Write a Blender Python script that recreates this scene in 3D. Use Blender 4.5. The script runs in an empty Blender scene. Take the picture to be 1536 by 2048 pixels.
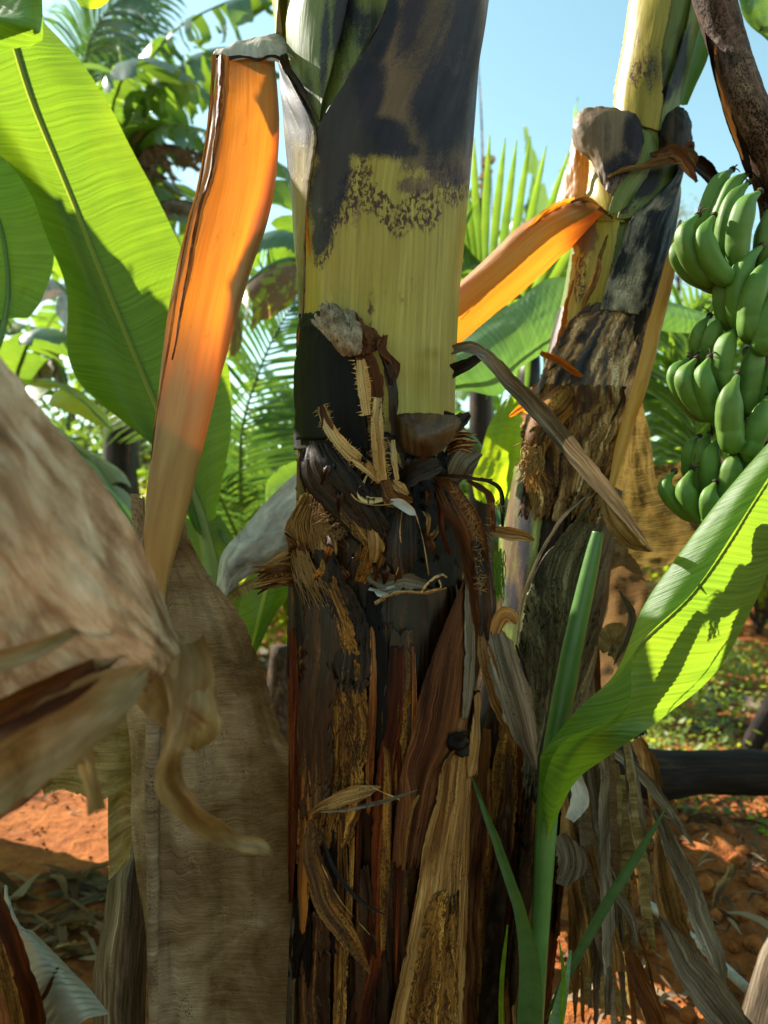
import bpy, math, random
import numpy as np
from mathutils import Vector

# ------------------------------------------------------------------ camera, sky, sun, exposure
F, CAMZ = 1500.0, 1.35
SC = bpy.context.scene
COL = SC.collection
cd = bpy.data.cameras.new('camera')
cam = bpy.data.objects.new('camera', cd)
COL.objects.link(cam)
cam.location = (0, 0, CAMZ)
cam.rotation_euler = (math.radians(90), 0, 0)
cd.sensor_fit = 'VERTICAL'
cd.sensor_height = 36.0
cd.lens = 36.0 * F / 2048.0
cd.clip_start, cd.clip_end = 0.02, 2000
cd.dof.use_dof = True
cd.dof.focus_distance = 1.15
cd.dof.aperture_fstop = 3.6
SC.camera = cam

L = Vector((-0.66, 0.42, 0.62)).normalized()      # direction to the sun
world = bpy.data.worlds.new('World')
SC.world = world
world.use_nodes = True
wn = world.node_tree.nodes
sky = wn.new('ShaderNodeTexSky')
sky.sky_type = 'NISHITA'
sky.sun_disc = False
sky.sun_elevation = math.asin(L.z)
sky.sun_rotation = math.atan2(L.x, L.y)
sky.air_density = 1.0
sky.dust_density = 0.5
sky.ozone_density = 1.0
tint = wn.new('ShaderNodeMix'); tint.data_type = 'RGBA'; tint.blend_type = 'MULTIPLY'
tint.inputs[0].default_value = 1.0
tint.inputs[7].default_value = (1.0, 1.13, 0.84, 1)
world.node_tree.links.new(sky.outputs[0], tint.inputs[6])
world.node_tree.links.new(tint.outputs[2], wn['Background'].inputs[0])
wn['Background'].inputs[1].default_value = 0.105
sl = bpy.data.lights.new('sun', 'SUN')
sl.energy = 5.0
sl.angle = math.radians(0.5)
sl.color = (1.0, 0.94, 0.84)
sun = bpy.data.objects.new('sun', sl)
sun.rotation_euler = L.to_track_quat('Z', 'Y').to_euler()
COL.objects.link(sun)
SC.view_settings.view_transform = 'Standard'
SC.view_settings.look = 'None'
SC.view_settings.gamma = 1
SC.view_settings.use_curve_mapping = False
SC.view_settings.exposure = 1.58
SC.cycles.use_denoising = True
SC.cycles.max_bounces = 8
SC.cycles.diffuse_bounces = 4
SC.cycles.transmission_bounces = 4
SC.cycles.sample_clamp_indirect = 8

rng = np.random.default_rng(7)
R_ = random.Random(11)

# ------------------------------------------------------------------ maths helpers
def P(px, py, d):
    return np.array([(px - 768.0) / F * d, d, CAMZ - (py - 1024.0) / F * d])

def PG(rows):
    return np.array([[P(*c) for c in r] for r in rows])

def _h(ix, iy, iz, s):
    n = (ix * 374761393 + iy * 668265263 + iz * 2147483647 + s * 974711) & 0xffffffff
    n = ((n ^ (n >> 13)) * 1274126177) & 0xffffffff
    return ((n ^ (n >> 16)) & 0xffff) / 65535.0

def vnoise(p, seed=0):
    p = np.asarray(p, float)
    i = np.floor(p).astype(np.int64)
    f = p - i
    f = f * f * (3 - 2 * f)
    o = 0
    for a in (0, 1):
        for b in (0, 1):
            for c in (0, 1):
                w = (f[..., 0] if a else 1 - f[..., 0]) * (f[..., 1] if b else 1 - f[..., 1]) * (f[..., 2] if c else 1 - f[..., 2])
                o = o + w * _h(i[..., 0] + a, i[..., 1] + b, i[..., 2] + c, seed)
    return o

def fbm(p, seed=0, oct=4):
    o, a, t = 0, 1.0, 0
    p = np.asarray(p, float)
    for k in range(oct):
        o = o + a * (vnoise(p * 2 ** k, seed + k) - 0.5)
        t += a
        a *= 0.55
    return o / t * 2

def n1(t, seed, oct=4):
    t = np.asarray(t, float)
    return fbm(np.stack([t, t * 0 + seed * 7.3, t * 0 + 1.5], -1), seed, oct)

def _cw(t):
    t2, t3 = t * t, t * t * t
    return [-.5 * t + t2 - .5 * t3, 1 - 2.5 * t2 + 1.5 * t3, .5 * t + 2 * t2 - 1.5 * t3, -.5 * t2 + .5 * t3]

def _pad(c, ax):
    c = np.moveaxis(c, ax, 0)
    if len(c) == 1:
        c = np.concatenate([c, c])
    c = np.concatenate([[2 * c[0] - c[1]], c, [2 * c[-1] - c[-2]]])
    return np.moveaxis(c, 0, ax)

def curve(ctrl, t):
    c = np.asarray(ctrl, float)
    if c.ndim == 1:
        c = c[:, None]
    n = len(c)
    c = _pad(c, 0)
    x = np.clip(np.asarray(t, float), 0, 1) * (n - 1)
    i = np.minimum(x.astype(int), n - 2)
    w = _cw(x - i)
    return sum(w[k][..., None] * c[i + k] for k in range(4))

def surf(ctrl, U, V):
    c = np.asarray(ctrl, float)
    n, m = c.shape[:2]
    c = _pad(_pad(c, 0), 1)
    x = np.clip(V, 0, 1) * (n - 1)
    i = np.minimum(x.astype(int), n - 2)
    y = np.clip(U, 0, 1) * (m - 1)
    j = np.minimum(y.astype(int), m - 2)
    wi, wj = _cw(x - i), _cw(y - j)
    o = 0
    for a in range(4):
        for b in range(4):
            o = o + (wi[a] * wj[b])[..., None] * c[i + a, j + b]
    return o

def unit(v):
    return v / (np.linalg.norm(v, axis=-1, keepdims=True) + 1e-12)

def gnormal(V):
    du = np.gradient(V, axis=1)
    dv = np.gradient(V, axis=0)
    return unit(np.cross(du, dv))

# ------------------------------------------------------------------ objects
def tag(o, label=None, cat=None, group=None, kind=None):
    if label: o['label'] = label
    if cat: o['category'] = cat
    if group: o['group'] = group
    if kind: o['kind'] = kind
    return o

def thing(name, loc, label, cat, group=None):
    o = bpy.data.objects.new(name, None)
    o.location = [float(v) for v in loc]
    o.empty_display_size = 0.05
    COL.objects.link(o)
    o['_loc'] = [float(v) for v in loc]
    return tag(o, label, cat, group)

def wloc(o):
    v = Vector((0, 0, 0))
    while o is not None:
        v += o.location
        o = o.parent
    return v

class MB:
    """collects grids and tubes, built as one mesh object"""
    def __init__(s):
        s.v, s.f, s.uv, s.st, s.n = [], [], [], [], 0
    def grid(s, V, uv=None, st=None, closed=False, drop=None):
        nv, nu = V.shape[:2]
        if uv is None:
            du = np.concatenate([np.zeros((nv, 1)), np.cumsum(np.linalg.norm(np.diff(V, axis=1), axis=-1), 1)], 1)
            du = du - du[:, nu // 2:nu // 2 + 1]
            dv = np.concatenate([[0], np.cumsum(np.linalg.norm(np.diff(V, axis=0), axis=-1).mean(1))])
            uv = np.stack([du, np.repeat(dv[:, None], nu, 1)], -1)
        if st is None:
            st = np.zeros((nv, nu, 3))
        idx = np.arange(nv * nu).reshape(nv, nu) + s.n
        a, b, c, d = idx[:-1, :-1], idx[:-1, 1:], idx[1:, 1:], idx[1:, :-1]
        q = np.stack([a, b, c, d], -1)
        if drop is not None:
            q = q[~drop]
        s.f.append(q.reshape(-1, 4))
        if closed:
            q = np.stack([idx[:-1, -1], idx[:-1, 0], idx[1:, 0], idx[1:, -1]], -1)
            s.f.append(q.reshape(-1, 4))
        s.v.append(V.reshape(-1, 3)); s.uv.append(uv.reshape(-1, 2)); s.st.append(st.reshape(-1, 3))
        s.n += nv * nu
        return s
    def quads(s, Q, uv=None):
        """Q [n,4,3] loose quads"""
        n = len(Q)
        s.v.append(Q.reshape(-1, 3))
        if uv is None:
            uv = np.tile(np.array([[-.01, 0], [.01, 0], [.01, .05], [-.01, .05]]), (n, 1))
        s.uv.append(uv); s.st.append(np.zeros((n * 4, 3)))
        s.f.append(np.arange(n * 4).reshape(n, 4) + s.n)
        s.n += n * 4
        return s
    def tube(s, pts, rad, seg=8, n=None, squash=None, cap=True, wob=0, seed=0):
        pts = np.asarray(pts, float)
        n = n or max(4, len(pts) * 4)
        t = np.linspace(0, 1, n)
        C = curve(pts, t)
        r = curve(np.asarray(rad, float), t)[:, 0] if np.ndim(rad) else np.full(n, float(rad))
        r = np.maximum(r, 1e-5)
        T = unit(np.gradient(C, axis=0))
        ref = np.array([0.0, -1.0, 0.05])
        S = unit(np.cross(T, ref)); B = np.cross(S, T)
        a = np.linspace(0, 2 * math.pi, seg, endpoint=False)
        ring = S[:, None] * np.cos(a)[None, :, None] + B[:, None] * np.sin(a)[None, :, None]
        V = C[:, None] + ring * r[:, None, None]
        if wob:
            V = V + ring * (fbm(V * wob[0], seed) * wob[1])[..., None]
        ulen = a[None] * r.mean()
        dv = np.concatenate([[0], np.cumsum(np.linalg.norm(np.diff(C, axis=0), axis=-1))])
        uv = np.stack([np.repeat(ulen, n, 0), np.repeat(dv[:, None], seg, 1)], -1)
        base = s.n
        s.grid(V, uv=uv, closed=True)
        if cap:
            for k, ci in ((0, 0), (n - 1, -1)):
                s.v.append(C[ci][None]); s.uv.append(uv[ci][:1]); s.st.append(np.zeros((1, 3)))
                c = s.n; s.n += 1
                idx = base + k * seg + np.arange(seg)
                s.f.append(np.stack([idx, np.roll(idx, -1), np.full(seg, c), np.full(seg, c)], -1))
        return s
    def build(s, name, mat, parent=None, thick=0, flat=False):
        v = np.concatenate(s.v); f = np.concatenate(s.f); uv = np.concatenate(s.uv); st = np.concatenate(s.st)
        tri = f[:, 2] == f[:, 3]
        ln = np.where(tri, 3, 4)
        loops = np.concatenate([f[i] if False else f.reshape(-1)]) if not tri.any() else None
        if loops is None:
            m_ = np.ones(f.shape, bool); m_[tri, 3] = False
            loops = f[m_]
        me = bpy.data.meshes.new(name)
        if parent is not None:
            v = v - np.array(wloc(parent))[None]
        me.vertices.add(len(v)); me.vertices.foreach_set('co', v.astype(np.float32).ravel())
        me.loops.add(len(loops)); me.loops.foreach_set('vertex_index', loops.astype(np.int32))
        me.polygons.add(len(f))
        start = np.concatenate([[0], np.cumsum(ln)[:-1]])
        me.polygons.foreach_set('loop_start', start.astype(np.int32))
        me.polygons.foreach_set('loop_total', ln.astype(np.int32))
        me.polygons.foreach_set('use_smooth', np.full(len(f), not flat))
        ul = me.uv_layers.new(name='UVMap')
        ul.data.foreach_set('uv', uv[loops].astype(np.float32).ravel())
        if st.any():
            at = me.attributes.new('st', 'FLOAT_VECTOR', 'POINT')
            at.data.foreach_set('vector', st.astype(np.float32).ravel())
        me.update(calc_edges=True)
        me.validate()
        if mat is not None:
            me.materials.append(mat)
        o = bpy.data.objects.new(name, me)
        COL.objects.link(o)
        if parent is not None:
            o.parent = parent
        if thick:
            m = o.modifiers.new('thickness', 'SOLIDIFY')
            m.thickness = thick; m.offset = 0
        return o

# ------------------------------------------------------------------ materials
class NT:
    def __init__(s, name):
        s.m = bpy.data.materials.new(name); s.m.use_nodes = True
        s.t = s.m.node_tree
        s.t.nodes.clear()
        s.out = s.t.nodes.new('ShaderNodeOutputMaterial')
    def n(s, typ, out=0, props=None, **inp):
        nd = s.t.nodes.new('ShaderNode' + typ)
        for k, v in (props or {}).items():
            setattr(nd, k, v)
        for k, v in inp.items():
            key = int(k[1:]) if (k[0] == 'i' and k[1:].isdigit()) else k.replace('_', ' ')
            sock = nd.inputs[key]
            if isinstance(v, bpy.types.NodeSocket):
                s.t.links.new(v, sock)
            else:
                if hasattr(sock.default_value, '__len__') and not hasattr(v, '__len__'):
                    v = (v,) * len(sock.default_value)
                if sock.type == 'RGBA' and len(v) == 3:
                    v = tuple(v) + (1,)
                sock.default_value = v
        return nd.outputs[out]
    def uv(s, rnd=True):
        u = s.n('UVMap', props={'uv_map': 'UVMap'})
        if rnd:
            r = s.n('ObjectInfo', out=5)
            u = s.n('VectorMath', props={'operation': 'ADD'}, i0=u, i1=s.n('CombineXYZ', X=s.math('MULTIPLY', r, 7.7), Y=s.math('MULTIPLY', r, 13.1), Z=s.math('MULTIPLY', r, 50.0)))
        return u
    def vmul(s, a, b): return s.n('VectorMath', props={'operation': 'MULTIPLY'}, i0=a, i1=b)
    def math(s, op, a, b=0.0, c=0.0, clamp=False): return s.n('Math', props={'operation': op, 'use_clamp': clamp}, i0=a, i1=b, i2=c)
    def noise(s, vec, scale=1.0, detail=3.0, rough=0.5, dist=0.0, out=0):
        return s.n('TexNoise', out=out, Vector=vec, Scale=scale, Detail=detail, Roughness=rough, Distortion=dist)
    def sstep(s, x, a, b): return s.n('MapRange', props={'interpolation_type': 'SMOOTHSTEP'}, i0=x, i1=a, i2=b)
    def lstep(s, x, a, b, c=0.0, d=1.0): return s.n('MapRange', i0=x, i1=a, i2=b, i3=c, i4=d)
    def mix(s, f, a, b, mode='MIX'):
        nd = s.t.nodes.new('ShaderNodeMix'); nd.data_type = 'RGBA'; nd.blend_type = mode
        for sock, v in ((nd.inputs[0], f), (nd.inputs[6], a), (nd.inputs[7], b)):
            if isinstance(v, bpy.types.NodeSocket): s.t.links.new(v, sock)
            else:
                if hasattr(sock.default_value, '__len__') and len(v) == 3: v = tuple(v) + (1,)
                sock.default_value = v
        return nd.outputs[2]
    def ramp(s, f, cols, pos=None, interp='LINEAR'):
        nd = s.t.nodes.new('ShaderNodeValToRGB')
        cr = nd.color_ramp; cr.interpolation = interp
        n = len(cols); pos = pos or [i / (n - 1) for i in range(n)]
        while len(cr.elements) < n: cr.elements.new(0.5)
        for e, p_, c in zip(cr.elements, pos, cols):
            e.position = p_; e.color = tuple(c) + (1,)
        s.t.links.new(f, nd.inputs[0])
        return nd.outputs[0]
    def bump(s, h, strength, dist, normal=None):
        kw = dict(Strength=strength, Distance=dist, Height=h)
        if normal is not None: kw['Normal'] = normal
        return s.n('Bump', **kw)
    def finish(s, col, rough, normal=None, spec=0.4, trans=None, tw=0.0, coat=0.0):
        kw = dict(Base_Color=col, Roughness=rough)
        if normal is not None: kw['Normal'] = normal
        nd = s.t.nodes.new('ShaderNodeBsdfPrincipled')
        for k, v in kw.items():
            sock = nd.inputs[k.replace('_', ' ')]
            if isinstance(v, bpy.types.NodeSocket): s.t.links.new(v, sock)
            else: sock.default_value = v if not hasattr(v, '__len__') or len(v) == 4 else tuple(v) + (1,)
        nd.inputs['Specular IOR Level'].default_value = spec
        nd.inputs['Coat Weight'].default_value = coat
        nd.inputs['Coat Roughness'].default_value = 0.25
        sh = nd.outputs[0]
        if trans is not None:
            kk = dict(Color=trans)
            if normal is not None: kk['Normal'] = normal
            tr = s.n('BsdfTranslucent', **kk)
            sh = s.n('MixShader', i0=tw, i1=sh, i2=tr)
        s.t.links.new(sh, s.out.inputs[0])
        return s.m

def leaf_mat(name, dark, light, trans, tw=0.5, rib=110.0, ribamt=0.5, rough=0.42, brown=0.0, spec=0.45, bumpd=0.0016, mid=None, shine=None):
    """banana leaf: fine parallel side veins run from the midrib (u = 0) out to the margin"""
    s = NT(name)
    uv = s.uv()
    ob = s.uv(False)
    sep = s.t.nodes.new('ShaderNodeSeparateXYZ'); s.t.links.new(ob, sep.inputs[0])
    au = s.math('ABSOLUTE', sep.outputs[0])
    vv = s.math('ADD', sep.outputs[1], s.math('MULTIPLY', au, -0.25))
    wv = s.n('CombineXYZ', X=s.math('MULTIPLY', sep.outputs[0], 3.0), Y=s.math('MULTIPLY', vv, rib), Z=0.0)
    n1_ = s.noise(wv, 1.0, 2.0, 0.6)
    n2_ = s.noise(s.vmul(wv, (1.5, 5.0, 1.0)), 1.0, 2.0, 0.7)
    big = s.noise(uv, 9.0, 4.0, 0.6)
    ribs = s.math('ADD', s.math('MULTIPLY', n1_, 0.75), s.math('MULTIPLY', n2_, 0.25))
    rr = s.lstep(ribs, 0.35, 0.65)
    f = s.math('ADD', s.math('MULTIPLY', rr, ribamt), s.math('MULTIPLY', s.lstep(big, 0.3, 0.7), 1 - ribamt), clamp=True)
    col = s.mix(f, dark, light)
    tc = s.mix(f, tuple(c * 0.55 for c in trans), trans)
    tint = s.math('MULTIPLY', s.sstep(s.noise(uv, 5.0, 2.0), 0.4, 0.75), 0.45)
    tc = s.mix(tint, tc, (trans[0] * 1.5, trans[1] * 1.12, trans[2] * 0.7))
    spots = s.sstep(s.noise(uv, 160.0, 2.0), 0.74, 0.78)
    col = s.mix(s.math('MULTIPLY', spots, 0.6), col, (0.02, 0.02, 0.01))
    tc = s.mix(s.math('MULTIPLY', spots, 0.6), tc, (0.04, 0.03, 0.01))
    if brown:
        bm = s.sstep(s.math('ADD', s.noise(uv, 14.0, 4.0, 0.6), s.math('MULTIPLY', s.noise(s.vmul(wv, (.3, 1, 1)), 1.0), 0.25)), 0.78 - brown, 0.84 - brown)
        col = s.mix(bm, col, (0.17, 0.10, 0.05)); tc = s.mix(bm, tc, (0.22, 0.12, 0.04))
    if mid:
        mk = s.sstep(au, mid[0], mid[0] * 0.75)
        col = s.mix(mk, col, mid[1]); tc = s.mix(mk, tc, mid[2])
    b = s.bump(ribs, 0.8, bumpd)
    b = s.bump(big, 0.3, 0.01, b)
    return s.finish(col, rough, b, spec, tc, tw)

def dry_mat(name, cols, pos=None, fib=300.0, fl=6.0, patch=(26.0, 4.0), speck=0.5, rough=0.6, trans=None, tw=0.0, bump=0.0015, fibamt=0.8, spec=0.12, coat=0.0, iso=False, distort=0.6, speckc=(0.012, 0.007, 0.004), across=False, gam=1.3, gm=1.35):
    s = NT(name)
    uv = s.uv()
    fv, pv = (fib, fl, 1.0), (patch[0], patch[1], 1.0)
    if across: fv, pv = (fl, fib, 1.0), (patch[1], patch[0], 1.0)
    warp = s.n('VectorMath', props={'operation': 'ADD'}, i0=uv, i1=s.vmul(s.noise(uv, 14.0, 2.0, out=1), (0.012, 0.012, 0.0)))
    fn = s.noise(s.vmul(warp, fv), 1.0, 4.0, 0.65)
    fn2 = s.noise(s.vmul(warp, tuple(a * b for a, b in zip(fv, (0.22, 0.6, 1)))), 1.0, 3.0, 0.6)
    pn = s.noise(s.vmul(warp, pv), 1.0, 7.0, 0.62, distort)
    pf = s.lstep(s.math('ADD', s.math('MULTIPLY', pn, 0.75), s.math('MULTIPLY', fn2, 0.25)), 0.3, 0.7)
    col = s.ramp(pf, cols, pos)
    fm = s.lstep(fn, 0.25, 0.75, 1 - fibamt, 1 + fibamt * 0.55)
    col = s.mix(1.0, col, s.n('CombineColor', Red=fm, Green=fm, Blue=fm), 'MULTIPLY')
    if speck:
        sn = s.noise(s.vmul(uv, (1.0, 0.55, 1.0)), 420.0, 3.0, 0.7)
        rg = s.noise(s.vmul(uv, (1.0, 0.4, 1.0)), 30.0, 3.0, 0.6)
        sm = s.sstep(s.math('ADD', sn, s.math('MULTIPLY', rg, 0.5)), 0.90 - speck * 0.14, 0.97 - speck * 0.14)
        col = s.mix(s.math('MULTIPLY', sm, 0.85), col, speckc)
    col = s.n('Gamma', Color=col, Gamma=gam)
    col = s.mix(1.0, col, (gm, gm, gm), 'MULTIPLY')
    b = s.bump(fn, 0.9, bump)
    b = s.bump(fn2, 0.7, bump * 3.0, b)
    b = s.bump(pn, 0.5, bump * 5.0, b)
    rv = s.lstep(pn, 0.3, 0.7, rough - 0.15, min(1, rough + 0.15))
    tc = None
    if trans is not None:
        tc = s.mix(1.0, trans, s.n('CombineColor', Red=fm, Green=fm, Blue=fm), 'MULTIPLY')
        tc = s.mix(s.math('MULTIPLY', s.sstep(pf, 0.45, 0.1), 0.65), tc, tuple(c * 0.25 for c in trans))
    return s.finish(col, rv, b, spec, tc, tw, coat)

def stem_mat(name, base, base2, trans=(0.5, 0.45, 0.08), tw=0.15, c_r=(0.005, 0.006, 0.015), c_g=(0.11, 0.058, 0.036), c_b=(0.055, 0.012, 0.014), rough=0.36, streak=0.6):
    """living leaf-sheath: waxy skin with rot stains (attribute st: r dark, g brown, b maroon flecks)"""
    s = NT(name)
    uv = s.uv()
    st = s.n('Attribute', out=1, props={'attribute_name': 'st'})
    sp = s.t.nodes.new('ShaderNodeSeparateXYZ'); s.t.links.new(st, sp.inputs[0])
    fn = s.noise(s.vmul(uv, (220.0, 5.0, 1.0)), 1.0, 4.0, 0.6)
    wide = s.noise(s.vmul(uv, (30.0, 4.0, 1.0)), 1.0, 4.0, 0.6)
    iso = s.noise(s.vmul(uv, (1.0, 0.6, 1.0)), 55.0, 6.0, 0.7)
    fine = s.noise(s.vmul(uv, (1.0, 0.55, 1.0)), 420.0, 3.0, 0.7)
    med = s.noise(s.vmul(uv, (1.0, 0.5, 1.0)), 170.0, 3.0, 0.7)
    col = s.mix(s.lstep(wide, 0.3, 0.7), base, base2)
    fm = s.lstep(fn, 0.3, 0.7, 1 - streak * 0.5, 1 + streak * 0.3)
    col = s.mix(1.0, col, s.n('CombineColor', Red=fm, Green=fm, Blue=fm), 'MULTIPLY')
    iso2 = s.noise(s.vmul(uv, (1.0, 0.5, 1.0)), 22.0, 8.0, 0.72)
    def msk(x, w1, w2, a, b):
        v = s.math('ADD', x, s.math('MULTIPLY', s.math('SUBTRACT', iso2, 0.5), w1))
        v = s.math('ADD', v, s.math('MULTIPLY', s.math('SUBTRACT', fine, 0.5), w2))
        return s.sstep(v, a, b)
    mg = s.math('MULTIPLY', msk(sp.outputs[1], 1.1, 0.4, 0.35, 0.6), 0.92)
    gc = s.mix(s.lstep(wide, 0.35, 0.65), tuple(c * 0.55 for c in c_g), tuple(c * 1.5 for c in c_g))
    col = s.mix(mg, col, gc)
    mb = s.math('MULTIPLY', s.math('MULTIPLY', s.sstep(s.math('ADD', sp.outputs[2], s.math('MULTIPLY', s.math('SUBTRACT', iso2, 0.5), 1.6)), 0.3, 0.6), s.sstep(med, 0.47, 0.54)), 0.95)
    col = s.mix(mb, col, c_b)
    scr = s.sstep(s.noise(s.vmul(uv, (260.0, 14.0, 1.0)), 1.0, 3.0, 0.7), 0.66, 0.72)
    col = s.mix(s.math('MULTIPLY', scr, 0.35), col, s.mix(0.5, base2, (0.75, 0.70, 0.5)))
    scd = s.sstep(s.noise(s.vmul(uv, (300.0, 22.0, 1.0)), 1.7, 2.0, 0.7), 0.68, 0.73)
    col = s.mix(s.math('MULTIPLY', scd, 0.5), col, (0.05, 0.03, 0.012))
    dust = s.sstep(s.math('ADD', fine, s.math('MULTIPLY', wide, 0.25)), 0.86, 0.92)
    col = s.mix(s.math('MULTIPLY', dust, 0.7), col, (0.06, 0.03, 0.02))
    rv_ = s.math('ADD', sp.outputs[0], s.math('MULTIPLY', s.math('SUBTRACT', iso2, 0.5), 0.8))
    rv_ = s.math('ADD', rv_, s.math('MULTIPLY', s.math('SUBTRACT', wide, 0.5), 1.1))
    rv_ = s.math('ADD', rv_, s.math('MULTIPLY', s.math('SUBTRACT', fine, 0.5), 0.6))
    mr = s.sstep(rv_, 0.28, 0.82)
    rc = s.mix(s.sstep(wide, 0.35, 0.7), c_r, (c_r[0] * 3.4, c_r[1] * 2.0, c_r[2] * 1.6))
    col = s.mix(s.math('MULTIPLY', mr, 0.95), col, rc)
    b = s.bump(fn, 0.4, 0.0007)
    b = s.bump(wide, 0.4, 0.004, b)
    b = s.bump(mr, 0.25, 0.001, b)
    clean = s.math('MULTIPLY', s.math('SUBTRACT', 1.0, mr), s.math('SUBTRACT', 1.0, s.math('MULTIPLY', mg, 0.8)))
    return s.finish(col, s.math('ADD', s.lstep(iso, 0.3, 0.7, rough - 0.06, rough + 0.12), s.math('MULTIPLY', mr, .15)), b, 0.22, trans, s.math('MULTIPLY', clean, tw))

M = {}
M['big_leaf'] = leaf_mat('big_banana_leaf', (0.03, 0.085, 0.018), (0.05, 0.13, 0.025), (0.25, 0.41, 0.014), 0.58, rib=150, ribamt=0.85, mid=(0.006, (0.30, 0.36, 0.05), (0.35, 0.42, 0.03)))
M['leaf_b'] = leaf_mat('young_banana_leaf', (0.06, 0.14, 0.02), (0.10, 0.21, 0.03), (0.31, 0.52, 0.025), 0.56, rib=120, ribamt=0.95, bumpd=0.0026)
M['pale_leaf'] = leaf_mat('pale_banana_leaf', (0.13, 0.23, 0.11), (0.22, 0.34, 0.19), (0.20, 0.42, 0.06), 0.35, rib=130, ribamt=0.8, rough=0.38)
M['lime_leaf'] = leaf_mat('lime_banana_leaf', (0.09, 0.19, 0.02), (0.15, 0.27, 0.02), (0.5, 0.72, 0.02), 0.62, rib=90, ribamt=0.5)
M['dull_leaf'] = leaf_mat('dull_narrow_leaf', (0.035, 0.075, 0.02), (0.06, 0.11, 0.03), (0.12, 0.24, 0.02), 0.35, rib=60, ribamt=0.5, rough=.5, spec=.3)
M['bg_leaf'] = leaf_mat('teal_banana_leaf', (0.05, 0.11, 0.07), (0.10, 0.19, 0.12), (0.24, 0.42, 0.03), 0.40, rib=60, ribamt=0.5, rough=0.27, spec=0.8)
M['bg_leaf_brown'] = leaf_mat('lime_leaf_with_brown', (0.10, 0.18, 0.03), (0.15, 0.25, 0.04), (0.52, 0.66, 0.03), 0.55, rib=60, ribamt=0.4, brown=0.22)
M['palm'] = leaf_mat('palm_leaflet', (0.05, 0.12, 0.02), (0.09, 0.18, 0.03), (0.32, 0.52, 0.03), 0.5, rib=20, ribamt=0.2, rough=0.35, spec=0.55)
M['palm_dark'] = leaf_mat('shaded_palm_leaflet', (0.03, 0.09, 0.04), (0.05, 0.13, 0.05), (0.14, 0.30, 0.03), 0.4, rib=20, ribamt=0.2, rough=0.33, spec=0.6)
M['dry_bg'] = dry_mat('dry_hanging_leaf', [(0.07, 0.05, 0.035), (0.17, 0.13, 0.10), (0.28, 0.23, 0.19), (0.40, 0.35, 0.30)], trans=(0.35, 0.24, 0.12), tw=0.25, speck=0)
M['petiole'] = None

TAN = [(0.03, 0.013, 0.004), (0.15, 0.075, 0.024), (0.33, 0.20, 0.08), (0.50, 0.36, 0.19)]
BLK = [(0.0015, 0.001, 0.001), (0.004, 0.0025, 0.002), (0.014, 0.0075, 0.004), (0.07, 0.036, 0.012)]
OCH = [(0.014, 0.006, 0.002), (0.11, 0.047, 0.010), (0.33, 0.175, 0.045), (0.48, 0.30, 0.10)]
RUST = [(0.010, 0.003, 0.001), (0.05, 0.012, 0.003), (0.16, 0.040, 0.007), (0.34, 0.12, 0.022)]
GRY = [(0.03, 0.022, 0.015), (0.11, 0.085, 0.058), (0.23, 0.19, 0.14), (0.40, 0.35, 0.28)]
MIXD = [(0.003, 0.002, 0.001), (0.012, 0.005, 0.002), (0.09, 0.038, 0.009), (0.34, 0.19, 0.055)]
M['tan'] = dry_mat('dry_tan_sheath', TAN, gm=1.75, bump=0.001, speck=0.3, trans=(0.5, 0.27, 0.07), tw=0.12)
M['black'] = dry_mat('blackened_sheath', BLK, speck=0.2, rough=0.6, spec=0.12, bump=0.0006)
M['ochre'] = dry_mat('ochre_speckled_sheath', OCH, gm=1.55, bump=0.0008, speck=1.0, trans=(0.5, 0.2, 0.03), tw=0.10)
M['rust'] = dry_mat('rusty_sheath', RUST, speck=0.4, rough=0.5, trans=(0.5, 0.13, 0.01), tw=0.12)
M['grey'] = dry_mat('weathered_grey_sheath', GRY, bump=0.0009, speck=0.3, rough=0.6, trans=(0.4, 0.28, 0.14), tw=0.12)
M['mixed'] = dry_mat('rotting_mottled_sheath', MIXD, speck=0.9, rough=0.42, spec=0.25, bump=0.0008, fl=3.5, patch=(26, 3))
M['dark_strap'] = dry_mat('dark_dry_strap', [(0.010, 0.007, 0.006), (0.028, 0.019, 0.014), (0.07, 0.048, 0.034), (0.17, 0.125, 0.085)], fib=420, fl=3, rough=0.6, speck=0.2, spec=0.12, bump=0.0009)
M['fibre'] = dry_mat('pale_fibre', [(0.20, 0.10, 0.03), (0.40, 0.24, 0.09), (0.55, 0.38, 0.18), (0.66, 0.52, 0.30)], speck=0.3, trans=(0.6, 0.3, 0.06), tw=0.2)
M['redfib'] = dry_mat('reddish_brown_fibre', [(0.022, 0.008, 0.004), (0.08, 0.030, 0.012), (0.20, 0.085, 0.032), (0.38, 0.21, 0.09)], fib=380, speck=0.3, trans=(0.5, 0.2, 0.03), tw=0.15)
M['flame'] = dry_mat('translucent_orange_rim', [(0.15, 0.04, 0.01), (0.30, 0.10, 0.015), (0.45, 0.18, 0.03), (0.5, 0.25, 0.06)], speck=0.5, trans=(0.95, 0.30, 0.02), tw=0.55)
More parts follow.
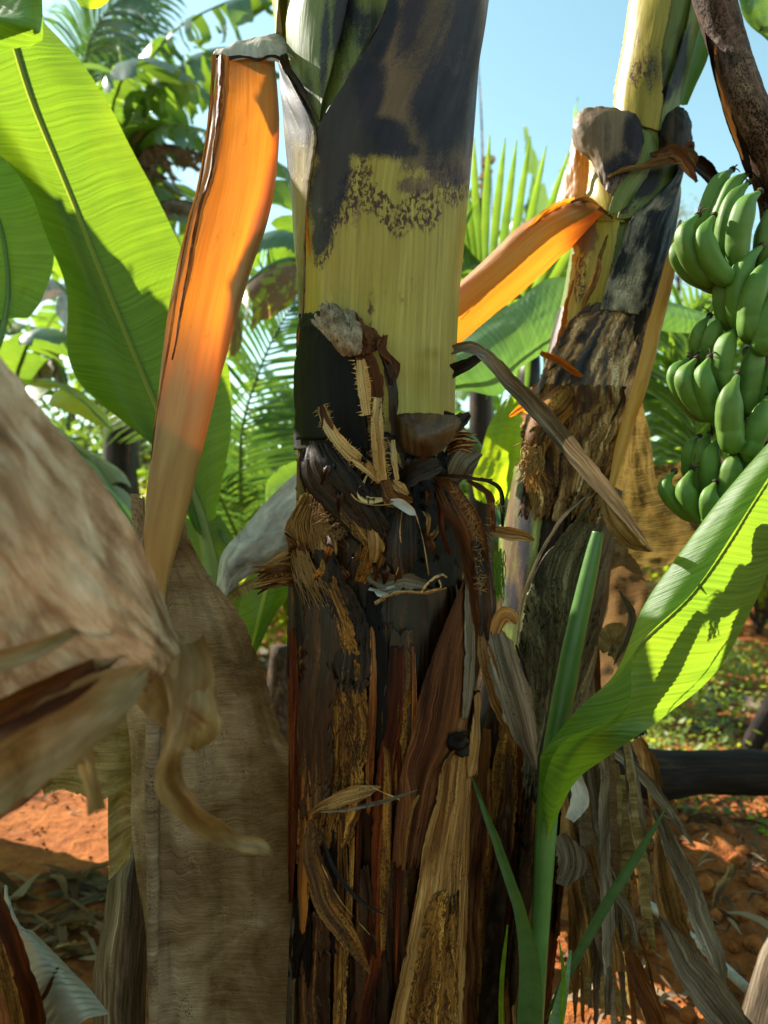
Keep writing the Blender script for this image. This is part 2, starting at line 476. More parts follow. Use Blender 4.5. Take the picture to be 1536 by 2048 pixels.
# ---------------- orange petiole: wet dead skin that glows where the sun comes through
def petiole_mat(name, c1, c2, tr, tw):
    s = NT(name)
    uv = s.uv()
    fn = s.noise(s.vmul(uv, (200.0, 3.0, 1.0)), 1.0, 4.0, 0.6)
    wide = s.noise(s.vmul(uv, (28.0, 2.0, 1.0)), 1.0, 4.0, 0.6)
    iso = s.noise(s.vmul(uv, (1, .5, 1)), 50.0, 4.0, 0.6)
    dots = s.sstep(s.noise(s.vmul(uv, (1, .6, 1)), 230.0, 2.0, 0.7), 0.72, 0.77)
    col = s.mix(s.lstep(wide, 0.3, 0.7), c1, c2)
    fm = s.lstep(fn, 0.25, 0.75, 0.82, 1.12)
    cc = s.n('CombineColor', Red=fm, Green=fm, Blue=fm)
    col = s.mix(1.0, col, cc, 'MULTIPLY')
    col = s.mix(s.math('MULTIPLY', dots, 0.8), col, (0.03, 0.012, 0.006))
    blot = s.sstep(s.noise(s.vmul(uv, (1.0, 0.25, 1.0)), 60.0, 6.0, 0.75), 0.60, 0.70)
    col = s.mix(s.math('MULTIPLY', blot, 0.55), col, (0.09, 0.035, 0.014))
    tc = s.mix(s.lstep(wide, 0.3, 0.75), (tr[0] * 0.85, tr[1] * 0.7, tr[2]), (tr[0], tr[1] * 1.25, tr[2] * 1.6))
    tc = s.mix(1.0, tc, cc, 'MULTIPLY')
    tc = s.mix(s.math('MULTIPLY', dots, 0.6), tc, (0.15, 0.03, 0.003))
    tc = s.mix(s.math('MULTIPLY', blot, 0.45), tc, (0.5, 0.08, 0.004))
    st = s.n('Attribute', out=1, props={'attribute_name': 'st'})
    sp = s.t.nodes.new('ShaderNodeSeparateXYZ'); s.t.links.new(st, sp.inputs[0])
    glow_fade = s.sstep(s.math('ADD', sp.outputs[0], s.math('MULTIPLY', s.math('SUBTRACT', wide, 0.5), 0.8)), 0.15, 1.0)   # thicker wall and painted glow fade: less light comes through, browner skin
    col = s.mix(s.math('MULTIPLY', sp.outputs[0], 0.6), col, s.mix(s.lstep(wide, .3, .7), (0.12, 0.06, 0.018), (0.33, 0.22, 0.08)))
    tc = s.mix(glow_fade, tc, (0.55, 0.06, 0.004))
    b = s.bump(fn, 0.4, 0.0006)
    b = s.bump(wide, 0.5, 0.004, b)
    return s.finish(col, s.lstep(iso, 0.3, 0.7, 0.30, 0.45), b, 0.45, tc, s.math('MULTIPLY', tw, s.math('SUBTRACT', 1.0, s.math('MULTIPLY', glow_fade, 0.88))))
M['flame_dry'] = dry_mat('amber_wet_sheath', [(0.03, 0.008, 0.002), (0.16, 0.05, 0.008), (0.36, 0.15, 0.025), (0.5, 0.28, 0.06)], speck=.5, rough=.35, spec=.4)
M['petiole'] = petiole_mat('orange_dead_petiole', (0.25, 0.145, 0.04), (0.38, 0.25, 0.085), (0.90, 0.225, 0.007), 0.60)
M['yellow_orange'] = petiole_mat('painted_glow_strip', (0.50, 0.24, 0.03), (0.68, 0.36, 0.06), (0.95, 0.40, 0.02), 0.3)  # strip's glow in sunlight is put into the base colour
M['orange'] = petiole_mat('orange_yellow_petiole', (0.36, 0.17, 0.05), (0.50, 0.27, 0.09), (0.92, 0.27, 0.012), 0.45)
M['dead_blade'] = dry_mat('dead_leaf_blade', [(0.07, 0.042, 0.024), (0.17, 0.115, 0.07), (0.31, 0.235, 0.16), (0.50, 0.42, 0.32)], fib=520, fl=34, patch=(8, 6), speck=0.3, fibamt=0.32, rough=0.62, trans=(0.36, 0.19, 0.07), tw=0.22, across=True, bump=0.00035, speckc=(0.03, 0.015, 0.01))
M['near_dead'] = dry_mat('mottled_dead_leaf', [(0.10, 0.058, 0.028), (0.20, 0.135, 0.078), (0.34, 0.265, 0.185), (0.44, 0.375, 0.29)], pos=[.15, .4, .6, .85], fib=30, fl=120, patch=(15, 20), speck=0, fibamt=0.12, rough=0.6, trans=(0.30, 0.19, 0.11), tw=0.10, bump=0.0012)
M['near_tail'] = dry_mat('tan_dead_leaf_tail', [(0.08, 0.045, 0.015), (0.17, 0.11, 0.045), (0.29, 0.21, 0.12), (0.40, 0.33, 0.24)], fib=90, fl=8, patch=(20, 9), speck=0, fibamt=0.25, rough=0.6, trans=(0.4, 0.25, 0.08), tw=0.2, bump=0.0006)
M['olive_dead'] = dry_mat('olive_mottled_dead_leaf', [(0.09, 0.065, 0.025), (0.19, 0.14, 0.055), (0.32, 0.25, 0.13), (0.44, 0.36, 0.22)], fib=150, fl=8, patch=(30, 12), speck=0.2, fibamt=0.5, rough=0.6, trans=(0.40, 0.28, 0.07), tw=0.3, across=True)
M['tan_leaf'] = dry_mat('tan_translucent_dead_leaf', [(0.05, 0.028, 0.010), (0.11, 0.07, 0.028), (0.17, 0.125, 0.05), (0.26, 0.19, 0.08)], fib=300, fl=22, patch=(16, 9), speck=0.35, fibamt=0.3, rough=0.6, trans=(0.26, 0.165, 0.04), tw=0.35, across=True)
M['white_dead'] = dry_mat('bleached_dead_leaf', [(0.20, 0.18, 0.155), (0.34, 0.32, 0.285), (0.47, 0.45, 0.41), (0.60, 0.57, 0.53)], fib=60, fl=30, patch=(28, 22), speck=0, fibamt=0.15, rough=0.55, trans=(0.3, 0.28, 0.24), tw=0.15)
M['cap'] = dry_mat('painted_sunlit_fold', [(0.35, 0.30, 0.24), (0.5, 0.46, 0.40), (0.62, 0.58, 0.52), (0.72, 0.69, 0.64)], fib=120, fl=20, speck=0.2, fibamt=0.3, trans=(0.8, 0.72, 0.6), tw=0.5)  # white of the sunlit fold is put into the skin colour
M['green_stem'] = stem_mat('green_stem_skin', (0.11, 0.145, 0.035), (0.20, 0.22, 0.06), trans=(0.4, 0.45, 0.05), tw=0.12)
M['yellow_stem'] = stem_mat('yellow_sheath_skin', (0.36, 0.265, 0.040), (0.47, 0.37, 0.085), trans=(0.62, 0.50, 0.08), tw=0.22)
M['tan_stem'] = stem_mat('tan_sheath_skin', (0.20, 0.145, 0.07), (0.30, 0.22, 0.11), trans=(0.5, 0.35, 0.1), tw=0.1)
M['midrib'] = leaf_mat('yellow_green_midrib', (0.20, 0.25, 0.05), (0.30, 0.34, 0.07), (0.5, 0.5, 0.04), 0.4, rib=3, ribamt=0.0, rough=0.35)
M['pale_stalk'] = leaf_mat('pale_stalk_skin', (0.20, 0.18, 0.12), (0.34, 0.31, 0.23), (0.3, 0.3, 0.15), 0.1, rib=60, ribamt=0.4, rough=0.45)
M['fresh_stem'] = leaf_mat('fresh_green_stalk', (0.06, 0.14, 0.03), (0.10, 0.20, 0.05), (0.2, 0.4, 0.03), 0.15, rib=3, ribamt=0.0, rough=0.35)
M['cup'] = dry_mat('glossy_brown_sheath', [(0.03, 0.014, 0.005), (0.07, 0.035, 0.013), (0.13, 0.075, 0.03), (0.2, 0.13, 0.05)], fib=120, speck=0.3, fibamt=0.5, rough=0.48, spec=0.35, bump=0.0008, coat=0.0)

def banana_mat():
    s = NT('green_banana_skin')
    uv = s.uv()
    big = s.noise(uv, 30.0, 3.0)
    fine = s.noise(s.vmul(uv, (1, .4, 1)), 300.0, 3.0)
    r = s.n('ObjectInfo', out=5)
    col = s.mix(s.lstep(big, 0.3, 0.7), (0.07, 0.14, 0.020), (0.12, 0.20, 0.032))
    col = s.mix(s.math('MULTIPLY', r, 0.5), col, (0.10, 0.22, 0.035))
    col = s.mix(s.math('MULTIPLY', s.sstep(fine, 0.72, 0.78), 0.35), col, (0.12, 0.12, 0.05))
    b = s.bump(big, 0.25, 0.004)
    nd = s.finish(col, s.lstep(fine, .3, .7, 0.45, 0.6), b, 0.3)
    for n_ in s.t.nodes:
        if n_.type == 'BSDF_PRINCIPLED':
            n_.inputs['Subsurface Weight'].default_value = 0.15
            n_.inputs['Subsurface Radius'].default_value = (0.006, 0.012, 0.003)
            n_.inputs['Subsurface Scale'].default_value = 1.0
    return nd
M['banana'] = banana_mat()

def soil_mat():
    s = NT('red_orange_soil')
    g = s.n('TexCoord', out=3)
    a = s.noise(g, 2.2, 6.0, 0.62)
    b_ = s.noise(g, 22.0, 5.0, 0.65)
    c = s.noise(g, 130.0, 3.0, 0.7)
    col = s.ramp(s.math('ADD', s.math('MULTIPLY', a, 0.5), s.math('MULTIPLY', b_, 0.5)), [(0.10, 0.030, 0.010), (0.22, 0.065, 0.016), (0.34, 0.11, 0.026), (0.42, 0.18, 0.06)], [0.3, 0.45, 0.58, 0.75])
    lit = s.sstep(c, 0.66, 0.72)
    col = s.mix(s.math('MULTIPLY', lit, 0.5), col, (0.40, 0.30, 0.20))
    col = s.mix(s.math('MULTIPLY', s.sstep(c, 0.36, 0.30), 0.6), col, (0.07, 0.03, 0.015))
    n_ = s.bump(c, 0.7, 0.006)
    n_ = s.bump(b_, 0.8, 0.03, n_)
    return s.finish(col, 0.9, n_, 0.15)
M['soil'] = soil_mat()

def foliage_mat(name, cols, trans, tw=0.45):
    s = NT(name)
    r = s.n('NewGeometry', out=8)
    col = s.ramp(r, cols)
    b = s.noise(s.uv(), 40.0, 2.0)
    col = s.mix(s.math('MULTIPLY', b, 0.4), col, tuple(c * 0.5 for c in cols[0]))
    return s.finish(col, 0.45 if tw > .2 else .8, None, 0.4 if tw > .2 else .08, s.mix(r, trans, (trans[0] * 1.5, trans[1] * 1.1, trans[2])), tw)
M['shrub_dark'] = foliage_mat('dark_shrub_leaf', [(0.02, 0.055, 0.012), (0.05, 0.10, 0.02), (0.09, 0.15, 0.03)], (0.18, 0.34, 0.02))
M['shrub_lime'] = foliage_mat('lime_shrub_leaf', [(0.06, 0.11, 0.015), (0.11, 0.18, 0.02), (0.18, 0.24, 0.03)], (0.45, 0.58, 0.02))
M['weed'] = foliage_mat('weed_leaf', [(0.06, 0.13, 0.02), (0.12, 0.2, 0.03), (0.2, 0.28, 0.05)], (0.35, 0.5, 0.04))
M['feather'] = foliage_mat('feathery_leaf', [(0.07, 0.10, 0.05), (0.12, 0.15, 0.07), (0.16, 0.18, 0.08)], (0.25, 0.3, 0.08))
M['litter'] = foliage_mat('litter_scraps', [(0.06, 0.032, 0.015), (0.17, 0.10, 0.05), (0.36, 0.26, 0.16)], (0.3, 0.2, 0.1), 0.15)
M['bark'] = dry_mat('rough_bark', [(0.03, 0.02, 0.015), (0.08, 0.055, 0.04), (0.16, 0.115, 0.085), (0.26, 0.2, 0.15)], fib=90, fl=20, patch=(50, 30), speck=0.6, rough=0.75, bump=0.003)
M['peduncle'] = dry_mat('bunch_stalk_skin', [(0.07, 0.04, 0.035), (0.14, 0.085, 0.065), (0.22, 0.14, 0.10), (0.34, 0.24, 0.17)], fib=80, fl=14, patch=(60, 40), speck=1.0, rough=0.6, bump=0.002)
M['log'] = dry_mat('dark_fallen_stem', [(0.012, 0.010, 0.010), (0.03, 0.022, 0.02), (0.06, 0.042, 0.034), (0.13, 0.09, 0.06)], fib=160, fl=3, speck=0.3, rough=0.8, spec=0.15)

# ------------------------------------------------------------------ generic builders
def patch(name, ctrl, mat, parent=None, nu=40, nv=60, rip=None, jag=(0, 0, 0, 0), jf=(30, 30), seed=1, thick=0, skew=0, uvmid=None, stain=None, mb=None, ribs=None, jp=1.6):
    """smooth sheet through a grid of control points. jag = ragged inset of left, right, top, bottom edge"""
    ctrl = np.asarray(ctrl, float)
    u = np.linspace(0, 1, nu); v = np.linspace(0, 1, nv)
    U, V = np.meshgrid(u, v)
    def jn(t, f, s_): return np.abs(n1(t * f, seed + s_, 4)) ** jp * 2.2
    jl, jr = jag[0] * jn(v, jf[0], 1), jag[1] * jn(v, jf[0], 2)
    jt, jb = jag[2] * jn(u, jf[1], 3), jag[3] * jn(u, jf[1], 4)
    U2 = jl[:, None] + U * (1 - jl - jr)[:, None]
    V2 = jt[None] + V * (1 - jt - jb)[None]
    X = surf(ctrl, U2, V2)
    N = gnormal(X)
    for r in (rip or []):          # (amp, freq_u, freq_v, edge) in metres / cycles over the sheet
        amp, fu, fv = r[:3]
        q = fbm(np.stack([U2 * fu, V2 * fv, U2 * 0 + seed * 3.1], -1), seed + 9, 3)
        if len(r) > 3 and r[3]:
            q = q * (np.abs(U2 - 0.5) * 2) ** 2
        X = X + N * (q * amp)[..., None]
    du = np.concatenate([np.zeros((nv, 1)), np.cumsum(np.linalg.norm(np.diff(X, axis=1), axis=-1), 1)], 1)
    k = int((uvmid if uvmid is not None else 0.5) * (nu - 1))
    du = du - du[:, k:k + 1]
    dv = np.concatenate([[0], np.cumsum(np.linalg.norm(np.diff(X, axis=0), axis=-1).mean(1))])
    uv = np.stack([du, np.repeat(dv[:, None], nu, 1)], -1)
    if ribs:                        # real ribs of the blade: (amp, spacing)
        N = gnormal(X)
        ph = (uv[..., 1] - 0.25 * np.abs(uv[..., 0])) / ribs[1] * 2 * math.pi
        ph = ph + fbm(np.stack([U * 2, V * 14, U * 0], -1), seed + 5, 2) * 2.5
        amp = ribs[0] * (0.6 + 0.8 * vnoise(np.stack([U * 3, V * 20, U * 0], -1), seed)) * np.minimum(1, np.abs(uv[..., 0]) / 0.02) * np.clip(np.minimum(U, 1 - U) / .10, 0, 1)
        if len(ribs) > 2: amp = amp * np.clip((U - ribs[2]) / .12, 0.12, 1)
        X = X + N * (np.sin(ph) * amp)[..., None]
    st = None
    if stain is not None:
        px = X[..., 0] / X[..., 1] * F + 768; py = 1024 - (X[..., 2] - CAMZ) / X[..., 1] * F
        st = stain(px, py)
    if mb is not None:
        mb.grid(X, uv, st)
        return mb
    return MB().grid(X, uv, st).build(name, mat, parent, thick)

def blobs(spec):
    """spec: dict channel -> list of (cx, cy, rx, ry, rot_deg, strength)"""
    def f(px, py):
        st = np.zeros(px.shape + (3,))
        for ch, lst in spec.items():
            k = 'rgb'.index(ch)
            for cx, cy, rx, ry, ro, sg in lst:
                a = math.radians(ro); dx, dy = px - cx, py - cy
                x = (dx * math.cos(a) + dy * math.sin(a)) / rx
                y = (-dx * math.sin(a) + dy * math.cos(a)) / ry
                r = np.sqrt(x * x + y * y)
                st[..., k] = np.maximum(st[..., k], sg * np.clip(1.5 - r, 0, 1))
        return st
    return f

def ribbon(name, pts, wid, mat, parent=None, twist=(0,), curl=0.3, n=None, m=9, jag=0.25, rip=0.003, seed=1, thick=0, mb=None, world=False, end=0.0, face=(0, -1, 0)):
    """dry strap / strand along a path; wid in metres, twist in degrees, curl = sag of the cross-section"""
    p = np.array(pts, float) if world else np.array([P(*q) for q in pts])
    ln = np.linalg.norm(np.diff(p, axis=0), axis=1).sum()
    n = n or int(np.clip(ln / 0.006, 12, 120))
    t = np.linspace(0, 1, n)
    C = curve(p, t)
    w = np.maximum(curve(np.array(wid, float), t)[:, 0], 1e-4)
    tw = np.radians(curve(np.array(twist, float) if len(twist) > 1 else np.array([twist[0]] * 2, float), t)[:, 0])
    T = unit(np.gradient(C, axis=0))
    ref = np.array(face, float)
    S = unit(np.cross(T, ref)); B = np.cross(S, T)
    S2 = S * np.cos(tw)[:, None] + B * np.sin(tw)[:, None]
    B2 = -S * np.sin(tw)[:, None] + B * np.cos(tw)[:, None]
    u = np.linspace(-1, 1, m)
    jl = 1 - jag * np.abs(n1(t * ln * 60, seed, 4)) * 2
    jr = 1 - jag * np.abs(n1(t * ln * 60, seed + 5, 4)) * 2
    uu = np.where(u[None] < 0, u[None] * jl[:, None], u[None] * jr[:, None])
    X = C[:, None] + S2[:, None] * (uu * w[:, None] / 2)[..., None] + B2[:, None] * (curl * (uu ** 2 - .4) * w[:, None] / 2)[..., None]
    if rip:
        q = fbm(np.stack([uu * 2.5, np.repeat((t * ln * 25)[:, None], m, 1), uu * 0 + seed], -1), seed, 3)
        X = X + B2[:, None] * (q * rip)[..., None]
        q = n1(t * ln * 12, seed + 3, 2)
        X = X + S2[:, None] * (q * rip * 1.2)[:, None, None]
    if mb is not None:
        mb.grid(X); return mb
    return MB().grid(X).build(name, mat, parent, thick)

class Stem:
    """slightly bent round stem described by its outline in the picture at its real distance"""
    def __init__(s, D, tbl):
        s.D = D
        tb = np.array(tbl, float)
        t = np.linspace(0, 1, 200)
        s.c = curve(tb, t)
    def at(s, py):
        return np.interp(py, s.c[:, 0], s.c[:, 1]), np.interp(py, s.c[:, 0], s.c[:, 2])
    def ang(s, px, py):
        cx, hw = s.at(py)
        k = (px - cx) / hw
        if abs(k) <= 1: return math.asin(k)
        return math.copysign(math.pi / 2 + (abs(k) - 1) * 1.6, k)
    def pt(s, px, py, off=0.0):
        cx, hw = s.at(py)
        a = s.ang(px, py)
        R = hw / F * s.D / math.sqrt(1 + (hw / F) ** 2)
        c = P(cx, py, s.D)
        # point on the ring seen at this picture height
        y = s.D - (R + off) * math.cos(a)
        x = c[0] + (R + off) * math.sin(a)
        return np.array([x, y, CAMZ - (py - 1024) / F * y])
    def full(s, name, mat, parent, y0, y1, off=0.0, seg=64, n=160, wob=0.003, seed=3, stain=None, ribs=0.0):
        pys = np.linspace(y0, y1, n)
        a = np.linspace(0, 2 * math.pi, seg, endpoint=False)
        V = []
        for py in pys:
            cx, hw = s.at(py)
            R = hw / F * s.D / math.sqrt(1 + (hw / F) ** 2) + off
            c = P(cx, py, s.D)
            V.append(np.stack([c[0] + R * np.sin(a), s.D - R * np.cos(a), np.full(seg, c[2])], -1))
        V = np.array(V)
        ax = V.mean(1, keepdims=True); rad = unit(V - ax)
        q = fbm(np.stack([np.repeat(np.sin(a)[None] * 4, n, 0), np.repeat(np.cos(a)[None] * 4, n, 0), V[..., 2] * 4], -1), seed)
        V = V + rad * (q * wob)[..., None]
        if ribs:
            q = np.abs(fbm(np.stack([np.repeat(np.sin(a)[None] * 11, n, 0), np.repeat(np.cos(a)[None] * 11, n, 0), V[..., 2] * 2], -1), seed + 4))
            V = V - rad * (q * ribs)[..., None]
        st = None
        if stain is not None:
            px = V[..., 0] / V[..., 1] * F + 768; py_ = 1024 - (V[..., 2] - CAMZ) / V[..., 1] * F
            st = stain(px, py_)
        Rm = 0.12 if s.D < 1.4 else 0.09
        uv = np.stack([np.repeat(a[None] * Rm, n, 0), -V[..., 2]], -1)
        return MB().grid(V, uv, st, closed=True).build(name, mat, parent)
    def sheath(s, name, rows, off, mat, parent, lift=(0, 0), nu=None, nv=None, jag=(0.05, 0.05, 0.02, 0.02), rip=0.0015, seed=1, thick=0.0015, stain=None, cols=9, bulge=0.0, ribs=None, jf=(40, 40), folds=0.0):
        """rows: (pxL, pyL, pxR, pyR[, extra offset L, extra offset R])"""
        g = []
        for r in rows:
            eL, eR = (r[4], r[5]) if len(r) > 4 else (0, 0)
            line = []
            for k in range(cols):
                t = k / (cols - 1)
                px, py = r[0] + (r[2] - r[0]) * t, r[1] + (r[3] - r[1]) * t
                o = off + (lift[0] + eL) * (1 - t) ** 3 + (lift[1] + eR) * t ** 3 + bulge * math.sin(math.pi * t)
                line.append(s.pt(px, py, o))
            g.append(line)
        g = np.array(g)
        hgt = np.linalg.norm(g[-1].mean(0) - g[0].mean(0)); w = np.linalg.norm(g[len(g) // 2, -1] - g[len(g) // 2, 0])
        nv = nv or int(np.clip(hgt / 0.0045, 14, 160)); nu = nu or int(np.clip(w / 0.004, 10, 70))
        rp = [(rip, 3, 5)]
        if folds: rp.append((folds, max(3, w / 0.012), max(1.0, hgt / 0.12)))
        return patch(name, g, mat, parent, nu, nv, rip=rp, jag=jag, jf=(max(4, hgt / 0.012), max(3, w / 0.008)), seed=seed, thick=thick, stain=stain)

def banana_blade(mb, mid, W, seed=1, tears=8, droop=0.3, fold=0.3, gap=0.06, nseg=5, side=(1, -1), prof=None, rag=0.1, missing=0.0, hang=0.0):
    """leaf blade either side of a midrib curve (world points), split into torn segments"""
    r = np.random.default_rng(seed)
    mid = np.asarray(mid, float)
    def wf(t):
        return W * np.clip(np.sin(np.pi * np.clip(t, 0.001, 0.999) ** 0.75), 0, 1) ** 0.55 if prof is None else W * curve(np.array(prof, float), t)[..., 0]
    for sg in side:
        cuts = np.sort(np.concatenate([[0, 1], r.uniform(0.03, 0.97, tears)]))
        for a, b in zip(cuts[:-1], cuts[1:]):
            if b - a < 0.008 or r.random() < missing: continue
            nv = max(3, int((b - a) * 40) + 2)
            u = np.linspace(0, 1, nseg)
            v = np.linspace(0, 1, nv)
            g0 = min(gap * r.uniform(0.1, 1.0) * (b - a) * 4, (b - a) * 0.35)
            U, V = np.meshgrid(u, v)
            tt = a + (g0 * U) + V * (b - a - 2 * g0 * U)
            C = curve(mid, tt)
            T = unit(curve(mid, np.minimum(tt + 0.02, 1)) - curve(mid, np.maximum(tt - 0.02, 0)))
            S = unit(np.cross(T, np.array([0.001, 0.0, 1.0]))) * sg
            Nn = np.cross(S, T) * sg
            dr = droop * r.uniform(0.5, 1.6) + hang
            fo = fold + r.uniform(-.15, .15)
            w = wf(tt)
            ang = fo - dr * U * 1.6
            # integrate bent cross-section
            du = w / (nseg - 1)
            ca, sa = np.cos(ang), np.sin(ang)
            hx = np.concatenate([np.zeros((nv, 1)), np.cumsum((ca * du)[:, 1:], 1)], 1)
            hz = np.concatenate([np.zeros((nv, 1)), np.cumsum((sa * du)[:, 1:], 1)], 1)
            X = C + S * hx[..., None] + np.array([0, 0, 1.0]) * hz[..., None] + Nn * 0
            X = X + T * (U ** 1.2 * w * 0.25)[..., None]
            X = X + fbm(X * 9 + seed, seed, 2)[..., None] * np.array([0.02, 0.02, 0.03]) * W * 2
            if rag: X[:, -1] += (X[:, -1] - X[:, -2]) * (r.uniform(-1, 0.3, nv) * rag * 3)[:, None]
            vl = np.linalg.norm(mid[-1] - mid[0])
            mb.grid(X, np.stack([U * w * sg, tt * vl], -1))
    return mb

def palm_frond(mb, mid, Lf, seed=1, n=40, w=0.03, droop=0.5, up=0.2, sweep=0.6, prof=None, seg=6, planar=None, jit=0.08):
    r = np.random.default_rng(seed)
    mid = np.asarray(mid, float)
    out = []
    for k in range(n):
        t = 0.06 + 0.93 * k / (n - 1)
        for sg in (1, -1):
            t_ = np.clip(t + r.uniform(-.004, .004), 0, 1)
            C = curve(mid, t_)
            T = unit(curve(mid, min(t_ + .02, 1)) - curve(mid, max(t_ - .02, 0)))
            pl = np.array([0.001, 0, 1.0]) if planar is None else np.array(planar, float)
            S = unit(np.cross(T, pl)) * sg
            Up = np.cross(S, T) * sg
            l = Lf * (math.sin(math.pi * (0.12 + 0.80 * t)) ** 0.7) * r.uniform(0.9, 1.08)
            sw = sweep + r.uniform(-jit, jit) + 0.5 * t
            d = unit(S * math.cos(sw) + T * math.sin(sw) + Up * (up + r.uniform(-jit, jit)))
            s_ = np.linspace(0, 1, seg)
            pos = C + d * (s_ * l)[:, None] + np.array([0, 0, -1.0]) * (droop * r.uniform(.7, 1.3) * l * s_ ** 2.2)[:, None]
            tn = unit(np.gradient(pos, axis=0))
            wd = unit(np.cross(tn, Up))
            ww = w * np.clip(np.sin(np.pi * (0.12 + 0.88 * s_)), 0.03, 1) ** 0.8 / 2
            Nn = np.cross(wd, tn)
            X = np.stack([pos - wd * ww[:, None] + Nn * ww[:, None] * .5, pos, pos + wd * ww[:, None] + Nn * ww[:, None] * .5], 1)
            if mb is None: out.append(X)
            else: mb.grid(X)
    return out

def leaf_cloud(mb, c, rad, n, size, seed, asp=0.45, hollow=0.5, droop=0.3):
    """n leaf-sized faces spread through an uneven volume"""
    r = np.random.default_rng(seed)
    d = unit(r.normal(size=(n, 3)))
    rr = (hollow + (1 - hollow) * r.random(n)) * (0.75 + 0.5 * vnoise(d * 2.2 + seed, seed))
    pos = np.array(c) + d * rr[:, None] * np.array(rad)
    pos = pos[pos[:, 2] > 0.02]; n = len(pos); d = d[:n]
    a = unit(r.normal(size=(n, 3)) * [1, 1, 0.6] + d * 0.6 + [0, 0, -droop])
    b = unit(np.cross(a, r.normal(size=(n, 3))))
    s = size * r.uniform(0.6, 1.4, n)[:, None]
    Q = np.stack([pos, pos + a * s * .5 + b * s * asp * .5, pos + a * s, pos + a * s * .5 - b * s * asp * .5], 1)
    mb.quads(Q)

# ------------------------------------------------------------------ GROUND
def gh(x, y):
    x, y = np.asarray(x, float), np.asarray(y, float)
    h = 0.27 * np.exp(-((x - 1.0) / 0.55) ** 2 - ((y - 2.6) / 0.7) ** 2)
    h = h + 0.10 * np.exp(-((x - 3.2) / 1.8) ** 2 - ((y - 5.5) / 1.8) ** 2)
    h = h + 0.05 * fbm(np.stack([x * 0.9, y * 0.9, x * 0], -1), 5, 3) * np.exp(-(y / 25) ** 2)
    return h
tx = np.linspace(-1, 1, 321); ty = np.linspace(0, 1, 321)
gx = np.sign(tx) * (np.abs(tx) * 3.2 + 400 * np.abs(tx) ** 9); gy = -1.2 + ty * 7.5 + 700 * ty ** 10
GX, GY = np.meshgrid(gx, gy)
fineh = 0.035 * fbm(np.stack([GX * 7, GY * 7, GX * 0], -1), 8, 4) * np.exp(-(np.hypot(GX, GY) / 9) ** 2)
cl = np.clip(np.exp(-((GX - 1.3) / 0.9) ** 2 - ((GY - 2.2) / 0.7) ** 2), 0, 1)
fineh += cl * 0.05 * np.maximum(0, fbm(np.stack([GX * 16, GY * 16, GX * 0], -1), 18, 3))
GZ = gh(GX, GY) + fineh
tag(MB().grid(np.stack([GX, GY, GZ], -1)[:, ::-1]).build('ground', M['soil']), kind='structure')

# ------------------------------------------------------------------ BACKGROUND PLANTS
def make_rib(pts, r0, r1, mat, parent, name='midrib', n=24):
    return MB().tube(pts, [r0, (r0 + r1) / 2, r1], 6, n).build(name, mat, parent)

def bg_banana(x, y, h, n, Lf, seed, label, mats, W=0.3, tears=14, stemr=0.11, dead=3, lean=(0, 0), cat='banana plant', group=None, els=(25, 80)):
    r = np.random.default_rng(seed)
    z0 = float(gh(x, y))
    t = thing('banana_plant', (x, y, z0), label, cat, group)
    top = np.array([x + lean[0], y + lean[1], z0 + h])
    MB().tube([(x, y, z0 - .1), (x + lean[0] * .4, y + lean[1] * .4, z0 + h * .5), top], [stemr, stemr * .85, stemr * .55], 14, 20, wob=(6, .02), seed=seed).build('pseudostem', M['mixed'] if dead else M['tan_stem'], t)
    for k in range(n):
        az = k * 2.4 + r.uniform(-.4, .4); el = math.radians(r.uniform(*els))
        l = Lf * r.uniform(.75, 1.1)
        d = np.array([math.cos(az), math.sin(az), 0])
        pts = [top, top + d * l * .22 * math.cos(el) + [0, 0, l * .30 * math.sin(el)],
               top + d * l * .50 * math.cos(el * .9) + [0, 0, l * .50 * math.sin(el)],
               top + d * l * .78 * math.cos(el * .7) + [0, 0, l * (.52 * math.sin(el) - .05)],
               top + d * l * .95 * math.cos(el * .6) + [0, 0, l * (.40 * math.sin(el) - .18)]]
        lf = make_rib(pts, .022, .005, M['fresh_stem'], t, 'leaf')
        m = MB(); banana_blade(m, pts[1:], W * r.uniform(.8, 1.1), seed * 31 + k, tears=tears, droop=r.uniform(.2, .7), fold=.35)
        m.build('blade', M[mats[k % len(mats)]], lf)
    for k in range(dead):
        az = r.uniform(0, 6.28); d = np.array([math.cos(az), math.sin(az), 0])
        l = Lf * .7
        pts = [top - [0, 0, .1], top + d * .25 + [0, 0, -.1], top + d * .42 + [0, 0, -l * .4], top + d * .38 + [0, 0, -l * .8]]
        m = MB(); banana_blade(m, pts, .14, seed * 77 + k, tears=16, droop=1.2, fold=-.6, rag=.3)
        m.build('dead_leaf', M['dry_bg'], t)
    return t

bg_banana(-5.2, 9.0, 2.6, 10, 2.6, 1, 'tall tattered banana plant far back at the left edge', ['bg_leaf', 'bg_leaf', 'leaf_b'], W=.33)
bg_banana(-2.7, 8.0, 2.9, 11, 2.4, 2, 'tall shredded banana plant behind the big glowing leaf', ['bg_leaf', 'leaf_b', 'bg_leaf'], W=.30, tears=22)
bg_banana(-4.0, 13.0, 3.0, 10, 2.8, 3, 'distant banana plant between the two tall left ones', ['bg_leaf', 'lime_leaf'], W=.33)
bg_banana(-0.9, 9.5, 1.9, 9, 2.1, 4, 'banana plant seen between the orange leaf stalk and the main stem', ['leaf_b', 'bg_leaf', 'bg_leaf_brown'], W=.30)
bg_banana(1.6, 10.5, 2.2, 9, 2.2, 5, 'lime green banana plant beyond the palm fan right of the main stem', ['lime_leaf', 'leaf_b', 'bg_leaf'], W=.33)
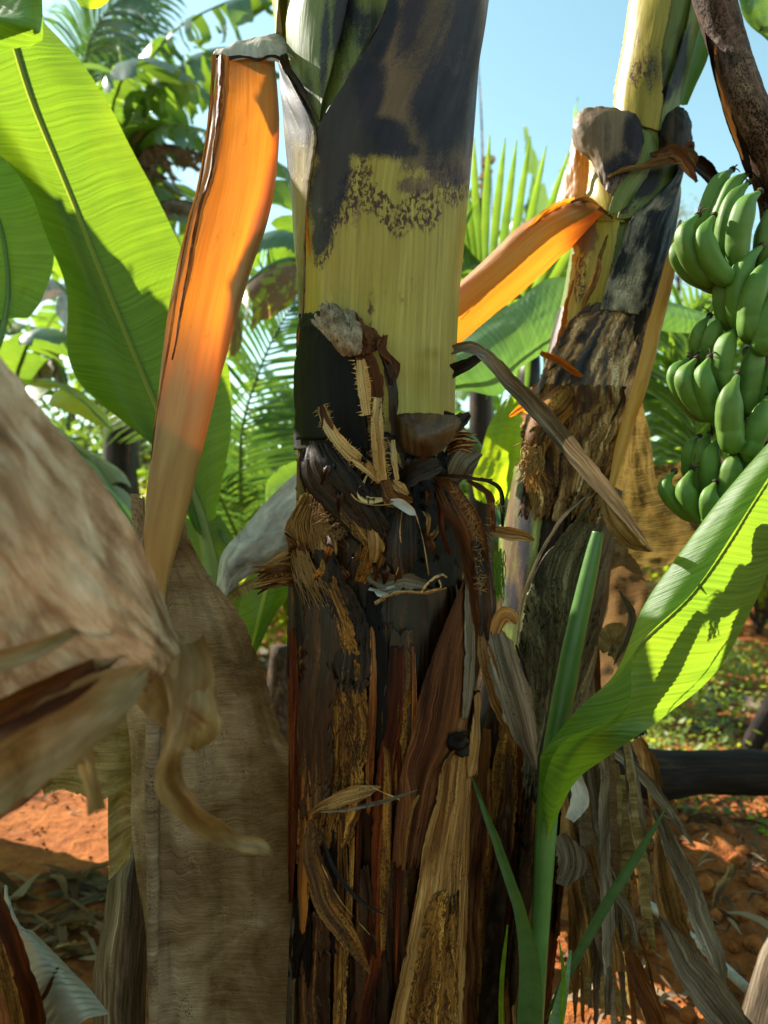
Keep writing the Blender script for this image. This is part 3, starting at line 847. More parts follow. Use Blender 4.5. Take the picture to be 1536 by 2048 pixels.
bg_banana(4.8, 9.5, 1.5, 8, 2.0, 6, 'banana plant behind the fruit bunch at the right edge', ['leaf_b', 'lime_leaf'], W=.3)
bg_banana(3.0, 14.0, 1.7, 8, 2.2, 7, 'distant low banana plant right of the leaning stem', ['lime_leaf', 'bg_leaf'], W=.3)
bg_banana(-7.5, 12.5, 2.4, 9, 2.5, 8, 'farthest left banana plant with torn leaves', ['bg_leaf', 'leaf_b'], W=.33)

bg_banana(2.9, 7.4, .7, 7, 1.5, 21, 'small bushy banana plant below the bunch with arching leaves', ['leaf_b', 'bg_leaf', 'lime_leaf'], W=.24, stemr=.08)
bg_banana(-1.7, 6.9, .9, 8, 1.6, 22, 'small banana plant left of the palm with crossing leaves', ['bg_leaf', 'leaf_b', 'bg_leaf_brown'], W=.24, stemr=.08)
bg_banana(-3.3, 6.3, 1.2, 8, 1.7, 23, 'mid height banana plant at the left behind the lime leaves', ['leaf_b', 'bg_leaf'], W=.26, stemr=.09)
bg_banana(1.2, 7.0, .8, 7, 1.5, 24, 'small banana plant seen through the gap between the two stems', ['lime_leaf', 'bg_leaf', 'leaf_b'], W=.24, stemr=.08)
def shrub(x, y, rad, h, n, size, seed, label, mat, name='shrub', asp=.4):
    t = thing(name, (x, y, float(gh(x, y))), label, 'shrub')
    r = np.random.default_rng(seed)
    m = MB()
    for k in range(7):
        a = k * .9 + seed
        m.tube([(x, y, 0), (x + math.cos(a) * rad * .3, y + math.sin(a) * rad * .3, h * .5), (x + math.cos(a) * rad * .7, y + math.sin(a) * rad * .7, h * .9)], [.02, .012, .004], 5, 8)
    m.build('stems', M['bark'], t)
    m = MB()
    for k in range(6):
        c = (x + r.uniform(-.5, .5) * rad, y + r.uniform(-.5, .5) * rad, h * r.uniform(.3, .8))
        leaf_cloud(m, c, (rad * .6, rad * .6, h * .38), n // 6, size, seed * 10 + k, asp)
    tag(m.build('foliage', M[mat], t), kind='stuff')
    return t
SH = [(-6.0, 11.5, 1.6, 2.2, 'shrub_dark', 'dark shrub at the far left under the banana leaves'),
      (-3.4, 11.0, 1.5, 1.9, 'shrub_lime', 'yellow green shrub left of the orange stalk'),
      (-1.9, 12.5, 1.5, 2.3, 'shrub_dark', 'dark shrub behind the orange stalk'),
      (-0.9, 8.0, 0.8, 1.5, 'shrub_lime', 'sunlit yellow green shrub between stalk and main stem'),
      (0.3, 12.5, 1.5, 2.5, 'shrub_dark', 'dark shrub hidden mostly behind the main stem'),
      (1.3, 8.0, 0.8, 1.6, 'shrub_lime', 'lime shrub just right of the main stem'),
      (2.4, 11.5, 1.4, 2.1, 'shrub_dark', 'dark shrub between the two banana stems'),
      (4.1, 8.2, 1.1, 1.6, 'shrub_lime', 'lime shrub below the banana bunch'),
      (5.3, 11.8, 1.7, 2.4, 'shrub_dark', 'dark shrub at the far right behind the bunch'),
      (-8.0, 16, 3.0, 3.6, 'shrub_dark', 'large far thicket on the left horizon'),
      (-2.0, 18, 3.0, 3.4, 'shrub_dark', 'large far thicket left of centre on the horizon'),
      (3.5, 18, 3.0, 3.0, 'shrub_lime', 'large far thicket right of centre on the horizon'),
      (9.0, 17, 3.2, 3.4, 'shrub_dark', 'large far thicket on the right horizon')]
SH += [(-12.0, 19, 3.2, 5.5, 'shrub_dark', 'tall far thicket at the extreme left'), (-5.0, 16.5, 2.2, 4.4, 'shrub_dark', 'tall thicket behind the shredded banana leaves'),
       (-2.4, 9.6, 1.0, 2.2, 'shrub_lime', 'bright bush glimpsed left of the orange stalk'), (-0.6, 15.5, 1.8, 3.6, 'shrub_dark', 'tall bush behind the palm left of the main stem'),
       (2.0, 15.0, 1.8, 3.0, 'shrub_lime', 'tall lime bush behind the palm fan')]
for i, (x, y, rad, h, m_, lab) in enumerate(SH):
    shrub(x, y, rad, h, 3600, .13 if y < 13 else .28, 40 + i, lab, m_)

# feathery tree far right
t = thing('feathery_tree', (7.6, 19.0, 0), 'feathery pale tree far behind the bunch and leaning stem', 'tree')
MB().tube([(7.6, 19, 0), (7.7, 19, 2.5), (7.4, 19, 5), (7.5, 19, 8)], [.2, .16, .1, .03], 8, 20).build('trunk', M['bark'], t)
m = MB(); b = MB(); r = np.random.default_rng(5)
for k in range(22):
    z = 2.5 + k * .28; a = k * 2.2; l = 2.0 - k * .05
    e = (7.6 + math.cos(a) * l, 19 + math.sin(a) * l, z + .7)
    b.tube([(7.55, 19, z), ((7.55 + e[0]) / 2, (19 + e[1]) / 2, z + .45), e], [.04, .02, .008], 5, 8)
    leaf_cloud(m, e, (.75, .75, .45), 420, .10, 300 + k, .3, .1)
b.build('limbs', M['bark'], t); tag(m.build('crown', M['feather'], t), kind='stuff')

# individually placed torn banana leaves (each belongs to one plant standing further back)
def placed_leaf(t, path, W, seed, mat, tears=14, droop=.5, fold=.2, hang=0, rag=.1, rib=.012, side=(1, -1), name='leaf', missing=0, ribmat='fresh_stem', prof=None):
    pts = [P(*q) for q in path]
    lf = make_rib(pts, rib, rib * .3, M[ribmat], t, name)
    m = MB(); banana_blade(m, pts, W, seed, tears, droop, fold, side=side, hang=hang, rag=rag, missing=missing, prof=prof)
    m.build('blade', M[mat], lf)
    return lf
PR = (.25, .9, 1, 1, .85, .5, .1)
t = thing('banana_plant', (-2.2, 5.2, 0), 'tattered banana plant crowning the view above the orange stalk', 'banana plant')
cr = P(240, 330, 5.2)
MB().tube([(cr[0], 5.2, -.1), (cr[0], 5.2, 2), cr], [.13, .11, .06], 12, 16).build('pseudostem', M['mixed'], t)
placed_leaf(t, [(240, 330, 5.2), (270, 180, 5.0), (340, 70, 4.8), (440, 10, 4.6), (560, -30, 4.4)], .30, 11, 'bg_leaf', 26, 1.0, -.2, hang=.3, missing=.25, prof=(.6, 1, 1, 1, 1, .5))
placed_leaf(t, [(235, 330, 5.2), (225, 220, 5.0), (260, 140, 4.7), (340, 130, 4.5), (430, 200, 4.4)], .34, 12, 'bg_leaf', 16, .8, .1, prof=PR)
placed_leaf(t, [(240, 330, 5.2), (300, 200, 5.0), (380, 120, 4.9), (470, 100, 4.8), (560, 150, 4.7)], .36, 13, 'bg_leaf', 22, .9, 0, hang=.2, prof=PR)
placed_leaf(t, [(240, 340, 5.2), (290, 270, 5.0), (350, 250, 4.8), (430, 270, 4.6), (470, 330, 4.5)], .30, 14, 'bg_leaf', 14, .8, .1, prof=PR)
placed_leaf(t, [(240, 340, 5.2), (200, 240, 5.0), (160, 200, 4.9), (110, 210, 4.8)], .30, 15, 'leaf_b', 10, .5, .1, prof=PR)
placed_leaf(t, [(240, 340, 5.2), (260, 300, 5.3), (250, 180, 5.4), (235, 90, 5.4)], .16, 16, 'lime_leaf', 6, .3, .5, prof=PR)
placed_leaf(t, [(245, 350, 5.2), (290, 300, 5.0), (350, 290, 4.9), (430, 310, 4.7)], .34, 17, 'dry_bg', 26, 1.3, -.7, hang=.4, rag=.4, name='dead_leaf', prof=PR, ribmat='bark')
placed_leaf(t, [(245, 420, 5.2), (300, 410, 5.0), (360, 400, 4.9), (420, 420, 4.7)], .18, 18, 'dry_bg', 22, 1.2, -.5, hang=.4, rag=.4, name='dead_leaf', prof=PR, ribmat='bark')
placed_leaf(t, [(240, 340, 5.2), (200, 320, 5.1), (150, 360, 4.9), (110, 450, 4.8)], .30, 19, 'bg_leaf', 12, .7, .1, prof=PR)
placed_leaf(t, [(240, 350, 5.3), (280, 330, 5.2), (310, 370, 5.0), (330, 460, 4.9)], .40, 20, 'bg_leaf', 10, .6, .1, prof=PR)
placed_leaf(t, [(240, 350, 5.3), (330, 380, 5.6), (420, 460, 5.8), (500, 560, 5.9)], .40, 21, 'bg_leaf', 12, .6, .1, prof=PR)

t = thing('banana_plant', tuple(P(560, 640, 3.6)[:2]) + (0,), 'banana plant with a brown patched lime leaf beside the main stem', 'banana plant')
q = P(640, 640, 3.6)
MB().tube([(q[0], 3.6, -.1), (q[0], 3.6, 1.2), (q[0], 3.6, 2.4)], [.12, .1, .07], 12, 16).build('pseudostem', M['mixed'], t)
placed_leaf(t, [(640, 560, 3.6), (600, 520, 3.5), (540, 530, 3.3), (470, 590, 3.2), (430, 650, 3.1)], .26, 22, 'bg_leaf_brown', 4, .9, -.1, prof=(.7, 1, 1, 1, .9, .6))
placed_leaf(t, [(640, 520, 3.6), (590, 470, 3.6), (530, 470, 3.6), (470, 520, 3.6)], .24, 23, 'bg_leaf', 6, .6, .1, prof=PR)
placed_leaf(t, [(620, 500, 3.6), (590, 400, 3.7), (560, 330, 3.9), (520, 310, 4.0)], .22, 24, 'leaf_b', 6, .6, .1, prof=PR)

t = thing('banana_plant', (-2.15, 4.2, 0), 'low banana plant with lime leaves left behind the big leaf', 'banana plant')
MB().tube([(-2.15, 4.2, -.1), (-2.1, 4.2, .9), P(30, 760, 4.2)], [.12, .1, .06], 12, 16).build('pseudostem', M['mixed'], t)
placed_leaf(t, [(30, 760, 4.2), (60, 680, 4.0), (110, 660, 3.9), (170, 700, 3.8)], .24, 31, 'bg_leaf', 5, .6, .1, prof=PR)
placed_leaf(t, [(30, 780, 4.2), (90, 760, 3.8), (150, 790, 3.6), (225, 860, 3.5)], .20, 32, 'lime_leaf', 4, .5, .1, prof=PR)
placed_leaf(t, [(60, 600, 4.4), (100, 560, 4.4), (140, 600, 4.3), (150, 680, 4.2)], .16, 33, 'white_dead', 6, .7, .1, prof=PR, name='dead_leaf')
placed_leaf(t, [(40, 800, 4.2), (100, 720, 4.1), (130, 760, 4.0), (140, 860, 3.9)], .16, 34, 'dry_bg', 12, 1.1, -.4, prof=PR, name='dead_leaf')
placed_leaf(t, [(30, 800, 4.2), (100, 860, 4.0), (190, 930, 3.8), (275, 1060, 3.4)], .20, 35, 'bg_leaf', 3, .4, .2, prof=PR)
t2 = thing('banana_sucker', tuple(P(300, 1100, 3.0)[:2]) + (0,), 'young banana sucker whose green leaf points down by the orange stalk', 'banana plant')
q = P(330, 1200, 3.0)
MB().tube([(q[0], 3.0, -.05), (q[0], 3.0, .5), P(320, 1160, 3.0)], [.05, .04, .025], 10, 12).build('pseudostem', M['fresh_stem'], t2)
placed_leaf(t2, [(320, 1160, 3.0), (270, 1060, 3.0), (220, 990, 3.0), (170, 950, 3.0)], .13, 36, 'pale_leaf', 1, .4, .1, prof=PR)

t = thing('banana_plant', tuple(P(1060, 700, 5.0)[:2]) + (0,), 'banana plant with bright squared leaf tips above the palm fan', 'banana plant')
q = P(1060, 700, 5.0)
MB().tube([(q[0], 5, -.1), (q[0], 5, 1.2), (q[0], 5, 2.4)], [.12, .1, .07], 12, 16).build('pseudostem', M['mixed'], t)
placed_leaf(t, [(1060, 700, 5.0), (1075, 520, 5.0), (1070, 380, 5.0), (1050, 250, 5.0)], .40, 41, 'lime_leaf', 4, .25, .1, prof=(.4, .9, 1, .9, .35, .1))
placed_leaf(t, [(1060, 700, 5.0), (1110, 520, 5.2), (1140, 350, 5.3), (1155, 195, 5.3)], .26, 42, 'leaf_b', 10, .4, .1, prof=PR)
placed_leaf(t, [(1060, 700, 5.0), (1010, 550, 5.2), (1020, 450, 5.3), (1060, 400, 5.3)], .3, 43, 'pale_leaf', 5, .5, .1, prof=PR)
placed_leaf(t, [(1060, 700, 5.0), (960, 560, 4.8), (940, 640, 4.6), (950, 760, 4.4)], .3, 44, 'bg_leaf', 8, .5, .1, prof=PR)
t = thing('dry_banana_plant', tuple(P(960, 600, 5.5)[:2]) + (0,), 'dead shredded banana leaf spire just right of the main stem', 'banana plant')
q = P(962, 500, 5.5)
MB().tube([(q[0], 5.5, -.1), (q[0], 5.5, 2), P(962, 400, 5.5)], [.1, .09, .05], 10, 16).build('pseudostem', M['mixed'], t)
placed_leaf(t, [(962, 420, 5.5), (965, 320, 5.5), (962, 220, 5.5), (955, 100, 5.5)], .14, 45, 'dry_bg', 30, 1.2, -.8, hang=.5, rag=.5, missing=.2, name='dead_leaf', prof=(1, 1, 1, .7, .4, .1), ribmat='bark')
placed_leaf(t, [(962, 420, 5.5), (968, 330, 5.4), (980, 330, 5.4), (985, 460, 5.4)], .12, 46, 'dry_bg', 16, 1.2, -.8, name='dead_leaf', prof=PR, ribmat='bark')
placed_leaf(t, [(962, 440, 5.5), (945, 380, 5.6), (930, 420, 5.6), (925, 600, 5.6)], .16, 47, 'dry_bg', 16, 1.2, -.8, name='dead_leaf', prof=PR, ribmat='bark')

t = thing('banana_plant', (0.02, 3.3, 0), 'unseen banana plant added behind the main stem to shade the mound', 'banana plant')  # added for its shade: edge-on leaves keep sun off the right mound
MB().tube([(.02, 3.3, -.1), (.02, 3.3, .6), (.02, 3.35, 1.2)], [.1, .08, .06], 12, 16).build('pseudostem', M['mixed'], t)
for k, (a_, b_, c_) in enumerate([(-.05, 2.75, 2.4), (.06, 3.5, 2.5)]):
    pts = [(.02, 3.33, 1.1), (a_ * .5, (3.33 + b_) / 2, 1.25), (a_, b_, (1.2 + c_) / 2), (a_, b_ - .1, c_)]
    shade_leaf = make_rib(pts, .02, .004, M['fresh_stem'], t, 'leaf')
    rows_ = []
    for f_ in (0, .2, .5, .8, 1):
        z_ = .6 + (c_ - .6) * f_; w_ = .36 * math.sin(math.pi * (.15 + .8 * f_)) ** .5
        rows_.append([(a_ + .05, b_ - w_, z_), (a_, b_, z_ + .02), (a_ + .05, b_ + w_, z_)])
    patch('blade', rows_, M['leaf_b'], shade_leaf, 30, 60, rip=[(.03, 3, 6)], jag=(.04, .04, .01, .02), seed=420 + k)
# palms -----------------------------------------------------------------
def palm(x, y, label, fronds, h=.6):
    t = thing('palm', (x, y, 0), label, 'palm')
    MB().tube([(x, y, -.1), (x, y, h * .5), (x, y, h)], [.09, .08, .05], 10, 10).build('trunk', M['bark'], t)
    for f in fronds:
        pts = [np.array(q, float) if f.get('world') else P(*q) for q in f['path']]
        fr = make_rib(pts, f.get('rib', .012), .003, M['fresh_stem'], t, 'frond')
        m = MB(); palm_frond(m, pts, f['L'], f['seed'], f.get('n', 45), f.get('w', .03), f.get('droop', .3), f.get('up', .1), f.get('sweep', .6), planar=f.get('planar', (0, -1, .15)))
        m.build('leaflets', M[f.get('mat', 'palm')], fr)
    return t
q = P(560, 1150, 4.2)
palm(q[0], 4.2, 'palm with arching fronds between orange stalk and main stem', [
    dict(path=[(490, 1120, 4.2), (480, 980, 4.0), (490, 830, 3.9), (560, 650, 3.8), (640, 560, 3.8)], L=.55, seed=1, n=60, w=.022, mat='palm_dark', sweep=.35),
    dict(path=[(500, 1120, 4.2), (530, 1000, 4.3), (570, 880, 4.4), (660, 760, 4.5)], L=.5, seed=2, n=45, w=.024, sweep=.4),
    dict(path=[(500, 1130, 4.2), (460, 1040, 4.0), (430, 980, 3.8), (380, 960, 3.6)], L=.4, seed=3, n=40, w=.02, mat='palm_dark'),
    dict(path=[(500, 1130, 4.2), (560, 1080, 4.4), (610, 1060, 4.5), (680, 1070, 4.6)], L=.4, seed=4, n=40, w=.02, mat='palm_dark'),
    dict(path=[(500, 1100, 4.3), (420, 900, 4.6), (330, 800, 4.8), (230, 800, 5.0)], L=.5, seed=5, n=45, w=.024)])
palm(-3.4, 6.6, 'coconut palm with drooping combs at the top left', [
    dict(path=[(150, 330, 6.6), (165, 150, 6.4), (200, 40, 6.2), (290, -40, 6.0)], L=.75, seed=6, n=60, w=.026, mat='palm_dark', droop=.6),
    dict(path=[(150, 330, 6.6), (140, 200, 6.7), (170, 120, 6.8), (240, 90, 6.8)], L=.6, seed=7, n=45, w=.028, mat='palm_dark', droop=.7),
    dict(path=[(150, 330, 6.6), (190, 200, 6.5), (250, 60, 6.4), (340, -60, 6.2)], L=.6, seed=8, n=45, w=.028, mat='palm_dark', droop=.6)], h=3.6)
palm(5.0, 6.3, 'palm with sunlit fronds below the banana bunch', [
    dict(path=[(1500, 1000, 3.4), (1400, 880, 3.3), (1320, 800, 3.2), (1250, 790, 3.2)], L=.45, seed=9, n=40, w=.026),
    dict(path=[(1480, 1050, 3.4), (1400, 960, 3.3), (1390, 800, 3.2), (1370, 650, 3.2)], L=.5, seed=10, n=40, w=.026),
    dict(path=[(1520, 1050, 3.6), (1470, 850, 3.6), (1400, 700, 3.6), (1290, 620, 3.6)], L=.5, seed=12, n=45, w=.028),
    dict(path=[(1520, 1050, 3.6), (1560, 850, 3.6), (1540, 700, 3.6), (1480, 560, 3.6)], L=.5, seed=13, n=45, w=.028)], h=.5)
# fan frond right of the main stem: every leaflet its own sub-part
q = P(1000, 1150, 3.0)
t = thing('palm', (q[0], 3.0, 0), 'palm with one upright lime frond fanned behind the orange stalk', 'palm')
MB().tube([(q[0], 3.0, -.1), (q[0], 3.0, .5), (q[0], 3.0, 1.05)], [.07, .06, .03], 10, 10).build('trunk', M['bark'], t)
pts = [P(1000, 1120, 3.0), P(1075, 900, 2.95), P(1090, 700, 2.9), P(1045, 600, 2.8), P(975, 540, 2.75), P(925, 540, 2.7), P(850, 600, 2.65)]
fr = make_rib(pts, .014, .004, M['fresh_stem'], t, 'frond')
tipx = [(1215, 470), (1190, 400), (1168, 350), (1138, 300), (1097, 290), (1066, 272), (1035, 280), (1007, 275), (974, 270), (945, 275), (930, 335), (918, 370), (908, 400), (895, 430), (880, 460), (865, 490)]
for k, (tx_, ty_) in enumerate(tipx):
    s_ = .40 + .035 * k
    C = curve(np.array(pts), s_)
    e = P(tx_, ty_, 2.75)
    for dup_ in range(1):
        a = np.linspace(0, 1, 8)
        pos = C + (e - C) * a[:, None] + np.array([0, .02, 0]) * np.sin(a * 3.14)[:, None] + np.array([.01 * math.sin(k), 0, 0]) * (a ** 2)[:, None]
        tn = unit(np.gradient(pos, axis=0)); wd = unit(np.cross(tn, [0, 1, .1]))
        ww = .032 * np.clip(np.sin(np.pi * (.18 + .80 * a)), .02, 1) ** .8 / 2
        X = np.stack([pos - wd * ww[:, None], pos + np.array([0, .006, 0]), pos + wd * ww[:, None]], 1)
        MB().grid(X).build('leaflet', M['palm'], fr)
for k in range(34):       # lower fan pointing left and down
    s_ = .45 + .52 * k / 34
    C = curve(np.array(pts), s_)
    an = math.radians(200 - 4 * k if k % 2 else 255 - 2 * k + 10)
    l = .38
    e = C + np.array([math.cos(an) * l, -.05, math.sin(an) * l])
    a = np.linspace(0, 1, 6)
    pos = C + (e - C) * a[:, None] + np.array([0, 0, -.05]) * (a ** 2)[:, None]
    tn = unit(np.gradient(pos, axis=0)); wd = unit(np.cross(tn, [0, 1, .1]))
    ww = .022 * np.clip(np.sin(np.pi * (.18 + .80 * a)), .02, 1) ** .8 / 2
    X = np.stack([pos - wd * ww[:, None], pos + np.array([0, .004, 0]), pos + wd * ww[:, None]], 1)
    MB().grid(X).build('leaflet', M['palm'], fr)

# ------------------------------------------------------------------ GROUND COVER, LITTER
def scatter_pts(n, x0, x1, y0, y1, seed, dens=None):
    r = np.random.default_rng(seed)
    p = np.stack([r.uniform(x0, x1, n), r.uniform(y0, y1, n)], -1)
    if dens is not None:
        p = p[r.random(len(p)) < dens(p[:, 0], p[:, 1])]
    return p
def small_leaves(p, size, seed, up=.5, lift=.05, asp=.5):
    r = np.random.default_rng(seed); n = len(p)
    base = np.stack([p[:, 0], p[:, 1], gh(p[:, 0], p[:, 1]) + .012 + r.random(n) * lift], -1)
    az = r.uniform(0, 6.283, n); el = r.uniform(-.2, up, n)
    a = np.stack([np.cos(az) * np.cos(el), np.sin(az) * np.cos(el), np.sin(el)], -1)
    b = unit(np.cross(a, [0, 0, 1.0] + r.normal(size=(n, 3)) * .4)); s = size * r.uniform(.5, 1.5, n)[:, None]
    return np.stack([base, base + a * s * .5 + b * s * asp * .5, base + a * s, base + a * s * .5 - b * s * asp * .5], 1)
m = MB()
wd_ = lambda x, y: np.clip(fbm(np.stack([x * 1.6, y * 1.6, x * 0], -1), 31, 3) * 2.2 + .35, 0, 1)
m.quads(small_leaves(scatter_pts(42000, 1.0, 5.4, 2.75, 8.5, 51, wd_), .045, 1, .9, .16))
m.quads(small_leaves(scatter_pts(3000, -2.2, 0.0, 5.5, 10, 52, wd_), .05, 2, .9, .16))
tag(m.build('weeds', M['weed']), 'low bright green weeds carpeting the soil at the right', 'weeds', kind='stuff')
m = MB()
ld = lambda x, y: np.clip(fbm(np.stack([x * 1.1, y * 1.1, x * 0], -1), 61, 3) * 2 + .5, 0.05, 1)
m.quads(small_leaves(scatter_pts(9000, -3, 5, 1.8, 9, 53, ld), .035, 3, .35, .01, .16))
def scraps(m, p, l0, w0, seed):
    r = np.random.default_rng(seed)
    for x, y in p:
        az = r.uniform(0, 6.28); l = l0 * r.uniform(.5, 1.5); w = w0 * r.uniform(.5, 1.5); z = float(gh(x, y)) + .012
        d = np.array([math.cos(az), math.sin(az), 0]); sd = np.array([-d[1], d[0], 0]); bend = r.uniform(-.5, .5)
        s_ = np.linspace(0, 1, 6)
        c = np.array([x, y, z]) + d * (s_ * l)[:, None] + sd * (bend * l * s_ ** 2)[:, None] + np.array([0, 0, 1]) * (r.uniform(0, .16) * l * np.abs(np.sin(s_ * r.uniform(2, 6))))[:, None]
        ww = w * np.sin(np.pi * np.clip(.12 + .84 * s_, 0, 1)) * r.uniform(.6, 1, 6)
        u_ = np.linspace(-1, 1, 3)
        X = c[:, None] + sd * (u_[None] * ww[:, None] / 2)[..., None] + np.array([0, 0, 1]) * (u_[None] ** 2 * ww[:, None] * r.uniform(.1, .5))[..., None]
        m.grid(X)
scraps(m, scatter_pts(2600, -3, 4.5, 1.9, 8, 54, ld), .11, .018, 5)
scraps(m, scatter_pts(160, -2.2, -.6, 2.0, 2.75, 55), .22, .035, 6)
scraps(m, scatter_pts(220, 1.2, 4.5, 3.0, 5.5, 56), .22, .035, 7)
scraps(m, scatter_pts(700, .5, 2.4, 1.7, 3.2, 57), .09, .012, 8)
scraps(m, scatter_pts(60, .5, 2.4, 1.7, 3.2, 58), .25, .03, 9)
tag(m.build('leaf_litter', M['litter']), 'scattered straw coloured leaf scraps over the red soil', 'leaf litter', kind='stuff')
m = MB(); r = np.random.default_rng(77)
for k in range(1500):
    x, y = (r.uniform(.5, 2.4), r.uniform(1.6, 3.4)) if k % 3 else (r.uniform(-2.2, -.4), r.uniform(2.0, 3.8)); s_ = (.005 + .024 * r.random() ** 3) * (1 if k % 3 else .4); z = float(gh(x, y)) + s_ * .4
    m.tube([(x - s_, y, z), (x, y, z + s_ * .2), (x + s_, y, z)], [s_ * .4, s_, s_ * .3], 6, 5, wob=(60, s_ * .5), seed=k)
tag(m.build('soil_clods', M['soil']), 'loose orange soil clods on the mound', 'soil clods', kind='stuff')

def gp(px, py, up=.02):
    d = F * CAMZ / (py - 1024.0)
    for _ in range(4):
        x = (px - 768) / F * d
        d = F * (CAMZ - float(gh(x, d)) - up) / (py - 1024.0)
    return ((px - 768) / F * d, d, float(gh((px - 768) / F * d, d)) + up)
def fallen(label, paths, mat, seed, cat='dead leaf', name='fallen_leaf', curl=.5):
    t = thing(name, gp(*paths[0][0][0]), label, cat)
    for k, (pp, wd) in enumerate(paths):
        ribbon('leaf_strip', [gp(*q) for q in pp], wd, M[mat], t, curl=curl, world=True, seed=seed + k, rip=.008, face=(0, -.3, 1), jag=.35)
    return t
fallen('silvery fan shaped dead leaf on the soil at the left', [([(250, 1775), (170, 1760), (95, 1745)], (.05, .08, .02)), ([(250, 1780), (170, 1780), (90, 1795)], (.05, .06, .02)), ([(250, 1785), (180, 1800), (100, 1840)], (.03, .04, .01))], 'grey', 5)
fallen('grey brown dead leaf heap in front of the left soil patch', [([(60, 1900), (130, 1860), (200, 1820)], (.03, .06, .02)), ([(70, 1920), (140, 1900), (210, 1890)], (.04, .07, .03)), ([(80, 1880), (120, 1850), (190, 1860)], (.02, .04, .02))], 'tan', 15)
fallen('bleached dead leaf on the soil between left leaf and main stem', [([(520, 1440), (560, 1470), (610, 1500)], (.1, .22, .1)), ([(510, 1500), (560, 1530), (620, 1560)], (.1, .2, .1)), ([(530, 1400), (570, 1420), (620, 1430)], (.1, .15, .1))], 'white_dead', 25)
fallen('pale curved dead stalk lying behind the left dead leaf', [([(500, 1290), (560, 1320), (640, 1330)], (.08, .12, .1)), ([(510, 1310), (550, 1340), (600, 1360)], (.05, .1, .05))], 'grey', 35)
fallen('pale dead leaf strips among the weeds at far right', [([(1400, 1420), (1460, 1400), (1540, 1430)], (.1, .2, .1)), ([(1380, 1460), (1450, 1450), (1540, 1470)], (.05, .15, .1))], 'grey', 45)
fallen('thin pale stick among the weeds', [([(1410, 1900), (1450, 1760), (1500, 1690)], (.02, .03, .02))], 'tan', 55, cat='stick', name='stick')
for k, (pp, rr, lab, mt) in enumerate([
        ([(1180, 1500), (1300, 1548), (1420, 1545), (1640, 1550)], .085, 'thick dark fallen banana stem lying across the right side', 'log'),
        ([(1500, 1500), (1530, 1440), (1560, 1380)], .05, 'dark upright stem stub at the right edge above the fallen stem', 'log')]):
    D_ = 2.75 if k == 0 else 4.0
    t = thing('fallen_log' if k == 0 else 'dark_stub', P(pp[0][0], pp[0][1] + 60, D_), lab, 'log')
    MB().tube([P(a, b, D_ + .0 * i) for i, (a, b) in enumerate(pp)], [rr, rr, rr * .95, rr], 20, 60, wob=(6, .012), seed=k).build('stem', M[mt], t)
a_, b_ = gp(1290, 1830, .03), gp(1520, 2010, .04)
tag(MB().tube([a_, ((a_[0] + b_[0]) / 2, (a_[1] + b_[1]) / 2, (a_[2] + b_[2]) / 2 + .01), b_], [.013, .014, .013], 10, 20, wob=(20, .002)).build('bleached_stick', M['white_dead']), 'straight bleached stick on the orange soil at lower right', 'stick')
q0 = P(1560, 2150, 1.75)
tag(MB().tube([P(1500, 2500, 1.75), P(1545, 2150, 1.75), P(1575, 1950, 1.75), P(1640, 1780, 1.75)], [.09, .085, .07, .04], 20, 40, wob=(8, .01)).build('old_stem_stump', M['grey']), 'smooth grey old stem cut by the lower right corner', 'stump')

# ------------------------------------------------------------------ BIG GLOWING LEAF (left) and its neighbours
t = thing('banana_plant', tuple(P(440, 1400, 1.75)[:2]) + (0,), 'young banana plant holding the big glowing green leaf at the left', 'banana plant')
midl = [(-20, -60), (20, 60), (60, 190), (112, 320), (165, 450), (213, 570), (262, 690), (308, 800), (350, 900), (385, 990), (410, 1080)]
lft = [(-240, -30), (-200, 90), (-130, 190), (-40, 270), (55, 375), (95, 470), (132, 585), (138, 720), (200, 805), (300, 880), (392, 1060)]
rgt = [(30, -60), (85, 40), (165, 130), (235, 240), (290, 350), (345, 460), (400, 580), (448, 700), (462, 815), (455, 915), (420, 1070)]
dm = [1.54, 1.57, 1.60, 1.64, 1.67, 1.70, 1.72, 1.74, 1.75, 1.76, 1.76]
g = []
for a, b, c, d in zip(lft, midl, rgt, dm):
    f = lambda p, q, s: (p[0] + (q[0] - p[0]) * s, p[1] + (q[1] - p[1]) * s)
    g.append([(*a, d + .03), (*f(a, b, .5), d - .02), (*b, d + .015), (*f(c, b, .5), d + .04), (*c, d + .12)])
lf = MB().tube([P(*q, d + .022) for q, d in zip(midl, dm)] + [P(428, 1180, 1.76), P(440, 1290, 1.76), P(448, 1500, 1.76)], [.0085, .0075, .0065, .0055, .0055, .006, .0065, .007, .009, .012, .018, .024, .030, .036], 12, 80).build('leaf', M['midrib'], t)
patch('blade', PG(g), M['big_leaf'], lf, 90, 260, rip=[(.012, 2, 6, 1)], seed=4, jag=(.004, .004, 0, 0), ribs=(.0014, .0095))
MB().tube([P(446, 1380, 1.77), P(450, 1700, 1.78), P(452, 2080, 1.78)], [.03, .045, .05], 16, 20).build('pseudostem', M['green_stem'], t)
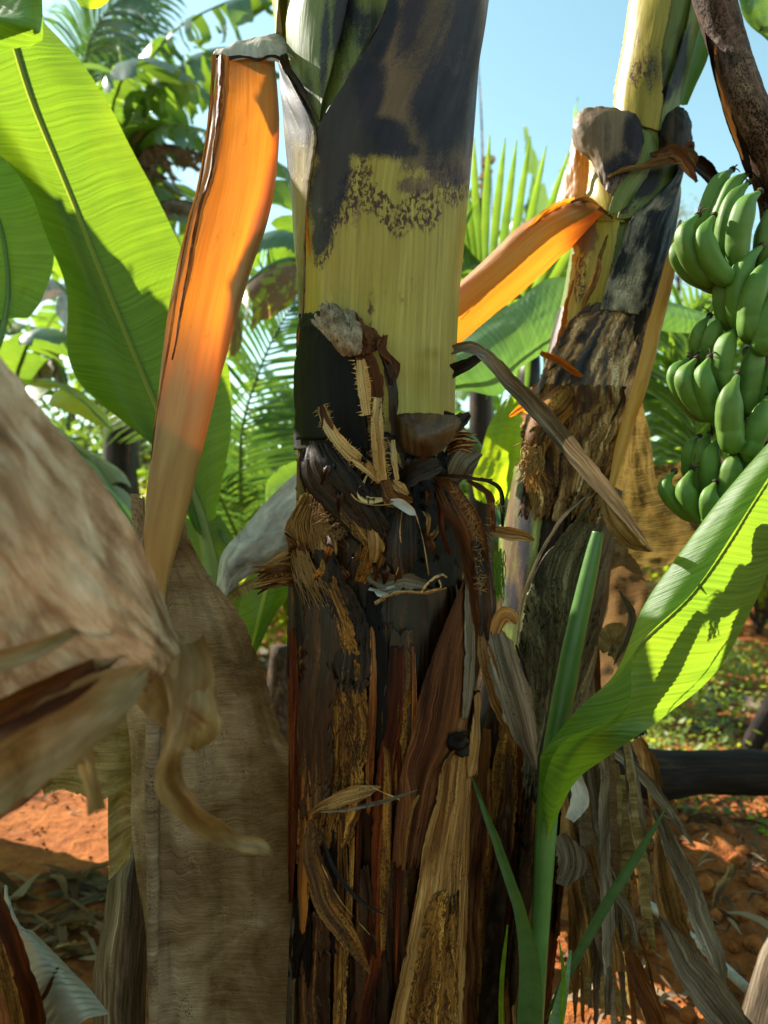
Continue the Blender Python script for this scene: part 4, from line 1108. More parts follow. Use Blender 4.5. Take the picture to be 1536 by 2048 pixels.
# rear face of its second leaf just right of the stalk
lf2 = MB().tube([P(450, 1330, 1.8), P(520, 1240, 1.8), P(560, 1150, 1.82)], [.014, .010, .006], 8, 16).build('leaf', M['fresh_stem'], t)
patch('blade', PG([[(480, 1170, 1.82), (520, 1130, 1.80), (560, 1110, 1.80), (605, 1130, 1.8)], [(450, 1200, 1.80), (495, 1210, 1.78), (540, 1190, 1.78), (590, 1170, 1.8)], [(455, 1250, 1.80), (490, 1270, 1.79), (520, 1280, 1.78), (545, 1240, 1.8)], [(478, 1330, 1.8), (490, 1330, 1.8), (505, 1320, 1.8), (515, 1300, 1.8)]]), M['big_leaf'], lf2, 30, 40, seed=6)
lf3 = MB().tube([P(438, 1200, 1.78), P(470, 1130, 1.79), P(440, 1060, 1.8)], [.01, .006, .004], 8, 16).build('leaf', M['fresh_stem'], t)
patch('blade', PG([[(365, 1030, 1.8), (400, 1050, 1.79), (440, 1030, 1.8)], [(360, 1090, 1.8), (410, 1100, 1.785), (480, 1110, 1.8)], [(385, 1180, 1.8), (425, 1190, 1.79), (450, 1190, 1.8)]]), M['big_leaf'], lf3, 30, 30, seed=8)

t = thing('banana_plant', tuple(P(-160, 1200, 1.9)[:2]) + (0,), 'banana plant off the left edge with one sunlit leaf hanging in', 'banana plant')
MB().tube([P(-160, 2090, 1.9), P(-165, 1400, 1.9), P(-150, 900, 1.9)], [.09, .08, .05], 16, 20).build('pseudostem', M['green_stem'], t)
lf = MB().tube([P(-150, 920, 1.9), P(-40, 760, 1.93), P(8, 650, 1.95), P(15, 540, 1.95), P(-10, 420, 1.95), P(-80, 330, 1.95)], [.02, .012, .008, .006, .005, .004], 10, 40).build('leaf', M['fresh_stem'], t)
patch('blade', PG([[(-260, 250, 1.9), (-120, 260, 1.92), (0, 300, 1.95)], [(-250, 350, 1.9), (-60, 370, 1.94), (48, 345, 1.95)], [(-200, 440, 1.92), (0, 450, 1.955), (88, 415, 1.95)],
                   [(-160, 530, 1.93), (12, 530, 1.955), (106, 510, 1.95)], [(-120, 600, 1.93), (12, 590, 1.955), (80, 600, 1.95)], [(-60, 650, 1.94), (5, 640, 1.95), (58, 636, 1.95)]]),
      M['leaf_b'], lf, 60, 90, rip=[(.015, 3, 4)], seed=12, ribs=(.0009, .009))
# unseen leaves, added outside the view to shade everything below
for k, (x0, y0, y1, z0, z1, sd) in enumerate([(-1.42, 1.35, 2.05, .25, 2.54, 1), (-1.46, 1.85, 2.75, .30, 2.76, 2), (-1.75, 1.0, 1.7, .1, 2.5, 3), (-2.15, 2.1, 3.6, .2, 2.0, 4)]):
    ym = (y0 + y1) / 2
    shade_leaf = MB().tube([(-1.72, 1.95, .3), (x0 - .05, ym, z0 + .1), (x0, ym, z0 + .4), (x0 + .01, ym, (z0 + z1) / 2), (x0 - .02, ym, z1)], [.03, .014, .010, .008, .003], 8, 40).build('leaf', M['fresh_stem'], t)
    rows_ = []
    for f_ in (0, .12, .3, .5, .7, .88, 1):
        z_ = z1 + (z0 - z1) * f_; w_ = math.sin(math.pi * (.16 + .80 * f_)) ** .45
        rows_.append([(x0 - .08, ym + (y0 - ym) * w_, z_ - .05), (x0 - .01, ym + (y0 - ym) * w_ * .5, z_), (x0, ym, z_ - .03), (x0 - .01, ym + (y1 - ym) * w_ * .5, z_), (x0 - .08, ym + (y1 - ym) * w_, z_ - .05)])
    patch('blade', rows_, M['big_leaf'], shade_leaf, 60, 140, rip=[(.03, 3, 6)], jag=(.03, .03, .05, .02), jf=(30, 9), seed=400 + sd)
# rolled leaf edge hanging in from the top left corner
t = thing('rolled_banana_leaf', P(20, -60, 1.0), 'curled dark green leaf edge hanging into the top left corner', 'leaf')
patch('blade', PG([[(-90, 10, 1.02), (-20, -20, 1.0), (40, -60, .99), (80, -90, 1.0)], [(-90, 40, .99), (-10, 30, .97), (50, 10, .96), (84, -10, .98)], [(-90, 30, .96), (-10, 34, .94), (60, 50, .94), (86, 60, .97)],
                   [(-90, 60, .965), (-10, 60, .95), (50, 66, .95), (86, 72, .975)], [(-90, 99, .98), (-10, 98, .975), (50, 94, .98), (84, 82, .985)]]), M['leaf_b'], t, 50, 50, seed=3, ribs=(.0004, .006), uvmid=0)
MB().tube([P(-90, -60, 1.05), P(60, -140, 1.05)], [.01, .008], 8, 8).build('midrib', M['fresh_stem'], t)
t = thing('leaf_tip', P(180, -60, 1.3), 'small green leaf tip dipping in at the top edge', 'leaf')
patch('blade', PG([[(120, -60, 1.3), (185, -70, 1.29), (250, -60, 1.3)], [(148, -5, 1.3), (185, -10, 1.285), (222, -5, 1.3)], [(165, 14, 1.3), (180, 18, 1.29), (200, 16, 1.3)]]), M['lime_leaf'], t, 24, 24, seed=5, ribs=(.0004, .006))

# ------------------------------------------------------------------ MAIN BANANA PLANT
T1 = Stem(1.2, [(-500, 790, 240), (-200, 775, 225), (0, 762, 205), (150, 762, 188), (300, 762, 174), (450, 762, 160), (600, 761, 148), (750, 757, 145), (850, 754, 146), (1000, 755, 152), (1200, 758, 158), (1400, 757, 163), (1600, 756, 154), (1800, 752, 153), (2048, 748, 160), (2300, 745, 172), (2500, 745, 185), (2740, 745, 200)])
t = thing('banana_plant', (float(P(757, 1024, 1.2)[0]), 1.2, 0), 'thick main banana plant with yellow sheath above and rotting brown sheaths below', 'banana plant')
main = t
green_stain = blobs({'r': [(690, 20, 26, 130, 6, .95), (735, 60, 60, 60, 0, .75), (650, 100, 12, 120, 3, .75), (668, 200, 14, 90, 10, .5), (605, 230, 30, 110, 5, .62)], 'g': [(700, 140, 60, 40, 0, .4), (620, 330, 40, 90, 0, .55)]})
T1.full('inner_stem', M['green_stem'], t, -500, 905, stain=green_stain, wob=.003)
T1.full('lower_stem', M['mixed'], t, 895, 2760, off=.003, seg=120, n=260, wob=.009, seed=9, ribs=.006)
ystain = blobs({
    'r': [(712, 200, 48, 120, 14, 1.25), (665, 275, 34, 70, 0, 1.3), (660, 370, 38, 90, 14, 1.2), (745, 275, 75, 42, 0, 1.2), (645, 470, 20, 45, 12, 1.0), (765, 60, 26, 110, 16, 1.0), (885, 220, 70, 120, 4, .95), (930, 120, 50, 200, 0, .8), (860, 60, 110, 120, 0, .60), (800, 300, 60, 24, 0, .8), (905, 340, 24, 50, 0, .62), (870, 330, 40, 20, 0, .6)],
    'g': [(860, 80, 140, 230, 3, 1.5), (800, 200, 70, 80, 0, 1.3), (870, 270, 95, 60, 0, 1.3), (900, 330, 50, 50, 0, .8), (690, 430, 50, 60, 30, .4), (835, 370, 60, 26, 0, .55), (680, 560, 50, 60, 0, .28)],
    'b': [(692, 400, 26, 90, 28, .95), (768, 420, 20, 60, -28, 1.0), (725, 400, 50, 30, 0, .6), (803, 440, 22, 40, 20, 1.0), (845, 420, 50, 40, -20, .75), (900, 370, 40, 46, 0, .8), (742, 610, 10, 60, 0, .5), (650, 500, 18, 44, 20, .9), (810, 560, 90, 110, 0, .22)]})
T1.sheath('leaf_sheath', [(845, -300, 1060, -300), (790, -100, 1035, -100), (776, 0, 1012, 0), (748, 80, 1000, 80), (706, 160, 985, 160), (664, 240, 975, 240), (640, 310, 968, 310), (634, 400, 955, 400), (634, 500, 948, 500), (630, 600, 942, 600), (626, 720, 936, 720), (624, 860, 938, 860), (624, 950, 938, 950)],
          .007, M['yellow_stem'], t, lift=(.004, 0), jag=(.012, 0, 0, 0), stain=ystain, nu=110, nv=260, thick=.003, seed=21, cols=11)
# backlit orange rim of that sheath
ribbon('sheath_rim', [(648, 290, 1.115), (632, 340, 1.11), (624, 400, 1.11), (618, 460, 1.112), (622, 510, 1.115), (628, 560, 1.12)], (.003, .010, .014, .015, .010, .002), M['flame'], t, twist=(20,), jag=.5, rip=.003, seed=31, curl=.5)
ribbon('sheath_edge', [(790, -30, 1.04), (770, 20, 1.045), (738, 80, 1.055), (700, 150, 1.065), (665, 225, 1.085), (645, 290, 1.10)], (.004, .003, .004, .0035, .006, .004), M['grey'], t, jag=.4, rip=.0015, seed=32)
sst = blobs({'r': [(560, 200, 50, 90, 0, .85), (600, 240, 40, 60, 0, .8), (640, 250, 30, 60, -30, .6), (575, 320, 20, 70, 0, .7)], 'g': [(590, 640, 40, 120, 0, .8), (575, 420, 12, 120, 0, .8)], 'b': [(600, 500, 40, 200, 0, .3)]})
T1.sheath('leaf_sheath', [(525, 60, 560, 75), (528, 110, 585, 120), (538, 180, 625, 190), (548, 250, 655, 262), (556, 320, 650, 330), (570, 400, 640, 400), (578, 480, 634, 480), (588, 560, 632, 560), (594, 640, 628, 640), (600, 740, 620, 740), (604, 860, 616, 860)],
          .011, M['tan_stem'], t, lift=(.002, .003), jag=(.03, .03, 0, 0), stain=sst, seed=22, thick=.003)
ribbon('sheath_edge', [(556, 108, 1.12), (590, 160, 1.09), (622, 215, 1.08), (650, 262, 1.078)], (.006, .007, .004, .002), M['mixed'], t, rip=.0015, seed=33)
T1.sheath('leaf_sheath', [(520, -250, 600, -260), (520, -80, 590, -80), (522, 0, 585, 0), (530, 80, 575, 90), (540, 130, 570, 140)], .009, M['yellow_stem'], t, lift=(0, .003), jag=(0, .03, 0, .05), seed=23, stain=blobs({'g': [(590, 40, 10, 100, 0, .5)]}))
T1.sheath('leaf_sheath', [(600, -250, 700, -250), (600, -50, 712, -60), (590, 60, 700, 40), (600, 150, 680, 130), (630, 230, 660, 215), (648, 270, 655, 265)], .005, M['green_stem'], t, lift=(0, .002), jag=(.02, .02, 0, .02), seed=24, stain=green_stain)
T1.sheath('old_sheath', [(600, 640, 630, 625), (598, 690, 640, 690), (596, 800, 640, 800), (598, 900, 640, 900), (602, 1000, 650, 1010)], .009, M['ochre'], t, seed=25)

# crown above the frame: petioles and a few leaves that the stem carries
top = P(790, -520, 1.2)
for k, (dx, dy, l) in enumerate([(1.1, .7, 2.2), (.5, 1.0, 2.2), (1.5, -.4, 2.0), (.2, -1.2, 2.0)]):
    pts = [top, top + np.array([dx * .1, dy * .1, .8]), top + np.array([dx * .3, dy * .3, 1.8]), top + np.array([dx * .7, dy * .7, 2.5]), top + np.array([dx * 1.2, dy * 1.2, 2.5])]
    lf = make_rib(pts, .035, .006, M['green_stem'], t, 'leaf')
    m = MB(); banana_blade(m, pts[1:], .30, 600 + k, 9, .4, .3); m.build('blade', M['leaf_b'], lf)

# the snapped orange leaf hanging down on the left --------------------------------
ax = [(488, 104, 1.10), (489, 180, 1.075), (486, 260, 1.065), (474, 350, 1.055), (455, 440, 1.05), (432, 530, 1.05), (411, 640, 1.05), (388, 760, 1.055), (364, 880, 1.06), (343, 980, 1.07), (326, 1080, 1.08), (322, 1150, 1.09), (318, 1220, 1.10)]
lw = [58, 60, 68, 72, 76, 76, 74, 67, 56, 48, 38, 24, 18]   # half width left
rw = [58, 66, 74, 78, 78, 72, 62, 52, 46, 42, 32, 16, 12]
g = []
for (x, y, d), a, b in zip(ax, lw, rw):
    k = -.10
    dep = (a + b) / 2 / F * 1.05
    row = []
    for s_ in (-1.0, -.86, -.5, 0, .5, .86, 1.0):
        off = a * s_ if s_ < 0 else b * s_
        z = dep * (.22 if s_ < 0 else .80) * (1 - math.sqrt(max(0, 1 - s_ * s_ * .97)))
        row.append((x + off, y + off * .10 * (1 if y > 300 else 0), d + z - dep * .3))
    g.append(row)
dl = thing('hanging_dead_leaf_anchor', (0, 0, 0), 'x', 'x') if False else None
pet = patch('petiole', PG(g), M['petiole'], t, 60, 220, rip=[(.003, 2, 6)], jag=(.012, .005, .01, 0), jf=(50, 20), seed=41, stain=lambda px, py: np.stack([np.clip(np.maximum(np.clip((py - 560) / 260, 0, 1), np.clip(((px - np.interp(py, [100, 300, 400, 600, 800], [532, 528, 505, 440, 400])) / 34), 0, 1) * 1.1 + np.clip((190 - py) / 90, 0, 1) * .7), 0, 1.2), px * 0, px * 0], -1))  # st paints the fade of the sun glow: downwards, rightwards and at the top
# folded inner lip on the left
ribbon('petiole_lip', [(447, 112, 1.058), (444, 190, 1.040), (436, 260, 1.030), (425, 340, 1.020), (402, 430, 1.015), (382, 520, 1.015), (362, 620, 1.020), (346, 720, 1.020)], (.018, .016, .013, .010, .009, .008, .006, .003), M['redfib'], pet, twist=(0, 5, 0), jag=.25, rip=.003, seed=42, curl=-.6)
ribbon('petiole_lip', [(430, 108, 1.055), (424, 190, 1.040), (414, 280, 1.030), (396, 380, 1.020), (372, 470, 1.020), (352, 600, 1.020), (336, 700, 1.025), (316, 820, 1.030), (302, 920, 1.040)], (.007, .006, .005, .005, .005, .004, .004, .003, .002), M['redfib'], pet, twist=(10,), jag=.35, rip=.0015, seed=43)
patch('petiole_fold', PG([[(424, 122, 1.09), (470, 118, 1.075), (520, 116, 1.075), (555, 125, 1.09)], [(430, 104, 1.095), (470, 92, 1.085), (520, 96, 1.085), (562, 112, 1.09)], [(450, 100, 1.12), (490, 84, 1.12), (530, 76, 1.12), (580, 108, 1.10)], [(500, 104, 1.16), (530, 80, 1.16), (560, 70, 1.15), (605, 150, 1.11)]]), M['cap'], pet, 40, 30, rip=[(.006, 6, 4)], jag=(0, 0, 0, .02), seed=44, thick=.001)
ribbon('petiole_edge', [(430, 112, 1.07), (455, 116, 1.066), (490, 112, 1.06), (515, 118, 1.06), (548, 112, 1.065), (580, 140, 1.075), (612, 190, 1.08)], (.006, .008, .006, .007, .006, .005, .004), M['dark_strap'], pet, jag=.6, rip=.003, seed=45)
# the blade of that leaf: one wide hanging sheet
g = [[(262, 985, 1.12), (285, 1000, 1.11), (310, 1060, 1.13), (335, 1080, 1.14), (352, 1010, 1.15)],
     [(268, 1080, 1.12), (295, 1110, 1.11), (330, 1120, 1.13), (372, 1110, 1.15), (398, 1135, 1.17)],
     [(262, 1190, 1.13), (300, 1200, 1.10), (350, 1200, 1.13), (430, 1210, 1.18), (478, 1222, 1.20)],
     [(250, 1320, 1.15), (300, 1330, 1.10), (370, 1320, 1.14), (470, 1320, 1.20), (532, 1345, 1.24)],
     [(255, 1460, 1.16), (305, 1470, 1.10), (380, 1460, 1.15), (500, 1450, 1.22), (572, 1480, 1.27)],
     [(262, 1600, 1.16), (305, 1610, 1.10), (390, 1600, 1.15), (520, 1590, 1.24), (650, 1580, 1.33)],
     [(275, 1800, 1.15), (310, 1800, 1.10), (400, 1800, 1.15), (540, 1800, 1.25), (690, 1800, 1.34)],
     [(285, 2000, 1.14), (315, 2000, 1.10), (410, 2000, 1.15), (550, 2000, 1.25), (700, 2000, 1.34)],
     [(290, 2300, 1.14), (320, 2300, 1.10), (420, 2300, 1.15), (560, 2300, 1.25), (700, 2300, 1.34)]]
patch('dead_blade', PG(g), M['dead_blade'], pet, 110, 240, rip=[(.024, 4, 3), (.007, 12, 3), (.0015, 8, 22)], jag=(.01, .07, .03, 0), jf=(34, 12), seed=46, uvmid=.2)
MB().tube([P(318, 1150, 1.105), P(312, 1280, 1.105), P(306, 1450, 1.10), P(305, 1700, 1.10), P(312, 2300, 1.10)], [.012, .013, .012, .010, .007], 10, 60, wob=(20, .002)).build('dead_midrib', M['dead_blade'], pet)

# ---- cavity, flap and rotting fragments in the middle --------------------------------
S = T1.sheath
S('blackened_sheath', [(622, 628, 680, 618), (604, 665, 715, 650), (600, 700, 728, 700), (602, 780, 735, 780), (606, 860, 742, 860), (612, 900, 745, 900)], .012, M['black'], t, lift=(.004, .006), seed=51, jag=(.04, .03, .06, .02), thick=.003)
S('blackened_sheath', [(640, 650, 705, 640), (622, 710, 704, 700), (618, 780, 712, 780), (622, 880, 720, 880)], .015, M['black'], t, lift=(.006, .0), seed=52)
ribbon('flame_rim', [(604, 640, 1.15), (599, 680, 1.15), (597, 725, 1.15)], (.004, .007, .003), M['flame'], t, seed=53, jag=.5)
patch('bent_flap', PG([[(618, 640, 1.09), (650, 602, 1.075), (690, 612, 1.065), (716, 628, 1.075)], [(640, 662, 1.065), (668, 640, 1.045), (700, 642, 1.045), (722, 650, 1.055)], [(664, 690, 1.05), (685, 676, 1.035), (708, 676, 1.035), (724, 680, 1.045)], [(688, 712, 1.055), (700, 714, 1.045), (712, 712, 1.045), (722, 706, 1.05)]]), dry_mat('papery_flap', [(0.09, 0.06, 0.035), (0.20, 0.15, 0.10), (0.32, 0.26, 0.19), (0.44, 0.38, 0.30)], fib=150, fl=25, patch=(40, 25), speck=.4, fibamt=.3, bump=.0005, across=True), t, 50, 50, rip=[(.007, 4, 5)], jag=(.06, .10, .28, .12), jf=(10, 14), seed=54, thick=.0015)
patch('bent_flap', PG([[(712, 622, 1.07), (722, 640, 1.06), (735, 650, 1.065)], [(714, 670, 1.055), (735, 672, 1.045), (760, 670, 1.06)], [(716, 715, 1.05), (745, 705, 1.045), (778, 690, 1.065)]]), M['redfib'], t, 24, 34, rip=[(.006, 4, 4)], jag=(.1, .1, .1, .1), seed=55, thick=.0015)
def rib(nm, pts, w, mt, parent=t, **kw):
    kw.setdefault('seed', R_.randint(1, 9999))
    return ribbon(nm, pts, w, M[mt], parent, **kw)
rib('ragged_strip', [(722, 690, 1.05), (738, 750, 1.045), (748, 820, 1.045), (752, 880, 1.05)], (.020, .036, .032, .016), 'redfib', jag=.35, rip=.006)
rib('ragged_strip', [(760, 690, 1.055), (778, 740, 1.05), (785, 800, 1.05), (792, 870, 1.055)], (.012, .018, .016, .012), 'mixed', jag=.4, rip=.006, twist=(20, -20))
rib('ragged_strip', [(770, 670, 1.05), (762, 700, 1.045), (790, 730, 1.05), (780, 770, 1.05)], (.008, .02, .022, .006), 'redfib', jag=.4, rip=.006, twist=(0, 60, 20))
def spiny(pts, w, seed):
    r = np.random.default_rng(seed)
    o = rib('spiny_fibre_strip', pts, w, 'fibre', jag=.3, rip=.003, seed=seed)
    m = MB(); C = curve(np.array([P(*q) for q in pts]), np.linspace(0, 1, 46)); T = unit(np.gradient(C, axis=0)); Sd = unit(np.cross(T, [0, -1, 0]))
    for k in range(46):
        for sg in (1, -1):
            if r.random() < .45: continue
            h = np.mean(w) / 2
            a = C[k] + Sd[k] * sg * h * .8; l = r.uniform(.0015, .009)
            m.tube([a, a + Sd[k] * sg * l + T[k] * r.uniform(-.003, .003) + [0, -r.uniform(0, .003), 0]], [.0009, .0001], 4, 3, cap=False)
    tag(m.build('fibre_hairs', M['fibre'], o), kind='stuff')
spiny([(642, 812, 1.06), (662, 862, 1.045), (700, 905, 1.035), (730, 930, 1.035), (762, 962, 1.04)], (.013, .018, .020, .018, .012), 61)
spiny([(757, 795, 1.04), (756, 850, 1.03), (760, 910, 1.03), (768, 960, 1.035)], (.012, .018, .019, .014), 62)
spiny([(718, 720, 1.04), (726, 770, 1.035), (735, 830, 1.035)], (.014, .020, .012), 63)
rib('torn_scrap', [(640, 812, 1.055), (652, 850, 1.048), (668, 880, 1.048)], (.006, .018, .02), 'redfib', jag=.4)
S('blackened_sheath', [(612, 870, 800, 860), (608, 920, 840, 930), (606, 1000, 850, 1000), (610, 1080, 860, 1080)], .010, M['mixed'], t, seed=64, jag=(.06, .06, .2, .2), rip=.006, folds=.006)
# big dark wrinkled fold sweeping down to the right
patch('dark_fold', PG([[(606, 900, 1.085), (622, 884, 1.075), (650, 888, 1.06), (672, 900, 1.055)], [(600, 930, 1.08), (632, 918, 1.055), (672, 925, 1.04), (700, 935, 1.04)], [(612, 975, 1.08), (650, 962, 1.05), (695, 958, 1.03), (728, 968, 1.035)], [(648, 1012, 1.07), (684, 1000, 1.045), (722, 995, 1.03), (752, 1008, 1.035)], [(690, 1058, 1.065), (720, 1048, 1.045), (750, 1040, 1.035), (780, 1052, 1.04)], [(735, 1110, 1.07), (757, 1104, 1.055), (778, 1100, 1.05), (792, 1098, 1.055)]]), M['dark_strap'], t, 60, 80, rip=[(.006, 12, 2), (.004, 5, 4)], jag=(.05, .06, .02, .1), seed=65, thick=.002)
rib('fringe', [(604, 900, 1.08), (600, 940, 1.078), (612, 985, 1.08)], (.006, .007, .004), 'mixed', jag=.7)
# orange fibres catching the sun at the left
m = MB(); r = np.random.default_rng(66)
for k in range(90):
    x0 = r.uniform(618, 676); x1 = 604 + (x0 - 618) * 1.5 + r.uniform(-5, 5); y1 = r.uniform(1080, 1118)
    a = T1.pt(x0 * .6 + 655 * .4, r.uniform(985, 1015), .012 + r.uniform(0, .006)); b = T1.pt((x0 + x1) / 2 - 4, 1050, .018 + r.uniform(0, .008)); c = T1.pt(x1, y1, .014 + r.uniform(0, .007))
    m.tube([a, b, c], [.0007, .0009, .0005], 4, 8, cap=False)
fs = S('fibrous_sheath', [(624, 985, 650, 985), (612, 1020, 668, 1020), (606, 1060, 684, 1062), (604, 1108, 694, 1112)], .014, M['fibre'], t, seed=67, jag=(.08, .1, .2, .15), rip=.004, folds=.004, thick=.002)
tag(m.build('fibre_hairs', M['fibre'], fs), kind='stuff')
S('curled_scrap', [(606, 1085, 640, 1080), (602, 1100, 650, 1100), (606, 1122, 640, 1124)], .020, M['rust'], t, seed=68, jag=(.1, .2, .2, .2), rip=.006)
S('folded_sheath', [(604, 1095, 690, 1100), (600, 1150, 712, 1160), (600, 1230, 742, 1240), (602, 1300, 748, 1330), (604, 1360, 740, 1400)], .016, M['dark_strap'], t, seed=69, lift=(0, .006), jag=(.02, .08, .1, .2), rip=.004, folds=.004, thick=.002)
m = MB()
for k in range(60):
    x0 = r.uniform(612, 650); a = T1.pt(x0, r.uniform(1095, 1120), .024); b = T1.pt(x0 + 14, 1150 + r.uniform(-20, 20), .027); c = T1.pt(x0 + r.uniform(18, 40), r.uniform(1170, 1220), .022)
    m.tube([a, b, c], [.0005, .0005, .0002], 4, 7, cap=False)
for k in range(70):
    x0 = r.uniform(672, 705); y0 = r.uniform(1010, 1080); a = T1.pt(x0, y0, .016); b = T1.pt(x0 + r.uniform(-18, 18), y0 + r.uniform(-10, 18), .03); c = T1.pt(x0 + r.uniform(-25, 25), y0 + r.uniform(-20, 30), .022)
    m.tube([a, b, c], [.0004, .0004, .0002], 4, 7, cap=False)
tag(m.build('pale_hairs', M['fibre'], t), kind='stuff')
# tan tongue, rounded dark flap, frill
rib('pale_tongue', [(690, 985, 1.055), (715, 1030, 1.045), (745, 1080, 1.04), (738, 1130, 1.045), (722, 1165, 1.055)], (.025, .045, .042, .034, .022), 'ochre', jag=.22, rip=.007, curl=.5)
rib('pale_tongue', [(742, 1040, 1.043), (752, 1085, 1.037), (748, 1125, 1.042)], (.012, .022, .010), 'tan', jag=.3, rip=.005)
patch('rounded_flap', PG([[(772, 1035, 1.055), (800, 1020, 1.045), (835, 1030, 1.055)], [(762, 1075, 1.05), (795, 1075, 1.03), (835, 1075, 1.045)], [(762, 1115, 1.05), (795, 1120, 1.03), (832, 1115, 1.045)], [(775, 1145, 1.055), (800, 1158, 1.045), (822, 1145, 1.055)]]), M['dark_strap'], t, 36, 44, rip=[(.003, 3, 3)], jag=(.05, .05, .05, .05), seed=70, thick=.002)
S('blackened_sheath', [(800, 900, 905, 900), (798, 1000, 905, 1000), (800, 1100, 905, 1100), (810, 1180, 900, 1180)], .013, M['black'], t, seed=71, jag=(.15, .03, .1, .15), rip=.006)
rib('fuzzy_frill', [(735, 1155, 1.05), (770, 1170, 1.042), (810, 1160, 1.042), (852, 1165, 1.05)], (.018, .026, .030, .014), 'grey', jag=.5, rip=.008, twist=(20, -20))
rib('fuzzy_frill', [(738, 1178, 1.045), (765, 1186, 1.04), (790, 1176, 1.045)], (.006, .014, .004), 'white_dead', jag=.8, rip=.008)
for (pts, w) in [([(752, 1206, 1.04), (775, 1192, 1.03), (808, 1184, 1.028), (850, 1186, 1.03), (893, 1176, 1.04)], .0028), ([(842, 1186, 1.03), (858, 1164, 1.025), (882, 1150, 1.03), (892, 1154, 1.04)], .0022), ([(852, 1184, 1.03), (880, 1176, 1.025), (878, 1160, 1.03)], .0012)]:
    MB().tube([P(*q) for q in pts], [w, w * .9, w * .8, w * .6][:len(pts)] if len(pts) > 3 else [w, w, w * .6], 7, 40, wob=(160, .0022), seed=5).build('tendril', M['fibre'], t)
for (pts, w) in [([(700, 915, 1.04), (698, 960, 1.03), (708, 995, 1.03), (745, 1010, 1.03), (785, 1008, 1.03)], .0008), ([(806, 1015, 1.04), (800, 1060, 1.03), (803, 1110, 1.03), (792, 1150, 1.035)], .0008), ([(832, 1028, 1.035), (846, 1080, 1.03), (858, 1150, 1.035)], .0007), ([(700, 1470, 1.05), (730, 1560, 1.04), (800, 1600, 1.04)], .0005), ([(640, 1720, 1.06), (680, 1800, 1.04), (740, 1870, 1.035)], .0008)]:
    MB().tube([P(*q) for q in pts], w, 5, 30, wob=(40, .002)).build('thin_thread', M['fibre'], t)
rib('pale_scrap', [(786, 962, 1.035), (800, 975, 1.028), (816, 990, 1.03)], (.006, .016, .004), 'fibre', jag=.3)
rib('pale_scrap', [(778, 1003, 1.035), (800, 1008, 1.028), (822, 1022, 1.03), (832, 1030, 1.032)], (.004, .014, .012, .002), 'white_dead', jag=.2)
rib('torn_scrap', [(770, 960, 1.035), (790, 1000, 1.03), (825, 1000, 1.03)], (.02, .03, .01), 'ochre', jag=.5, rip=.006)
rib('torn_scrap', [(735, 950, 1.04), (718, 985, 1.03), (735, 1002, 1.028), (765, 1000, 1.03)], (.006, .010, .012, .006), 'fibre', jag=.2, twist=(60, 30, 0))
rib('torn_scrap', [(788, 880, 1.04), (790, 920, 1.035), (795, 960, 1.035)], (.006, .010, .006), 'fibre', jag=.4)
for k in range(26):
    x, y = R_.uniform(640, 880), R_.uniform(880, 1130)
    a = R_.uniform(-1, 1)
    pts = [(x, y, 1.055), (x + 14 * a + 4, y + R_.uniform(8, 26), 1.04 + R_.uniform(-.01, .005)), (x + 26 * a, y + R_.uniform(26, 60), 1.05)]
    rib('torn_scrap', pts, (.003, R_.uniform(.006, .016), .002), R_.choice(['redfib', 'mixed', 'ochre', 'dark_strap', 'mixed', 'tan']), jag=.5, rip=.006, twist=(R_.uniform(-50, 50), R_.uniform(-50, 50)))
# glossy cup of a cut sheath
patch('cut_sheath_cup', PG([[(785, 836, 1.09), (800, 828, 1.055), (850, 826, 1.03), (905, 830, 1.045), (942, 826, 1.09)], [(790, 852, 1.075), (808, 850, 1.04), (850, 850, 1.008), (900, 850, 1.03), (940, 842, 1.075)], [(795, 876, 1.075), (815, 880, 1.035), (850, 884, 1.005), (890, 878, 1.03), (920, 862, 1.07)], [(808, 905, 1.08), (830, 912, 1.05), (850, 914, 1.035), (876, 905, 1.05), (900, 885, 1.08)]]), M['cup'], t, 60, 40, rip=[(.003, 4, 3)], jag=(.03, .05, .06, .05), jf=(8, 9), seed=72, thick=.002)
rib('bent_flap', [(885, 842, 1.06), (915, 845, 1.05), (940, 830, 1.06)], (.03, .03, .008), 'dark_strap', jag=.4, rip=.005)
rib('torn_scrap', [(800, 965, 1.05), (840, 940, 1.03), (880, 925, 1.05)], (.02, .035, .02), 'dark_strap', jag=.3, rip=.006)
rib('blue_grey_scrap', [(905, 960, 1.12), (925, 925, 1.10), (955, 900, 1.12)], (.02, .04, .02), 'grey', jag=.2)
for k in range(16):
    y0 = 862 + k * 2.4
    MB().tube([P(895, y0 + 10, 1.12), P(920, y0, 1.10), P(R_.uniform(940, 957), y0 + R_.uniform(-4, 8), 1.11)], [.0025, .0025, .001], 5, 8, wob=(60, .001), seed=k).build('stub_fibre', M['rust' if k % 3 else 'fibre'], t)
S('dry_side_strip', [(898, 850, 912, 850), (896, 950, 914, 950), (898, 1050, 912, 1060)], .012, M['grey'], t, seed=73, jag=(.1, .1, 0, 0))

